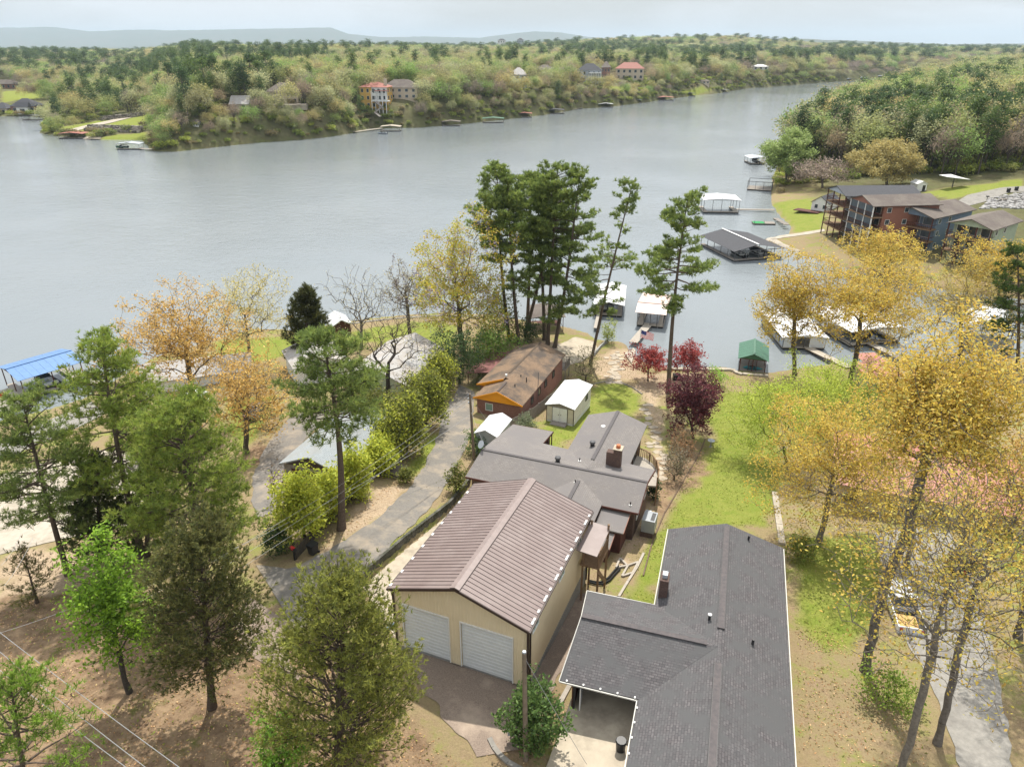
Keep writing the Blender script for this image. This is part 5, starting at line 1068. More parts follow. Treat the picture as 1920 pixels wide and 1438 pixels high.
pbare = .24 + .25 * sst(vnoise(X, Y, 110, 33), .5, .7)
kind = np.where(u < ppine, 2, np.where(u < ppine + (1 - ppine) * pbare, 1, 0))
hs = np.array([(.72, 1.28), (.7, 1.15), (.8, 1.3)])[kind]; hgt = (hs[:, 0] + (hs[:, 1] - hs[:, 0]) * fr.random(len(X))) * np.where((dF > 0) & (dF < 10), .72, 1) * np.clip(.6 + .4 * pts[:, 2] / 9.5, 1, 1.22)
wid = np.clip(pts[:, 2] / 9.5, 1, 3.2) ** .8
hgt = np.where(onR, hgt * np.where(kind == 2, 1.0, 1.28), hgt)
order = np.argsort(Y / np.maximum(hgt, .3)); vis = np.abs(X) / Y < .80
cnt = [0, 0, 0]; rest = []; KN = ['oak', 'bare', 'pine']; NM = {'oak': 'broadleaf_tree', 'bare': 'leafless_tree', 'pine': 'pine_tree'}
for i in order:
    k = kind[i]; kn = KN[k]
    lim = (285, 250, 255)[k]
    if vis[i] and cnt[k] < lim and Y[i] < 900:
        cnt[k] += 1; v = fr.integers(0, len(TPL[kn])); ci_ = fr.integers(0, len(FCOL[kn])); c_ = np.array(FCOL[kn][ci_]) * (.85 + .3 * fr.random())
        px_ = CX + FPX * X[i] / Y[i] * 1.08; bank = ('at the front edge of the right bank wood' if Y[i] < 330 else ('in the right bank wood behind the row houses' if px_ > 1650 else 'in the right bank wood along the water')) if onR[i] else ('behind the left inlet' if px_ < 290 else 'on the bluff left of the yellow mansion' if px_ < 680 else 'on the bluff right of the yellow mansion' if px_ < 980 else 'along the far channel bank')
        lab_ = CNAME[kn][ci_] + ' ' + bank
        put(NM[kn], lab_, 'tree', (X[i], Y[i], Z[i] - .2), TPL[kn][v], lab_, fr.random() * 6.28, float(hgt[i]), c_)
    else: rest.append(i)
rest = np.array(rest)
# the rest reads as one wood: instanced
src = bpy.data.collections.new('forest_sources')
leafi = MAT['leaf'].copy(); leafi.name = 'foliage_far'
nt = leafi.node_tree; oi = [n for n in nt.nodes if n.type == 'OBJECT_INFO'][0]; va = N(nt, 'ShaderNodeAttribute', attribute_type='INSTANCER', attribute_name='tint')
for l in list(nt.links):
    if l.from_node == oi: ts_ = l.to_socket; nt.links.remove(l); nt.links.new(va.outputs['Color'], ts_)
names = []
for j, (kn, v) in enumerate([('oak', 0), ('oak', 1), ('oak', 2), ('bare', 0), ('bare', 1), ('pine', 0), ('pine', 1)]):
    me = TPL[kn][v][1].copy(); me.materials.clear(); me.materials.append(leafi); o = bpy.data.objects.new('s%02d' % j, me); src.objects.link(o)
idx = np.where(kind[rest] == 0, fr.integers(0, 3, len(rest)), np.where(kind[rest] == 1, 3 + fr.integers(0, 2, len(rest)), 5 + fr.integers(0, 2, len(rest))))
me = bpy.data.meshes.new('distant_forest'); me.vertices.add(len(rest)); me.vertices.foreach_set('co', np.column_stack([X[rest], Y[rest], Z[rest] - .3]).astype(np.float32).ravel())
def attr(n, t, d): a = me.attributes.new(n, t, 'POINT'); a.data.foreach_set({'FLOAT_VECTOR': 'vector', 'FLOAT': 'value', 'INT': 'value', 'FLOAT_COLOR': 'color'}[t], d)
attr('sc', 'FLOAT_VECTOR', np.column_stack([hgt[rest] * wid[rest], hgt[rest] * wid[rest], hgt[rest]]).astype(np.float32).ravel()); attr('pick', 'INT', idx.astype(np.int32)); attr('rot', 'FLOAT', (fr.random(len(rest)) * 6.28).astype(np.float32))
tint = np.ones((len(rest), 4), np.float32)
for q, i in enumerate(rest): kn = KN[kind[i]]; tint[q, :3] = np.array(FCOL[kn][fr.integers(0, len(FCOL[kn]))]) * (.85 + .3 * fr.random())
attr('tint', 'FLOAT_COLOR', tint.ravel())
forest = props(link('distant_forest', me), kind='stuff')
ng = bpy.data.node_groups.new('scatter', 'GeometryNodeTree'); ng.interface.new_socket('Geometry', in_out='INPUT', socket_type='NodeSocketGeometry'); ng.interface.new_socket('Geometry', in_out='OUTPUT', socket_type='NodeSocketGeometry')
gi = ng.nodes.new('NodeGroupInput'); go = ng.nodes.new('NodeGroupOutput'); ip = ng.nodes.new('GeometryNodeInstanceOnPoints'); ci = ng.nodes.new('GeometryNodeCollectionInfo'); ci.inputs['Collection'].default_value = src; ci.inputs['Separate Children'].default_value = True
def na(n, t):
    a = ng.nodes.new('GeometryNodeInputNamedAttribute'); a.data_type = t; a.inputs['Name'].default_value = n; return a.outputs[0]
ip.inputs['Pick Instance'].default_value = True; cx_ = ng.nodes.new('ShaderNodeCombineXYZ')
ng.links.new(gi.outputs[0], ip.inputs['Points']); ng.links.new(ci.outputs[0], ip.inputs['Instance']); ng.links.new(na('pick', 'INT'), ip.inputs['Instance Index']); ng.links.new(na('sc', 'FLOAT_VECTOR'), ip.inputs['Scale'])
ng.links.new(na('rot', 'FLOAT'), cx_.inputs[2]); ng.links.new(cx_.outputs[0], ip.inputs['Rotation']); ng.links.new(ip.outputs[0], go.inputs[0])
md = forest.modifiers.new('scatter', 'NODES'); md.node_group = ng
# undergrowth along both banks
um = far_crown(371, 2.6, 1.9, .1, 420, .33, 'oak'); um.materials.clear(); um.materials.append(leafi); uo = bpy.data.objects.new('u0', um); usrc = bpy.data.collections.new('undergrowth_sources'); usrc.objects.link(uo)
UX = np.column_stack([-420 + 1500 * fr.random(90000), 270 + 900 * fr.random(90000)]); uf, ur = sdist(UX[:, 0], UX[:, 1], POLY[2]), sdist(UX[:, 0], UX[:, 1], POLY[1]); wt = np.where(uf > 0, np.exp(-uf / 22) * (uf > .8), 0) + np.where(ur > 1, np.exp(-ur / 90), 0); ok = (fr.random(90000) < wt) & (np.abs(UX[:, 0]) < .85 * UX[:, 1])
U2 = np.column_stack([70 + 330 * fr.random(3000), 170 + 180 * fr.random(3000)]); ok2 = sdist(U2[:, 0], U2[:, 1], POLY[1]) > 2; U2 = U2[ok2]
for p in CLEAR + [Gp([(1446, 380), (1500, 340), (1990, 330), (2100, 470), (1990, 560), (1800, 540), (1560, 490), (1433, 450)])]: U2 = U2[sdist(U2[:, 0], U2[:, 1], p) < -.5]
UX = np.vstack([UX[ok], U2]); kp = np.ones(len(UX), bool)
for p in LAWN[9:]: kp &= sdist(UX[:, 0], UX[:, 1], p) < -.5
UX = UX[kp]; mu = bpy.data.meshes.new('undergrowth'); mu.vertices.add(len(UX)); mu.vertices.foreach_set('co', np.column_stack([UX, zland(UX[:, 0], UX[:, 1]) - .1]).astype(np.float32).ravel())
def attr2(n, t, k, d): a = mu.attributes.new(n, t, 'POINT'); a.data.foreach_set(k, d)
s_ = .5 + 1.0 * fr.random(len(UX)) ** 1.5; attr2('sc', 'FLOAT_VECTOR', 'vector', np.column_stack([s_ * 1.2, s_ * 1.2, s_]).astype(np.float32).ravel()); attr2('pick', 'INT', 'value', np.zeros(len(UX), np.int32)); attr2('rot', 'FLOAT', 'value', (fr.random(len(UX)) * 6.28).astype(np.float32))
tu = np.ones((len(UX), 4), np.float32); tu[:, :3] = np.array([(.20, .25, .05), (.30, .34, .07), (.15, .18, .06), (.23, .19, .10), (.26, .28, .09)])[fr.integers(0, 5, len(UX))]; attr2('tint', 'FLOAT_COLOR', 'color', tu.ravel())
und_o = props(link('undergrowth', mu), kind='stuff'); ng2 = ng.copy(); [n for n in ng2.nodes if n.bl_idname == 'GeometryNodeCollectionInfo'][0].inputs['Collection'].default_value = usrc; und_o.modifiers.new('scatter', 'NODES').node_group = ng2
print('FAR', cnt, len(rest))
# ---------------------------------------------------------------- docks and boats
def zat(p, px, py): return PD(px, py, p[1])[2]
def hull(f, L_, W_, H_, mat, T):
    """boat hull lofted from sections, bow at +v"""
    S = [(0, 1, 0.9), (.35, 1, .92), (.65, .92, .97), (.85, .6, 1.05), (1, .03, 1.15)]; v = []; fc = []
    for t, wk, hk in S:
        w2 = W_ / 2 * wk
        v += [f(-w2, t * L_, H_ * hk), f(-w2 * .85, t * L_, H_ * .35), f(0, t * L_ * .97, 0), f(w2 * .85, t * L_, H_ * .35), f(w2, t * L_, H_ * hk)]
    for i in range(4):
        for j in range(4): fc.append((i * 5 + j, i * 5 + j + 1, i * 5 + j + 6, i * 5 + j + 5))
    fc.append((0, 1, 2, 3, 4)); m = MB(); m.add(v, fc); m.build('hull', mat, T)
    m = MB(); v = []
    for t, wk, hk in S: v += [f(-W_ / 2 * wk * .9, t * L_, H_ * (hk - .3)), f(W_ / 2 * wk * .9, t * L_, H_ * (hk - .3))]
    m.add(v, [(0, 1, 3, 2), (2, 3, 5, 4), (4, 5, 7, 6), (6, 7, 9, 8)]); m.build('floor', 'silver', T)
def boat(label, p, yaw, L_=5.6, W_=2.1, mat='white', cover=None, group=None):
    f0 = Fr(p, yaw); z0 = p[2]; f = lambda u, v, z: f0(u, v, z + z0)
    T = thing('motor_boat', label, 'boat', p, group); hull(f, L_, W_, .95, mat, T)
    ws = MB(); ws.prism([f(-W_ * .42, L_ * .55, .85), f(W_ * .42, L_ * .55, .85), f(W_ * .33, L_ * .62, 1.0), f(-W_ * .33, L_ * .62, 1.0)], (0, -.25 * math.cos(f0.yaw) * 0, .42)); ws.build('windshield', 'glass', T)
    for u in (-W_ * .24, W_ * .24): MB().box(f(u, L_ * .42, .75), (.5, .5, .5), f0.u, f0.v).build('seat', 'white', T)
    MB().box(f(0, L_ * .12, .8), (W_ * .8, .6, .35), f0.u, f0.v).build('bench', 'white', T)
    MB().tube([f(0, -.15, -.3), f(0, -.15, 1.05), f(0, -.3, 1.35)], [.09, .16, .14], 8).build('outboard_motor', 'black', T)
    if cover: MB().prism([f(-W_ * .45, L_ * .1, 1.5), f(W_ * .45, L_ * .1, 1.5), f(W_ * .45, L_ * .55, 1.55), f(-W_ * .45, L_ * .55, 1.55)], (0, 0, .08)).build('canopy', cover, T)
    return T
def dock(name, label, fl, fr_, depth, rfl, roofmat, ridge=.5, rise=.8, nu=3, nv=5, deck='U', over=.35, along='v', skirt=None, dmat='deckwood', pmat='steel', cat='boat dock', wd=1.1, panels=True, group=None, rail=False):
    """covered slip: water-line corners fl, fr_ (photo pixels), depth in metres going out, roof corner pixel above fl"""
    a = P(*fl, 0); b_ = P(*fr_, 0); f = Fr(a, math.degrees(math.atan2(b_[1] - a[1], b_[0] - a[0]))); W_ = float(np.linalg.norm(b_ - a)); D = depth
    T = thing(name, label, cat, f(W_ / 2, D / 2, 0), group); zr = zat(a, *rfl)
    spans = [(0, wd, 0, D), (W_ - wd, W_, 0, D), (wd, W_ - wd, 0, wd)] if deck == 'U' else [(0, W_, 0, D)]
    for (u0, u1, v0, v1) in spans:
        f.mk('deck', dmat, T, (u0 + .005, u1 - .005, v0, v1, .35, .5)); f.mk('float', 'black', T, (u0 + .1, u1 - .1, v0 + .1, v1 - .1, -.3, .34))
    me = MB().bar((0, 0, 0), (0, 0, zr - .35), .11).mesh('post', pmat)
    for v in np.linspace(.08, D - .08, nv):
        for u in (.08, W_ - .08): link('post', me, T, f(u, v, .35))
    for u in np.linspace(.08, W_ - .08, nu)[1:-1]:
        for v in (.08,): link('post', me, T, f(u, v, .35))
    bm_ = MB()
    for u in (.08, W_ - .08): bm_.bar(f(u, 0, zr - .05), f(u, D, zr - .05), .1, .16)
    for v in (.08, D - .08): bm_.bar(f(0, v, zr - .05), f(W_, v, zr - .05), .1, .16)
    bm_.build('roof_beam', pmat, T)
    if roofmat:
        o = over
        def pl(q, n_, t=.05):
            A, B, C_, D_ = [np.array(x) for x in q]
            for i in range(n_):
                s0, s1 = (i + .012) / n_, (i + .988) / n_; MB().slab([A + (B - A) * s0, A + (B - A) * s1, D_ + (C_ - D_) * s1, D_ + (C_ - D_) * s0], t).build('roof_panel', roofmat, T)
        n_ = max(1, int((D if along == 'v' else W_) / .95)) if panels else 1
        if along == 'v':
            r = W_ * ridge; pl([f(-o, -o, zr), f(-o, D + o, zr), f(r, D + o, zr + rise), f(r, -o, zr + rise)], n_); pl([f(W_ + o, -o, zr), f(W_ + o, D + o, zr), f(r + .003, D + o, zr + rise), f(r + .003, -o, zr + rise)], n_)
            MB().bar(f(r, -o, zr + rise + .05), f(r, D + o, zr + rise + .05), .3, .05).build('ridge_cap', roofmat, T)
            g_ = MB()
            for v in (-.02, D - .03): g_.prism([f(0, v, zr), f(W_, v, zr), f(r, v, zr + rise - .08)], f.v * .05)
            if skirt is not None: g_.build('gable', skirt, T)
        else:
            r = D * ridge; pl([f(-o, -o, zr), f(W_ + o, -o, zr), f(W_ + o, r, zr + rise), f(-o, r, zr + rise)], n_); pl([f(-o, D + o, zr), f(W_ + o, D + o, zr), f(W_ + o, r + .003, zr + rise), f(-o, r + .003, zr + rise)], n_)
            MB().bar(f(-o, r, zr + rise + .05), f(W_ + o, r, zr + rise + .05), .3, .05).build('ridge_cap', roofmat, T)
    if rail:
        for u in (.05, W_ - .05): MB().bar(f(u, 0, 1.35), f(u, D, 1.35), .05).build('rail', pmat, T)
    return T, f, W_, zr
def gangway(label, p, q, w=1.2, mat='deckwood', z0=.5, z1=.5, group=None):
    p = np.array(p, float); q = np.array(q, float); p[2] = z0; q[2] = z1; T = thing('gangway', label, 'gangway', p, group); d = q - p; n = int(np.linalg.norm(d) / .42); a = np.array([-d[1], d[0], 0]); a /= np.linalg.norm(a)
    me = MB().box((0, 0, 0), (np.linalg.norm(d) / n - .02, w, .06), d / np.linalg.norm(d), a).mesh('plank', mat)
    for i in range(n): link('plank', me, T, p + d * (i + .5) / n)
    for s in (-1, 1): MB().bar(p + a * s * w * .45 - np.array([0, 0, .1]), q + a * s * w * .45 - np.array([0, 0, .1]), .08, .14).build('beam', 'wood', T)
    return T
T, f, W_, zr = dock('boat_dock', 'white metal-roofed boat dock left of the pink one', (1114.6, 593), (1166.5, 596), 12.5, (1112.6, 569.5), 'whiteroof', rise=.55, nv=8, rail=True)
boat('black covered boat moored under the white dock roof', f(W_ * .45, 1.6, .1), math.degrees(f.yaw), 6, 2.3, 'black', 'black')
gangway('short gangway with a side rail leading to the white dock', f(1.0, -.1, 0), P(1118, 622, 0), 1.1, z1=.7)
T, f, W_, zr = dock('boat_dock', 'pink metal-roofed boat dock behind the American flag', (1193, 612), (1243.5, 617), 11.5, (1193, 584.5), 'pinkroof', rise=.9, nv=7, along='u', ridge=.26, nu=5, rail=True)
gangway('straight wooden gangway from the shore to the pink dock', f(W_ * .42, 0, 0), P(1187, 645, 0.5), 1.5, z1=.8)
for u in (1.4, 3.2): MB()
T, f, W_, zr = dock('boat_hut', 'narrow dark-green gabled boat hut at the lake edge', (1384, 699), (1433, 705), 6.4, (1384, 671), 'greenroof', rise=1.0, nv=3, deck='full', pmat='redwood', skirt='greenroof', dmat='greywood', cat='boat hut')
m = MB()
for i in range(5): m.bar(f(W_ * .35, .4, 1 + i * .35), f(W_ * .65, .4, 1 + i * .35), .06)
m.bar(f(W_ * .35, .4, .5), f(W_ * .35, .4, 2.6), .08); m.bar(f(W_ * .65, .4, .5), f(W_ * .65, .4, 2.6), .08); m.build('ladder', 'redwood', T)
th = thing('kayak', 'teal kayak lying in the dark-green gabled hut', 'kayak', f(W_ * .4, 1, .55)); MB().tube([f(W_ * .15, .9, .7), f(W_ * .3, .9, .75), f(W_ * .7, 1.0, .75), f(W_ * .9, 1.0, .72)], [.05, .3, .3, .05], 8).build('hull', 'teal', th); MB().tube([f(W_ * .4, .95, 1.02), f(W_ * .6, .98, 1.02)], .14, 8).build('cockpit', 'black', th)
T, f, W_, zr = dock('boathouse', 'left white-roofed boathouse with pale wall panels behind the oak', (1466, 656), (1546, 657), 13, (1466, 632), 'whiteroof', rise=.5, nv=6, deck='full', skirt='white', cat='boathouse', ridge=.5)
for u0, u1 in ((.1, W_ * .3), (W_ * .62, W_ - .1)): f.mk('wall_panel', 'door_white', T, (u0, u1, .02, .07, .5, zr))
for i in range(6): f.mk('wall_panel', 'silver', T, (.02, .07, .2 + i * 2.1, 1.9 + i * 2.1, .5, 1.5 + (.7 if i == 0 else 0)))
gangway('long pale gangway slanting down to the left white boathouse', f(W_ * .6, -.1, 0), P(1592, 692, .6), 1.5, 'palecrete', z1=.9)
T, f, W_, zr = dock('boathouse', 'right white-roofed boathouse glimpsed through the golden oaks', (1592, 652), (1686, 643), 12, (1592, 622), 'whiteroof', rise=.5, nv=5, deck='U', skirt='white', cat='boathouse')
boat('dark boat under the right white boathouse roof', f(W_ * .5, 2.5, .1), math.degrees(f.yaw), 6, 2.3, 'black', 'black')
gangway('timber gangway to the right white boathouse', f(W_ * .4, -.1, 0), P(1698, 680, .6), 1.4, z1=.9)
# arched white roof
a = P(1797, 652, 0); b_ = P(1895, 668, 0); f = Fr(a, math.degrees(math.atan2(b_[1] - a[1], b_[0] - a[0]))); W_ = float(np.linalg.norm(b_ - a)); T = thing('arched_boathouse', 'boathouse with a curved white barrel roof at the right', 'boathouse', f(W_ / 2, 4, 0)); zr = 3.0
for i in range(10):
    t0, t1 = math.pi * i / 10, math.pi * (i + 1) / 10; A = [(W_ / 2 - W_ / 2 * math.cos(t) , zr + 2.6 * math.sin(t) ** .8) for t in (t0 + 1e-4, t1 - 1e-3)]
    MB().slab([f(A[0][0], 0, A[0][1]), f(A[1][0], 0, A[1][1]), f(A[1][0], 9, A[1][1]), f(A[0][0], 9, A[0][1])], .06).build('roof_panel', 'whiteroof', T)
for u in (.1, W_ - .1):
    for v in (.2, 4.5, 8.8): MB().bar(f(u, v, 0), f(u, v, zr), .15).build('post', 'steel', T)
f.mk('deck', 'deckwood', T, (0, 1.2, 0, 9, .3, .5)); f.mk('deck', 'deckwood', T, (W_ - 1.2, W_, 0, 9, .3, .5)); f.mk('end_wall', 'silver', T, (.1, W_ - .1, .1, .18, 1.2, zr))
T, f, W_, zr = dock('boat_dock', 'large dark slate-roofed boat dock off the lakeside point', (1376, 492), (1466, 485), 17, (1380, 472), 'shingle_slate', rise=1.4, nv=6, nu=5, deck='U', panels=False, dmat='greywood', ridge=.45)
MB().bar(f(W_ * .45, -.3, zr + 1.5), f(W_ * .45, 17.3, zr + 1.5), .5, .06).build('ridge_cap', 'white', T)
boat('dark speedboat berthed under the slate-roofed dock', f(W_ * .3, 2, .1), math.degrees(f.yaw), 6.5, 2.4, 'carblack', None)
boat('grey speedboat berthed on the right under the slate-roofed dock', f(W_ * .7, 2, .1), math.degrees(f.yaw), 6.5, 2.4, 'carsilver', None)
T, f, W_, zr = dock('boat_dock', 'cream-roofed open dock with thin legs out on the cove', (1318, 400), (1385, 401), 9, (1319, 375), 'whiteroof', rise=.5, nv=3, nu=5, dmat='deckwood', wd=1.4)
gangway('long thin pier from the cream-roofed dock to the point', f(W_, 4.5, 0), P(1452, 395, .5), 1.1, z1=.8)
T, f, W_, zr = dock('swim_dock', 'roofless swim dock with a bare frame off the willow', (1400, 357), (1446, 360), 8, (1401, 340), None, nv=3, nu=4, deck='full', dmat='greywood')
T, f, W_, zr = dock('boat_dock', 'tiny pale-roofed dock with a dark boat by the green willow', (1406, 309), (1434, 309), 9, (1406, 297), 'silver', rise=.5, nv=3, nu=3, panels=False)
boat('dark boat beneath the tiny pale-roofed dock', f(W_ * .5, 1, .4), math.degrees(f.yaw), 6.5, 2.6, 'black', 'black')
a = P(1413, 422, 0); f = Fr(a, -4); T = thing('swim_platform', 'floating platform with a green mat near the point', 'platform', f(2, 2, 0)); f.mk('deck', 'greywood', T, (0, 6.5, 0, 3, .25, .45)); f.mk('mat', M('green_mat', (.03, .25, .08), None, 2, .8, .2), T, (.1, 3.4, .1, 2.9, .452, .48)); f.mk('float', 'black', T, (.2, 6.3, .2, 2.8, -.2, .24))
for u in (.2, 3, 6.3): MB().bar(f(u, .1, 0), f(u, .1, 1.2), .1).build('post', 'steel', T)
T = thing('shore_stair', 'weathered timber stair from the lawn to the green-mat platform', 'stair', P(1465, 422, 0))
a = P(1458, 412, 0.3); b_ = P(1480, 428, 1.0)
for i in range(5): MB().box(a + (b_ - a) * i / 5 + np.array([0, 1, .1 * i]), (1.6, 1.6, .15)).build('step', 'greywood', T)
T, f, W_, zr = dock('boat_dock', 'shadowy brown-roofed dock behind the lakeside pine trunks', (998, 630), (1056, 628), 6.5, (998, 596), 'shingle_tan', rise=.5, nv=3, nu=3, deck='full', panels=False, dmat='redwood', pmat='redwood', rail=True)
T, f, W_, zr = dock('boat_dock', 'blue metal-roofed dock at the left edge', (50, 752), (162, 716), 7.5, (46, 712), 'blue', rise=.8, nv=3, nu=5, deck='U', pmat='redwood', over=.4, along='u')
boat('white and black speedboat under the blue roof', f(W_ * .5, .8, .1), math.degrees(f.yaw), 6.5, 2.4, 'carblack', None)
f.mk('deck', 'deckwood', T, (-6, -.01, -2.5, 6, .35, .5)); f.mk('float', 'black', T, (-5.9, -.1, -2.4, 5.9, -.3, .34))
gangway('plank walkway from the blue-roofed dock to the bank', f(W_ - .6, 0, 0), f(W_ + .8, -6.5, 0), 1.3, z1=1.2)
ch = thing('deck_chair', 'red deck chair on the blue dock platform', 'chair', f(-2.2, 2, .5)); f.mk('seat', 'red', ch, (-2.5, -1.9, 1.8, 2.4, .85, .92)); f.mk('backrest', 'red', ch, (-2.5, -1.9, 2.4, 2.46, .9, 1.5))
for u in (-2.45, -1.95):
    for v in (1.85, 2.35): MB().bar(f(u, v, .5), f(u, v, .86), .05).build('leg', 'steel', ch)
# far docks along the other shore
for i, (x0, x1, yb, roof, d, lab) in enumerate([(829, 862, 237, 'shingle_tan', 7, 'tan-roofed dock right of the yellow mansion'), (905, 944, 231, 'greenroof', 8, 'green-roofed dock on the far bluff'), (971, 997, 221, 'tile_red', 8, 'brown-red roofed dock right of the green one'),
    (1024, 1058, 214, 'shingle_slate', 10, 'dark-roofed dock beside the tan jetty'), (1122, 1149, 202, 'whiteroof', 10, 'pale-roofed dock below the terraced slope'), (1154, 1168, 198, 'shingle_slate', 10, 'small dark dock between two pale ones'), (1177, 1203, 194, 'silver', 10, 'silver-roofed dock under the yellow trees'),
    (1232, 1264, 189, 'tile_red', 14, 'large brown-red boathouse across the channel'), (1284, 1304, 181, 'shingle_slate', 12, 'dark dock below the bare orange slope'), (1349, 1366, 174, 'whiteroof', 12, 'small white dock by the tall pines'), (1444, 1465, 161, 'whiteroof', 14, 'white-roofed dock at the far bend'), (1588, 1603, 152, 'silver', 16, 'silver dock along the far end of the channel'),
    (1616, 1629, 150, 'silver', 16, 'second silver dock along the far end of the channel'), (1646, 1668, 146.5, 'silver', 18, 'last pale dock before the channel vanishes'), (714, 750, 247, 'palecrete', 7, 'pale flat-roofed dock below the yellow mansion terrace'), (110, 156, 261, 'tile_red', 8, 'red-brown roofed dock on the left point'), (219, 262, 281, 'silver', 5, 'dock with a green lift canopy off the bluff tip'), (42, 74, 226, 'shingle_slate', 8, 'dark boathouse in the left inlet')]):
    a = P(x0, yb, 0); m_ = pxm(a); dock('far_dock', lab, (x0, yb), (x1, yb), d, (x0, yb - max(2.6, 3.0 / m_)), roof, rise=.7, nv=2, nu=2, panels=False, deck='U', group=None)
a = P(1060, 208, 0); gangway('tan jetty on the far shore', a, P(1090, 204, 0), 3, 'deckwood', .6, .6); gangway('pale walkway along the mansion shore', P(664, 250, 0), P(716, 243, 0), 2.5, 'palecrete', .8, .8); gangway('jetty from the left point dock towards the shore lawn', P(158, 262, 0), P(190, 262, 0), 3, 'palecrete', .6, .6); gangway('pier at the bluff tip dock', P(262, 281, 0), P(286, 283, 0), 2, 'deckwood', .6, .8)
boat('small dark boat tied below the yellow mansion', P(726, 252, 0.05), 80, 6, 2.4, 'silver', 'black'); boat('green-covered boat on the lift at the bluff tip', P(240, 278, .4), 85, 6.5, 2.5, M('green_cover', (.05, .12, .08)), 'black')
# ---------------------------------------------------------------- far houses
def win_row(f, T, n, W_, v, z, w, h, side='u', off=-.06):
    for i in range(n): window(f, T, side, *((W_ * (i + .5) / n, v) if side == 'u' else (v, W_ * (i + .5) / n)), z, w, h, 'white', 'glass', off)
def far_house(name, label, px, py, wpx, hpx, D, wall, roof, yaw=0, rise=.3, hip=True, st=2, nw=4, cat='house', base=None, dz=0):
    b_ = G(px, py) if base is None else base; m_ = pxm(b_); W_ = wpx * m_; H = hpx * m_; f = Fr(b_[:2], yaw); f.o = f.o - f.u * W_ / 2; z0 = b_[2] - .3 + dz; T = thing(name, label, cat, f(W_ / 2, D / 2, z0)); ze = z0 + H * (1 - rise); zr = z0 + H
    f.mk('wall', wall, T, (0, W_, 0, D, z0 - 4, ze)); o = .7; k = D * .5 if hip else 0
    r0, r1 = (min(k, W_ * .42), W_ - min(k, W_ * .42)) if hip else (-o, W_ + o)
    c4 = [f(-o, -o, ze), f(W_ + o, -o, ze), f(W_ + o, D + o, ze), f(-o, D + o, ze)]; ra, rb = f(r0, D / 2, zr), f(r1, D / 2, zr)
    m = MB(); m.add(c4 + [ra, rb], [(0, 1, 5, 4), (1, 2, 5), (2, 3, 4, 5), (3, 0, 4), (3, 2, 1, 0)]); m.build('roof', roof, T)
    for s in range(st): win_row(f, T, nw, W_, 0, z0 + (ze - z0) * (s + .55) / st, W_ / nw * .42, (ze - z0) / st * .5)
    for s in range(st): win_row(f, T, 2, D, W_, z0 + (ze - z0) * (s + .55) / st, D * .18, (ze - z0) / st * .5, 'v', .06)
    return T, f, W_, z0, ze, zr
bm0 = G(702, 204); m_ = pxm(bm0)
T, f, W_, z0, ze, zr = far_house('yellow_mansion', 'tall ochre and white mansion with a red tile roof above the far shore', 702, 202, 52, 46, 14, 'ochre', 'tile_red', -6, .18, True, 3, 5, base=bm0)
g0 = f; zt = z0 + (ze - z0)
g0.mk('balcony', 'white', T, (W_ * .45, W_ + 2, -3, -.05, z0 + (ze - z0) * .36, z0 + (ze - z0) * .40)); g0.mk('upper_wall', 'white', T, (W_ * .45, W_ + .1, -.04, .3, z0 + (ze - z0) * .4, ze - .1)); win_row(Fr(g0(W_ * .45, 0, 0), -6), T, 3, W_ * .55, -.05, z0 + (ze - z0) * .52, 1.6, 2.2); win_row(Fr(g0(W_ * .45, 0, 0), -6), T, 3, W_ * .55, -.05, z0 + (ze - z0) * .82, 1.6, 2.2)
for i in range(5): MB().bar(g0(W_ * .47 + i * W_ * .13, -2.9, z0 - 3), g0(W_ * .47 + i * W_ * .13, -2.9, ze - 2), .4).build('column', 'white', T)
g0.mk('chimney', 'beige', T, (W_ * .85, W_ * .95, 4, 5.5, ze, zr + 2.0)); g0.mk('awning', 'tile_red', T, (W_ * .6, W_ + 1.5, -3.2, -.2, ze - 2.2, ze - 1.9))
a = P(692, 237, .5); f = Fr(a, math.degrees(math.atan2(*(P(748, 234, .5) - a)[[1, 0]]))); W2_ = float(np.linalg.norm(P(748, 234, .5) - a)); T = thing('terrace', 'yellow-walled terrace with a pale parapet below the mansion', 'terrace', f(W2_ / 2, 5, .3)); h_ = 16 * pxm(a)
f.mk('wall', 'ochre', T, (0, W2_, 0, 14, -1, h_ - 1.2)); f.mk('parapet', 'white', T, (-.8, W2_ + .4, -.4, -.02, h_ - 1.4, h_)); 
for i in range(7): f.mk('pilaster', 'beige', T, (i * W2_ / 6.2, i * W2_ / 6.2 + .7, -.2, -.01, -.5, h_ - 1.4))
T = thing('zigzag_stair', 'white zigzag stair between the mansion and its terrace', 'stair', bm0 + np.array([4, -10, -4])); q = [P(703, 190, 14), P(714, 200, 11), P(702, 210, 8), P(712, 217, 6)]
q = [PD(704, 191, bm0[1] - 4), PD(716, 201, bm0[1] - 7), PD(703, 211, bm0[1] - 10), PD(713, 219, bm0[1] - 13)]
for a, b_ in zip(q, q[1:]): MB().bar(a, b_, 2.2, .5).build('flight', 'greywood', T)
far_house('grey_roof_house', 'beige house with a grey hipped roof right of the mansion', 750, 186, 66, 34, 14, 'beige', 'shingle_tan', -5, .4, True, 2, 5)
T, f, W_, z0, ze, zr = far_house('pool_house', 'tan hip-roofed house with a pool terrace left of the mansion', 530, 194, 58, 36, 14, 'beige', 'shingle_tan', 4, .42, True, 2, 5); f.mk('terrace', 'palecrete', T, (-4, W_ + 6, -9, -.5, z0 - 3, z0 + .1))
far_house('blue_roof_house', 'house with a blue-grey gabled roof beside the left inlet', 46, 213, 44, 26, 14, 'brick', 'shingle_slate', 8, .5, True, 1, 3)
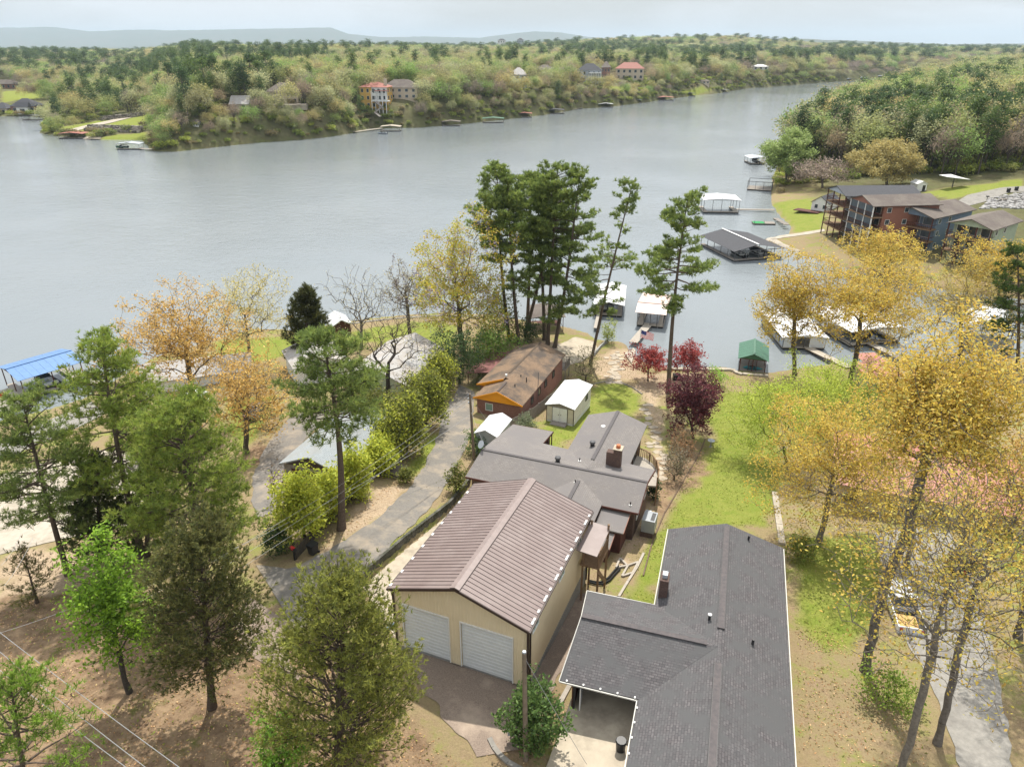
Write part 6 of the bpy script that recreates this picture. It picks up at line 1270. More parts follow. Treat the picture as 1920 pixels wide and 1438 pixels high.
T, f, W_, z0, ze, zr = far_house('blue_roof_gable', 'white glazed gable front of the blue-grey roofed house', 44, 215, 20, 22, 6, 'white', 'shingle_slate', 8, .4, False, 1, 1)
far_house('inlet_house', 'dark-roofed house at the very left of the inlet', 2, 214, 24, 20, 12, 'beige', 'shingle_slate', 5, .5, True, 1, 2)
far_house('long_brown_house', 'long brown-roofed house on the left hillside lawn', 8, 167, 46, 16, 12, 'brick', 'shingle_tan', 0, .45, True, 1, 5)
far_house('cream_barn', 'cream steep-gabled barn on the left bluff', 450, 210, 32, 28, 14, 'beige', 'shingle_pale', 5, .5, False, 2, 2, 'barn')
far_house('lookout_hut', 'small dark lookout hut on stilts at the head of the left path', 291, 196, 16, 25, 6, 'redwood', 'shingle_slate', 5, .3, True, 1, 2, 'hut')
far_house('gazebo', 'white gazebo on the wooded bluff tip', 367, 238, 10, 14, 5, 'white', 'shingle_tan', 5, .4, True, 1, 2, 'gazebo')
for i, (px, py, wp, hp, wall, roof, lab, nm) in enumerate([(970, 164, 30, 34, 'silver', 'shingle_pale', 'pale grey house at the left of the far mansions', 'house'), (1020, 148, 38, 24, 'beige', 'shingle_tan', 'pinkish tan house half hidden by a green tree', 'house'), (1104, 155, 44, 33, 'silver', 'shingle_slate', 'grand grey house with a columned porch across the lake', 'mansion'),
    (1135, 148, 16, 30, 'brick', 'shingle_tan', 'narrow brick house right of the columned one', 'house'), (1180, 150, 52, 30, 'beige', 'tile_red', 'pale stucco house with a red roof across the lake', 'house'), (1260, 133, 18, 16, 'brick', 'shingle_tan', 'brown house among far trees', 'house'), (1426, 132, 28, 10, 'white', 'whiteroof', 'white low house on the far wooded slope', 'house'), (1320, 158, 20, 9, 'beige', 'shingle_tan', 'small tan house above the bare slope', 'house'), (940, 82, 14, 8, 'white', 'shingle_slate', 'hazy pale house on the horizon hill', 'house'), (975, 82, 12, 9, 'silver', 'shingle_slate', 'second hazy pale house on the horizon hill', 'house')]):
    bs = None
    if py < 100: d_ = 2450; bs = PD(px, py, d_)
    T, f, W_, z0, ze, zr = far_house(nm, lab, px, py, wp, hp, 15, wall, roof, -8, .35, True, 2 if hp > 15 else 1, 5 if wp > 30 else 3, base=bs)
    if i == 2:
        for k_ in range(6): MB().bar(f(W_ * .5 + k_ * W_ * .1, -2.5, z0 - 2), f(W_ * .5 + k_ * W_ * .1, -2.5, z0 + (ze - z0) * .75), .5).build('column', 'white', T)
        f.mk('porch_roof', 'white', T, (W_ * .48, W_ * 1.02, -3, -.05, z0 + (ze - z0) * .75, z0 + (ze - z0) * .82))
# stone terraces on the left point
def stone_wall(label, px0, px1, dep, h_, n=34):
    pp = [G(*p) for p in (px0, px1)]; T = thing('stone_wall', label, 'stone wall', pp[0]); r_ = np.random.default_rng(int(px0[0])); ms = []
    for k_ in range(5):
        m = MB().box((0, 0, 0), (1.9, 1.5, 1.5)); v = np.array(m.v) * (.75 + .5 * r_.random((8, 1))); m.v = [tuple(x) for x in v]; ms.append(m.mesh('stone', M('terrace_stone%d' % k_, tuple(np.array((.20, .18, .155)) * (.6 + .25 * k_)), None, 1, .9, .1)))
    for i in range(n):
        for lv in range(int(h_ / 1.4) + 1): p = pp[0] + (pp[1] - pp[0]) * (i + r_.random() * .6) / n; link('stone', ms[r_.integers(0, 5)], T, (p[0], p[1] + lv * 1.2, zl(p[0], p[1] + lv * 1.2) + .3 + lv * .5), r_.random() * 6)
stone_wall('lower dark stone terrace wall on the left point', (160, 246), (262, 250), 3, 6.5); stone_wall('upper dark stone terrace wall beside the left path', (192, 227), (270, 217), 3, 5)
# ---------------------------------------------------------------- lakeside row houses (right)
def row_house(label, le, re, bl, back, wall, roof, gable, levels=3, porch=3.0, rise=1.5, screens=False, group=None):
    base = G(*bl); ze = zat(base, *le); f, W_ = frame_from(le, re, ze); z0 = base[2]; D = max(8, min(24, float((P(*back, ze + rise) - f(W_ / 2, 0, 0))[:2] @ f.v[:2]))); zr = ze + rise
    T = thing('row_house', label, 'house', f(W_ / 2, D / 2, z0)); gable_wall(f, wall, T, .4, W_ - .4, W_ / 2, porch, D, z0 - 3, ze - .1, zr - .12)
    roof_plane([f(-.4, -.4, ze - .1), f(W_ / 2, -.4, zr + .1), f(W_ / 2, D + .4, zr + .1), f(-.4, D + .4, ze - .1)], roof, T, .16); roof_plane([f(W_ / 2 + .003, -.4, zr + .1), f(W_ + .4, -.4, ze - .1), f(W_ + .4, D + .4, ze - .1), f(W_ / 2 + .003, D + .4, zr + .1)], roof, T, .16)
    MB().prism([f(.1, .1, ze - .15), f(W_ - .1, .1, ze - .15), f(W_ / 2, .1, zr - .1)], f.v * .2).build('gable', gable, T)
    hl = (ze - z0) / levels
    me = MB().bar((0, 0, 0), (0, 0, ze - z0 + .8), .22).mesh('porch_post', 'redwood' if not screens else 'white')
    for u in np.linspace(.15, W_ - .15, 4): link('porch_post', me, T, f(u, .15, z0 - .9))
    for lv in range(1, levels):
        f.mk('balcony_floor', 'wood', T, (0, W_, 0, porch - .01, z0 + lv * hl - .25, z0 + lv * hl)); r_ = MB(); r_.bar(f(.1, .08, z0 + lv * hl + 1), f(W_ - .1, .08, z0 + lv * hl + 1), .1)
        for sd in (.08, W_ - .08): r_.bar(f(sd, .1, z0 + lv * hl + 1), f(sd, porch, z0 + lv * hl + 1), .1)
        r_.build('rail', 'redwood', T)
        mb = MB().bar((0, 0, 0), (0, 0, 1.0), .07).mesh('baluster', 'redwood')
        for u in np.arange(.4, W_ - .2, .45): link('baluster', mb, T, f(u, .08, z0 + lv * hl))
        if screens: MB().bar(f(.2, .2, z0 + lv * hl + hl / 2), f(W_ - .2, .2, z0 + lv * hl + hl / 2), .02, hl - .3).build('screen', 'glass', T)
    for lv in range(levels):
        for u in (W_ * .22, W_ * .5, W_ * .78): window(f, T, 'u', u, porch, z0 + lv * hl + hl * .5, W_ * .2, hl * .62, 'white', 'glass', -.06)
        for v in (porch + 1.5, porch + 6): window(f, T, 'v', W_ - .4, v, z0 + lv * hl + hl * .55, 1.1, hl * .4, 'white', 'glass', .06)
    return T, f, W_, z0, ze
row_house('row house with a dark slate roof and tall red deck posts', (1553, 353), (1587, 367), (1549, 436), (1711, 348.5), 'brickdark', 'shingle_slate', 'silver', 4, 5)
row_house('row house with an orange gable and screened balconies', (1595.5, 371), (1639, 386), (1592, 455), (1737, 362), 'rust', 'shingle_tan', 'rust', 4, 3, screens=True)
row_house('blue-grey row house with a brown roof and white windows', (1669, 394), (1751, 409), (1662, 460), (1827, 380), 'bluesid', 'shingle_tan', 'bluesid', 3, 2.5)
row_house('sage green row house nearest the camera in the lakeside row', (1779, 417), (1861, 431), (1772, 490), (1925, 402), 'greensid', 'shingle_tan', 'greensid', 3, 2.5)
f, Wd = frame_from((1523, 377), (1545, 380), 4.8); T = house('lake_cottage', 'little white cottage with a dark roof beside the red deck posts', f, Wd + 1.5, 9, 1.6, 4.6, 6.4, 'white', 'shingle_slate', .3, wins=[('f', 1.5, 3.4, 1.0, 1.2), ('f', 4, 3.4, 1.0, 1.2), ('r', 2.5, 3.2, 1.8, 1.5)])
f.mk('deck', 'redwood', T, (-4, Wd, -3.5, -.1, 1.9, 2.1))
b_ = G(1718, 360); f = Fr(b_, 5); T = house('white_shed', 'tiny white shed with a dark door beyond the row houses', f, 3.2, 4, b_[2], b_[2] + 2.4, b_[2] + 3.2, 'white', 'whiteroof', .2, 'shed'); f.mk('door', 'black', T, (1.8, 2.7, -.1, .01, b_[2], b_[2] + 2))
b_ = G(1785, 352); f = Fr(b_, 8); T = thing('winged_canopy', 'white gull-winged canopy on a single pole by the forest edge', 'canopy', b_); MB().bar(b_, b_ + np.array([0, 0, 3.2]), .25).build('post', 'steel', T)
for s_ in (-1, 1): MB().slab([f(0, -2, b_[2] + 3.3), f(s_ * 4.2, -2, b_[2] + 4.0 - (1.2 if s_ > 0 else .2)), f(s_ * 4.2, 2, b_[2] + 4.0 - (1.2 if s_ > 0 else .2)), f(0, 2, b_[2] + 3.9)], .12).build('wing', 'white', T)
def picnic(label, b_, yaw):
    f = Fr(b_, yaw); z = b_[2]; T = thing('picnic_table', label, 'picnic table', b_); f.mk('table_top', 'greywood', T, (-1.1, 1.1, -.4, .4, z + .72, z + .8)); 
    for v in (-.85, .6): f.mk('bench', 'greywood', T, (-1.1, 1.1, v, v + .28, z + .42, z + .48))
    for u in (-.8, .8): MB().bar(f(u, -.7, z), f(u, .3, z + .72), .1).build('leg', 'greywood', T); MB().bar(f(u, .7, z), f(u, -.3, z + .72), .1).build('leg', 'greywood', T)
picnic('grey picnic table on the rocky slope at the right', G(1880, 378), 15)
for px, py, lab in ((1890, 361, 'left dark bin beside the rocky slope'), (1905, 358, 'right dark bin beside the rocky slope')): b_ = G(px, py); T = thing('waste_bin', lab, 'bin', b_); MB().tube([b_, b_ + np.array([0, 0, 1.2])], [.5, .55], 10).build('drum', 'black', T); MB().tube([b_ + np.array([0, 0, 1.2]), b_ + np.array([0, 0, 1.3])], [.58, .4], 10).build('lid', 'black', T)
b_ = G(1850, 376); T = thing('barbecue_grill', 'black post grill by the grey road bend', 'grill', b_); MB().bar(b_, b_ + np.array([0, 0, 1]), .12).build('post', 'steel', T); MB().box(b_ + np.array([0, 0, 1.15]), (.8, .5, .3)).build('grill_box', 'black', T)
# riprap
def scatter_rocks(name, polypx, n, s, mats, seed, dz=.1):
    r_ = np.random.default_rng(seed); p = Gp(polypx); lo, hi = p.min(0), p.max(0); q = lo + (hi - lo) * r_.random((n * 3, 2)); q = q[sdist(q[:, 0], q[:, 1], p) > 0][:n]; z = zland(q[:, 0], q[:, 1])
    bm = bmesh.new(); bmesh.ops.create_icosphere(bm, subdivisions=1, radius=1); V0 = np.array([v.co for v in bm.verts]); F0 = np.array([[v.index for v in f.verts] for f in bm.faces]); bm.free()
    k = len(q); sc = s * (.5 + r_.random((k, 1, 1)) * 1.0) * np.array([1, .8, .6]) * (.8 + .4 * r_.random((k, 1, 3))); V = V0[None] * sc * (.8 + .4 * r_.random((k, len(V0), 1))) + np.column_stack([q, z + dz])[:, None]
    F = (F0[None] + (np.arange(k) * len(V0))[:, None, None]).reshape(-1, 3); c = np.array(mats)[r_.integers(0, len(mats), k)] * (.8 + .4 * r_.random((k, 1)))
    return props(link(name, np_mesh(name, V.reshape(-1, 3), F, MAT['litter'], np.repeat(c, len(V0), 0))), kind='stuff')
scatter_rocks('riprap', [(1838, 392), (1860, 372), (1925, 362), (1990, 362), (1990, 402), (1900, 392)], 900, .5, [(.30, .29, .28), (.38, .37, .36), (.22, .21, .2)], 3)
# ---------------------------------------------------------------- walls, edgings, poles, small things
def block_wall(name, label, pts, top, rows, mat, bl=.42, bh=.2, th=.24, cat='retaining wall'):
    n = max(2, int(sum(np.linalg.norm(b_ - a) for a, b_ in zip(pts, pts[1:])) / bl)); q = resamp(pts, n); T = thing(name, label, cat, (q[0][0], q[0][1], zl(*q[0]))); ms = {}
    for i in range(n - 1):
        d = q[i + 1] - q[i]; an = round(math.degrees(math.atan2(d[1], d[0])) / 3) * 3; zt = top(q[i])
        for r_ in range(rows):
            key = (an, random.randint(0, 2))
            if key not in ms: dd = np.array([math.cos(R(an)), math.sin(R(an)), 0]); ms[key] = MB().box((0, 0, 0), (np.linalg.norm(d) - .012, th + .015 * key[1], bh - .012), dd, (-dd[1], dd[0], 0)).mesh('block', mat)
            p = q[i] + d * (.5 if r_ % 2 else 1.0) if i < n - 2 else q[i] + d * .5
            link('block', ms[key], T, (p[0], p[1], zt - bh * (r_ + .5)))
    return T
def wtop(p):
    k = np.argmin(np.linalg.norm(WALL - p, axis=1)); d = WALL[min(k + 1, len(WALL) - 1)] - WALL[max(k - 1, 0)]; nrm = np.array([-d[1], d[0]]); nrm /= np.linalg.norm(nrm); return zl(*(p + nrm * .9)) + .15
block_wall('retaining_wall', 'mossy block retaining wall between the drive and the tan garage', resamp(WALL, 30), wtop, 6, 'mossblock')
block_wall('low_stone_wall', 'low grey block wall along the right of the boat ramp', Gp([(1113, 668), (1126, 652), (1139, 641)]), lambda p: zl(*p) + .5, 3, 'block')
block_wall('sea_wall', 'pale block sea wall along the shore by the red maples', Gp([(1236, 693), (1300, 694), (1372, 695), (1384, 702), (1440, 706)]), lambda p: .95, 3, 'palecrete', .8, .3, .6)
block_wall('sea_wall', 'dark block sea wall below the left shore lawn', Gp([(640, 610), (700, 602), (760, 596), (830, 592), (900, 594)]), lambda p: .8, 3, 'stone', .9, .3, .5)
def timbers(name, label, pts, mat='wood', w=.18, h=.16, seg=2.4, cat='edging', dz=.05):
    n = max(2, int(sum(np.linalg.norm(b_ - a) for a, b_ in zip(pts, pts[1:])) / seg) + 1); q = resamp(pts, n); T = thing(name, label, cat, (q[0][0], q[0][1], zl(*q[0])))
    for a, b_ in zip(q, q[1:]): MB().bar((*a, zl(*a) + dz), (*(a + (b_ - a) * .985), zl(*b_) + dz), w, h).build('timber', mat, T)
    return T
timbers('timber_edging', 'long brown timber edging between the lawn and the gravel path', Gp([(1206, 1080), (1222, 1020), (1246, 962), (1282, 900), (1312, 850), (1322, 824)]), 'oldtimber', .12, .12)
timbers('timber_edging', 'pale timber edging curving down to the shingled wing', Gp([(1160, 1120), (1178, 1090), (1196, 1062), (1207, 1038)]), 'deckwood', .2, .22)
timbers('raised_bed', 'empty timber raised bed above the black drain pipes', Gp([(1155, 1066), (1160, 1048), (1180, 1053), (1172, 1072), (1155, 1066)]), 'deckwood', .16, .3, 1.6, 'raised bed')
timbers('raised_bed', 'second timber bed with bent pale sides by the lawn edging', Gp([(1166, 1082), (1182, 1053), (1198, 1052), (1180, 1088), (1166, 1082)]), 'deckwood', .16, .25, 1.6, 'raised bed')
timbers('timber_edging', 'curved timber edging around the yard lawn by the white shed', Gp([(1108, 722), (1130, 716), (1160, 716), (1188, 728), (1204, 740)]), 'greywood')
timbers('timber_edging', 'leaning plank beside the bush and the carport', Gp([(1044, 1330), (1058, 1305), (1069, 1284)]), 'deckwood', .3, .2, 4)
timbers('concrete_kerb', 'pale concrete kerb strip right of the lawn', Gp([(1452, 925), (1458, 965), (1466, 1022)]), 'palecrete', .6, .35, 3, 'kerb')
timbers('stone_edging', 'curved stone edging in the bed below the front utility pole', Gp([(918, 1385), (930, 1410), (955, 1432), (990, 1450)]), 'stone', .3, .2, .6)
T = thing('drain_pipe', 'pair of black corrugated drain pipes behind the tan garage', 'pipe', G(1105, 1092))
for k_ in range(2): pp = [G(x + k_ * 3, y + k_ * 4) + np.array([0, 0, .15]) for x, y in ((1102, 1090), (1114, 1093), (1126, 1094), (1140, 1086), (1152, 1072), (1160, 1064))]; MB().tube(pp, .09, 8).build('pipe', 'rubber', T, True)
# flagstones
def flags(label, px, n, seed, spread):
    r_ = np.random.default_rng(seed); c_ = resamp(Gp(px), n); T = thing('flagstone_path', label, 'path', (c_[0][0], c_[0][1], zl(*c_[0]))); mm = [M('flagstone%d' % i, x, None, 2, .9, .1) for i, x in enumerate([(.42, .36, .28), (.36, .31, .25), (.47, .40, .31)])]
    for p in c_:
        for q in range(2):
            a = p + r_.normal(size=2) * spread; k = r_.integers(5, 8); s = .38 + .25 * r_.random(); an = np.sort(r_.random(k) * .5 + np.arange(k)) * 2 * math.pi / k
            MB().prism([(a[0] + math.cos(t) * s, a[1] + math.sin(t) * s * .8, zl(*a) + .0) for t in an], (0, 0, .09)).build('flagstone', mm[r_.integers(0, 3)], T)
flags('flagstone path stepping from the boat ramp up to the yard', [(1160, 662), (1152, 675), (1158, 690), (1152, 705), (1158, 722)], 26, 3, .55)
flags('short flagstone path crossing the yard right of the grey house wing', [(1212, 760), (1222, 800), (1240, 860), (1238, 900)], 16, 4, .3)
sl = MB().slab([tuple(P(x, y, 1.0)) for x, y in ((1171, 662), (1188, 652), (1192, 658), (1184, 680))], .3); T = thing('concrete_landing', 'pale concrete landing beside the gangway foot', 'landing', P(1180, 664, .7)); sl.build('slab', 'palecrete', T)
plank_fence('wood_fence', 'low dark timber fence between the bamboo hedge and the drive verge', [G(*p) for p in ((556, 1048), (592, 1008), (640, 958), (692, 904), (738, 868), (790, 802), (834, 752))], 1.15, 'fence', .5, .05, 2.4)
# utility poles and wires
def wire(label, a, b_, sag=.6, r=.02, group=None, n=14, name='power_line', cat='wire'):
    a = np.array(a, float); b_ = np.array(b_, float); T = MB().tube([a + (b_ - a) * t - np.array([0, 0, sag * 4 * t * (1 - t)]) for t in np.linspace(0, 1, n)], r, 4)
    return props(T.build(name, 'wire', None, at=a), label, cat, group)
b1 = G(889, 862); h1 = zat(b1, 881, 738)
T = thing('utility_pole', 'wooden utility pole beside the upper drive with wires leaving to the left', 'utility pole', b1); pt = np.array([PD(881, 738, b1[1])[0], b1[1], h1]); MB().tube([b1 - np.array([0, 0, .5]), pt], [.19, .12], 10).build('pole', 'pole', T)
for k_, dz in enumerate((.15, .6, 1.1)): i_ = MB().tube([pt + np.array([-.16, 0, -dz - .1]), pt + np.array([-.16, 0, -dz + .1])], .07, 8).build('insulator', 'silver', T)
MB().bar(pt + np.array([-.3, 0, -.05]), pt + np.array([.3, 0, -.05]), .08).build('bracket', 'steel', T)
for k_, dz in enumerate((.15, .6, 1.1)): wire(('uppermost', 'middle', 'lowest')[k_] + ' of the three wires running left from the drive pole', pt + np.array([-.18, 0, -dz]), P(250 + k_ * 22, 1135 + 14 * k_, 17.5 - dz), .9, .013)
wire('thick drooping cable below the three wires of the drive pole', pt + np.array([-.1, 0, -2.6]), P(150, 1150, 14.5), 1.5, .02)
wire('guy wire from the drive pole towards the brick bungalow bank', pt + np.array([.05, .1, -.5]), G(930, 812), .02, .015); wire('service wire from the drive pole to the grey house dish corner', pt + np.array([.1, 0, -2.2]), c(.6, 3.6, 12.0), .3, .013)
b2 = G(986, 1424); h2 = zat(b2, 983, 1222); pt2 = np.array([PD(983, 1222, b2[1])[0], b2[1], h2])
T = thing('utility_pole', 'weathered utility pole in front of the rounded green bush', 'utility pole', b2); MB().tube([b2 - np.array([0, 0, .5]), pt2], [.16, .12], 10).build('pole', 'pole', T); MB().tube([pt2 - np.array([0, 0, .02]), pt2 + np.array([0, 0, .06])], [.125, .09], 10).build('pole_cap', 'silver', T); MB().bar(pt2 + np.array([.12, -.02, -.5]), pt2 + np.array([.12, -.02, -2.8]), .04).build('conduit', 'steel', T)
wire('pale wire from the front pole slanting to the carport drive', pt2 - np.array([0, 0, .35]), P(1100, 1432, 11.2), .1, .016)
for k_, (a, b_, z) in enumerate((((-30, 1162), (346, 1445), 19), ((-30, 1197), (282, 1445), 18.6), ((-30, 1232), (250, 1448), 18.2))): wire(('upper', 'middle', 'lower')[k_] + ' of the three power lines crossing the lower left corner', P(*a, z), P(*b_, z + .5), .15, .017)
for k_, (a, b_) in enumerate((((-20, 1192), (215, 1105)), ((8, 1098), (62, 1008)), ((2, 1060), (40, 1000)))): wire(('thin wire sagging over the brown slope at the left', 'short wire above the small conifer', 'short second wire above the small conifer')[k_], P(*a, 16), P(*b_, 15.5), .2, .014)
# bins, mailbox, bird bath, meter
b_ = G(588, 1038); T = thing('wheelie_bin', 'dark wheeled bin by the fence at the drive entrance', 'bin', b_); f = Fr(b_, -30)
m = MB(); m.add([f(u * s, v * s, b_[2] + z) for z, s in ((.08, .8), (1.0, 1.0)) for u, v in ((-.33, -.38), (.33, -.38), (.33, .38), (-.33, .38))], [(0, 1, 2, 3), (4, 5, 6, 7), (0, 1, 5, 4), (1, 2, 6, 5), (2, 3, 7, 6), (3, 0, 4, 7)]); m.build('bin_body', 'black', T); f.mk('lid', 'black', T, (-.36, .36, -.42, .4, b_[2] + 1.005, b_[2] + 1.08))
for u in (-.3, .3): MB().tube([f(u - .04, .36, b_[2] + .12), f(u + .04, .36, b_[2] + .12)], .12, 10).build('wheel', 'rubber', T)
b_ = G(553, 1050); T = thing('mailbox', 'mailbox with a red flag and red lid on a dark post by the drive entrance', 'mailbox', b_); f = Fr(b_, -35); MB().bar(b_ - np.array([0, 0, .3]), b_ + np.array([0, 0, 1.05]), .12).build('post', 'black', T)
MB().prism([f(-.3, -.14, b_[2] + 1.05), f(-.3, .14, b_[2] + 1.05), f(-.3, .14, b_[2] + 1.22), f(-.3, .07, b_[2] + 1.32), f(-.3, -.07, b_[2] + 1.32), f(-.3, -.14, b_[2] + 1.22)], f.u * .6).build('box', 'black', T); f.mk('door', 'red', T, (-.33, -.302, -.13, .13, b_[2] + 1.06, b_[2] + 1.28)); f.mk('flag', 'red', T, (-.1, .15, -.18, -.145, b_[2] + 1.2, b_[2] + 1.42)); f.mk('roof_plate', 'red', T, (-.25, .2, -.1, .1, b_[2] + 1.325, b_[2] + 1.36))
b_ = G(1332, 838); T = thing('bird_bath', 'grey pedestal bird bath on the lawn by the timber edging', 'bird bath', b_); MB().tube([b_, b_ + np.array([0, 0, .1]), b_ + np.array([0, 0, .8])], [.22, .1, .09], 10).build('pedestal', 'block', T); MB().tube([b_ + np.array([0, 0, .8]), b_ + np.array([0, 0, .95])], [.15, .45], 14).build('bowl', 'silver', T)
b_ = G(958, 1388); T = thing('meter_box', 'small grey meter box at the foot of the rounded bush', 'meter box', b_); MB().bar(b_, b_ + np.array([0, 0, .6]), .08).build('post', 'steel', T); MB().box(b_ + np.array([0, 0, .75]), (.4, .25, .35)).build('case', 'silver', T)
b_ = G(1268, 712); T = thing('planter', 'dark square planter between the layered pine and the right red maple', 'planter', b_); MB().box(b_ + np.array([0, 0, .45]), (1.1, .8, .9)).build('tub', 'black', T); MB().box(b_ + np.array([0, 0, .93]), (1.2, .9, .06)).build('rim', 'steel', T)
b_ = G(735, 1186); T = thing('tarpaulin_roll', 'blue rolled tarpaulin beside the left garage corner', 'tarpaulin', b_); MB().tube([G(726, 1182) + np.array([0, 0, .15]), G(738, 1172) + np.array([0, 0, .15])], .14, 8).build('roll', 'blue', T); MB().tube([G(730, 1179) + np.array([0, 0, .15]), G(731.5, 1177.5) + np.array([0, 0, .15])], .16, 8).build('strap', 'black', T)
# flag
fp = P(1200, 640, .9); ft = zat(fp, 1200, 617); T = thing('flag_pole', 'thin pole standing on the gangway and carrying the stars and stripes', 'flagpole', fp); MB().tube([fp, [fp[0], fp[1], ft]], [.05, .035], 8).build('pole', 'silver', T); MB().tube([[fp[0], fp[1], ft], [fp[0], fp[1], ft + .12]], [.07, .03], 8).build('finial', 'silver', T)
FW_, FH_ = 2.3, 1.35; V = []; F_ = []; C_ = []; nx = 26
def fpos(u, v): return np.array([fp[0] + .06 + u * FW_ * .93, fp[1] - .1 - .16 * math.sin(u * 7 + v) * u - u * .5, ft - .1 - (1 - v) * FH_ - u * .62 - .05 * math.sin(u * 5)])
for j in range(13):
    for i in range(nx):
        can = i / nx < .4 and j >= 6; cc = (.02, .03, .14) if can else ((.45, .02, .035) if j % 2 == 0 else (.78, .76, .74)); q = [(i, j), (i + 1, j), (i + 1, j + 1), (i, j + 1)]
        F_.append([len(V) + k for k in range(4)]); V += [fpos(a / nx, b_ / 13) for a, b_ in q]; C_ += [cc] * 4
for r_ in range(9):
    for k_ in range(6 if r_ % 2 == 0 else 5):
        u = (.4 / 12) * (1 + 2 * k_ + (r_ % 2)); v = 6 / 13 + (7 / 13) * (r_ + 1) / 10
        for sg in (-1, 1): F_.append([len(V) + k for k in range(4)]); V += [fpos(u + a * .009, v + b_ * .016) + np.array([0, sg * .012, 0]) for a, b_ in ((-1, 0), (0, -1), (1, 0), (0, 1))]; C_ += [(.8, .8, .8)] * 4
T2 = thing('american_flag', 'stars and stripes flag with red and white bars drooping from its pole', 'flag', [fp[0], fp[1], ft]); link('cloth', np_mesh('cloth', np.array(V) - WO[T2.name], F_, MAT['flag'], np.array(C_)), T2, WO[T2.name])
# vehicles
def vehicle(name, label, p, q, W_=2.0, kind='suv', paint='carpaint', cat='car', ln=None):
    """p rear ground point, q front ground point"""
    p = np.array(p); q = np.array(q); d = q - p; L_ = ln or np.linalg.norm(d[:2]); f0 = Fr(p[:2], math.degrees(math.atan2(d[1], d[0])) - 90); f0.o = f0.o - f0.u * W_ / 2; z = (p[2] + q[2]) / 2 + .1; f = lambda u, v, h_: f0(u, v, z + h_)
    T = thing(name, label, cat, f(W_ / 2, L_ / 2, 0)); tr = kind == 'truck'; k = 1.12 if tr else 1.0
    body = [(0, .42), (0, .92 * k), (L_ * .04, 1.0 * k), (L_ * .66, 1.0 * k), (L_ * .93, .92 * k), (L_, .75 * k), (L_, .42)] if not tr else [(0, .5), (0, .72), (L_ * .38, .72), (L_ * .38, 1.12), (L_ * .66, 1.12), (L_ * .93, 1.06), (L_, .9), (L_, .5)]
    m = MB(); m.prism([f(.03, v, h_) for v, h_ in body], f0.u * (W_ - .06)); o_ = m.build('body', paint, T)
    c0, c1 = (.39, .64) if tr else ((.03, .66) if kind == 'suv' else (.12, .66)); top = 1.85 if tr else (1.75 if kind == 'suv' else 1.45); hb = body[3][1] if not tr else 1.12; s0 = .03 if kind != 'car' else .16
    g_ = MB(); g_.add([f(.08, L_ * c0, hb), f(W_ - .08, L_ * c0, hb), f(W_ - .08, L_ * c1, hb), f(.08, L_ * c1, hb), f(.26, L_ * (c0 + s0), top - .06), f(W_ - .26, L_ * (c0 + s0), top - .06), f(W_ - .26, L_ * (c1 - .13), top - .06), f(.26, L_ * (c1 - .13), top - .06)], [(0, 1, 5, 4), (1, 2, 6, 5), (2, 3, 7, 6), (3, 0, 4, 7)]); g_.build('windows', 'glass', T)
    MB().slab([f(.22, L_ * (c0 + s0) - .05, top), f(W_ - .22, L_ * (c0 + s0) - .05, top), f(W_ - .22, L_ * (c1 - .13) + .05, top), f(.22, L_ * (c1 - .13) + .05, top)], .07).build('roof', paint, T)
    for u in (.09, W_ - .09):
        for a, b_, hh in ((c0, c0 + s0, 1), (c1, c1 - .13, 1), ((c0 + c1) / 2, (c0 + c1) / 2 - .02, 1)): MB().bar(f(u, L_ * a, hb), f(u + (.16 if u < 1 else -.16), L_ * b_, top - .03), .07).build('pillar', paint, T)
    for u in (.12, W_ - .12):
        for v in (L_ * .18, L_ * .81):
            w_ = MB().tube([f(u - .11, v, .37), f(u + .11, v, .37)], .37, 14).build('wheel', 'rubber', T); MB().tube([f(u - .125, v, .37), f(u + .125, v, .37)], .2, 10).build('rim', 'silver', w_)
    for u in (.18, W_ - .5):
        MB().box(f(u + .16, L_ + .01, .72), (.34, .04, .16), f0.u, f0.v).build('headlight', 'glass', T); MB().box(f(u + .16 if u > 1 else u - .02 + .1, -.01, .88), (.2, .05, .26), f0.u, f0.v).build('tail_light', 'tailred', T)
    MB().box(f(W_ / 2, L_ + .03, .5), (W_ * .95, .12, .2), f0.u, f0.v).build('bumper', 'silver' if tr else 'black', T); MB().box(f(W_ / 2, -.03, .5), (W_ * .95, .12, .2), f0.u, f0.v).build('bumper', 'silver' if tr else 'black', T)
    for u in (-.08, W_ + .08): MB().box(f(u, L_ * (c1 - .02), hb + .12), (.2, .12, .16), f0.u, f0.v).build('mirror', paint, T)
    if tr:
        for u in (.06, W_ - .06): MB().box(f(u, L_ * .19, .92), (.1, L_ * .38, .42), f0.u, f0.v).build('bed_side', paint, T)
        MB().box(f(W_ / 2, .05, .92), (W_ - .22, .08, .42), f0.u, f0.v).build('tailgate', paint, T); MB().box(f(W_ / 2, L_ * .2, .735), (W_ - .22, L_ * .34, .03), f0.u, f0.v).build('bed_floor', 'black', T)
    if kind == 'suv':
        for u in (.35, W_ - .35): MB().bar(f(u, L_ * .2, top + .06), f(u, L_ * .5, top + .06), .05).build('roof_rail', 'silver', T)
    return T, f, f0, L_, W_
T, f, f0, L_, W_ = vehicle('pickup_truck', 'white pickup truck with lumber in its bed behind the leaning oak', G(1709, 1190), G(1660, 1092), 2.05, 'truck', 'carpaint', 'pickup truck', 6.0)
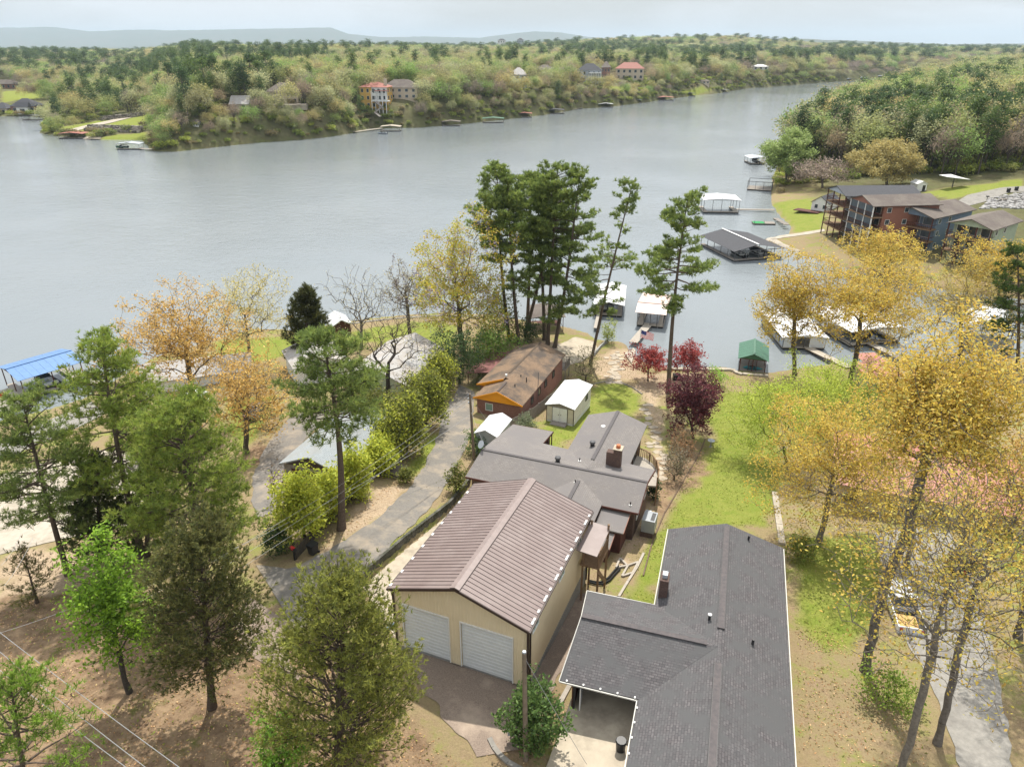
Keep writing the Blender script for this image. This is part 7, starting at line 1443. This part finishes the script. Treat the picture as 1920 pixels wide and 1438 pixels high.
for k_, (a, b_) in enumerate(((.5, 1.2), (1.1, 1.6), (1.3, .9))): th = thing('lumber_board', ('wide', 'thin', 'short')[k_] + ' yellow plywood board lying in the white pickup bed', 'board', f(a, .9, .8)); MB().box(f(a, .9 + .1 * k_, .8 + .05 * k_), (b_ * .6, 1.7 - .4 * k_, .04), f0.u, f0.v).build('board', M('plywood%d' % k_, (.55, .36, .14), None, 3, .8, .2), th)
vehicle('parked_suv', 'black car with pale roof rails under the big right oaks', G(1790, 1078), G(1826, 1030), 1.95, 'suv', 'carblack', 'car', 4.8)
vehicle('parked_suv', 'white car half hidden behind the orange oak trunk', G(392, 757), G(330, 748), 1.95, 'suv', 'carpaint', 'car', 4.8)
vehicle('parked_car', 'silver and black car on the left drive by the small orange oak', G(470, 792), G(488, 764), 1.85, 'car', 'carsilver', 'car', 4.5)
# leaf litter and grass tufts
def litter(name, polys, dens, size, cols, seed, up=1.6, elong=1.6, dz=.03):
    r_ = np.random.default_rng(seed); A = []
    for p in polys:
        lo, hi = p.min(0), p.max(0); q = lo + (hi - lo) * r_.random((int(dens * np.prod(hi - lo)), 2)); q = q[sdist(q[:, 0], q[:, 1], p) > 0]; q = q[vnoise(q[:, 0], q[:, 1], 1.7, 51) + .4 * r_.random(len(q)) > .5]; A.append(q)
    q = np.vstack(A); z = zland(q[:, 0], q[:, 1]) + dz; v, f_, c_ = quads(np.column_stack([q, z]), np.full(len(q), size), r_, cols, elong, up, .35); return props(link(name, np_mesh(name, v, f_, MAT['litter'], c_)), kind='stuff')
litter('leaf_litter', LITT[:2] + [Gp([(1490, 1180), (1640, 1190), (1700, 1240), (1740, 1440), (1500, 1500)]), Gp([(600, 1040), (690, 980), (770, 900), (800, 830), (760, 880), (660, 970), (590, 1030)])], 14, .085, ((.36, .22, .11), (.28, .16, .08), (.42, .29, .16), (.20, .12, .06)), 61)
litter('grass_tufts', LAWN[:1] + LAWN[3:4] + LAWN[5:8], 22, .07, ((.24, .28, .05), (.30, .31, .07), (.20, .25, .045)), 62, .1, 2.2, .05)
litter('grass_tufts', [Gp([(1490, 1000), (1650, 1010), (1700, 1230), (1760, 1440), (1495, 1460)]), Gp([(560, 1060), (860, 900), (1000, 640), (1240, 700), (1330, 830), (1200, 1120), (1120, 1130), (900, 860)]), LITT[0]], 6, .085, ((.22, .24, .05), (.28, .25, .07), (.16, .19, .04), (.33, .25, .12)), 63, .1, 2.2, .05)
# ---------------------------------------------------------------- air
hz = MB().box((0, 11900, 228), (52000, 24200, 462))
ho = hz.build('haze', None if False else MAT['white'], None, at=(0, 0, 0)); props(ho, kind='stuff')
hm_ = bpy.data.materials.new('haze'); hm_.use_nodes = True; n_ = hm_.node_tree
for x in list(n_.nodes): n_.nodes.remove(x)
o_ = n_.nodes.new('ShaderNodeOutputMaterial'); pv = n_.nodes.new('ShaderNodeVolumePrincipled')
pv.inputs['Color'].default_value = (.70, .86, 1, 1); pv.inputs['Density'].default_value = 6e-5; pv.inputs['Anisotropy'].default_value = 0.0
n_.links.new(pv.outputs[0], o_.inputs['Volume']); ho.data.materials.clear(); ho.data.materials.append(hm_)
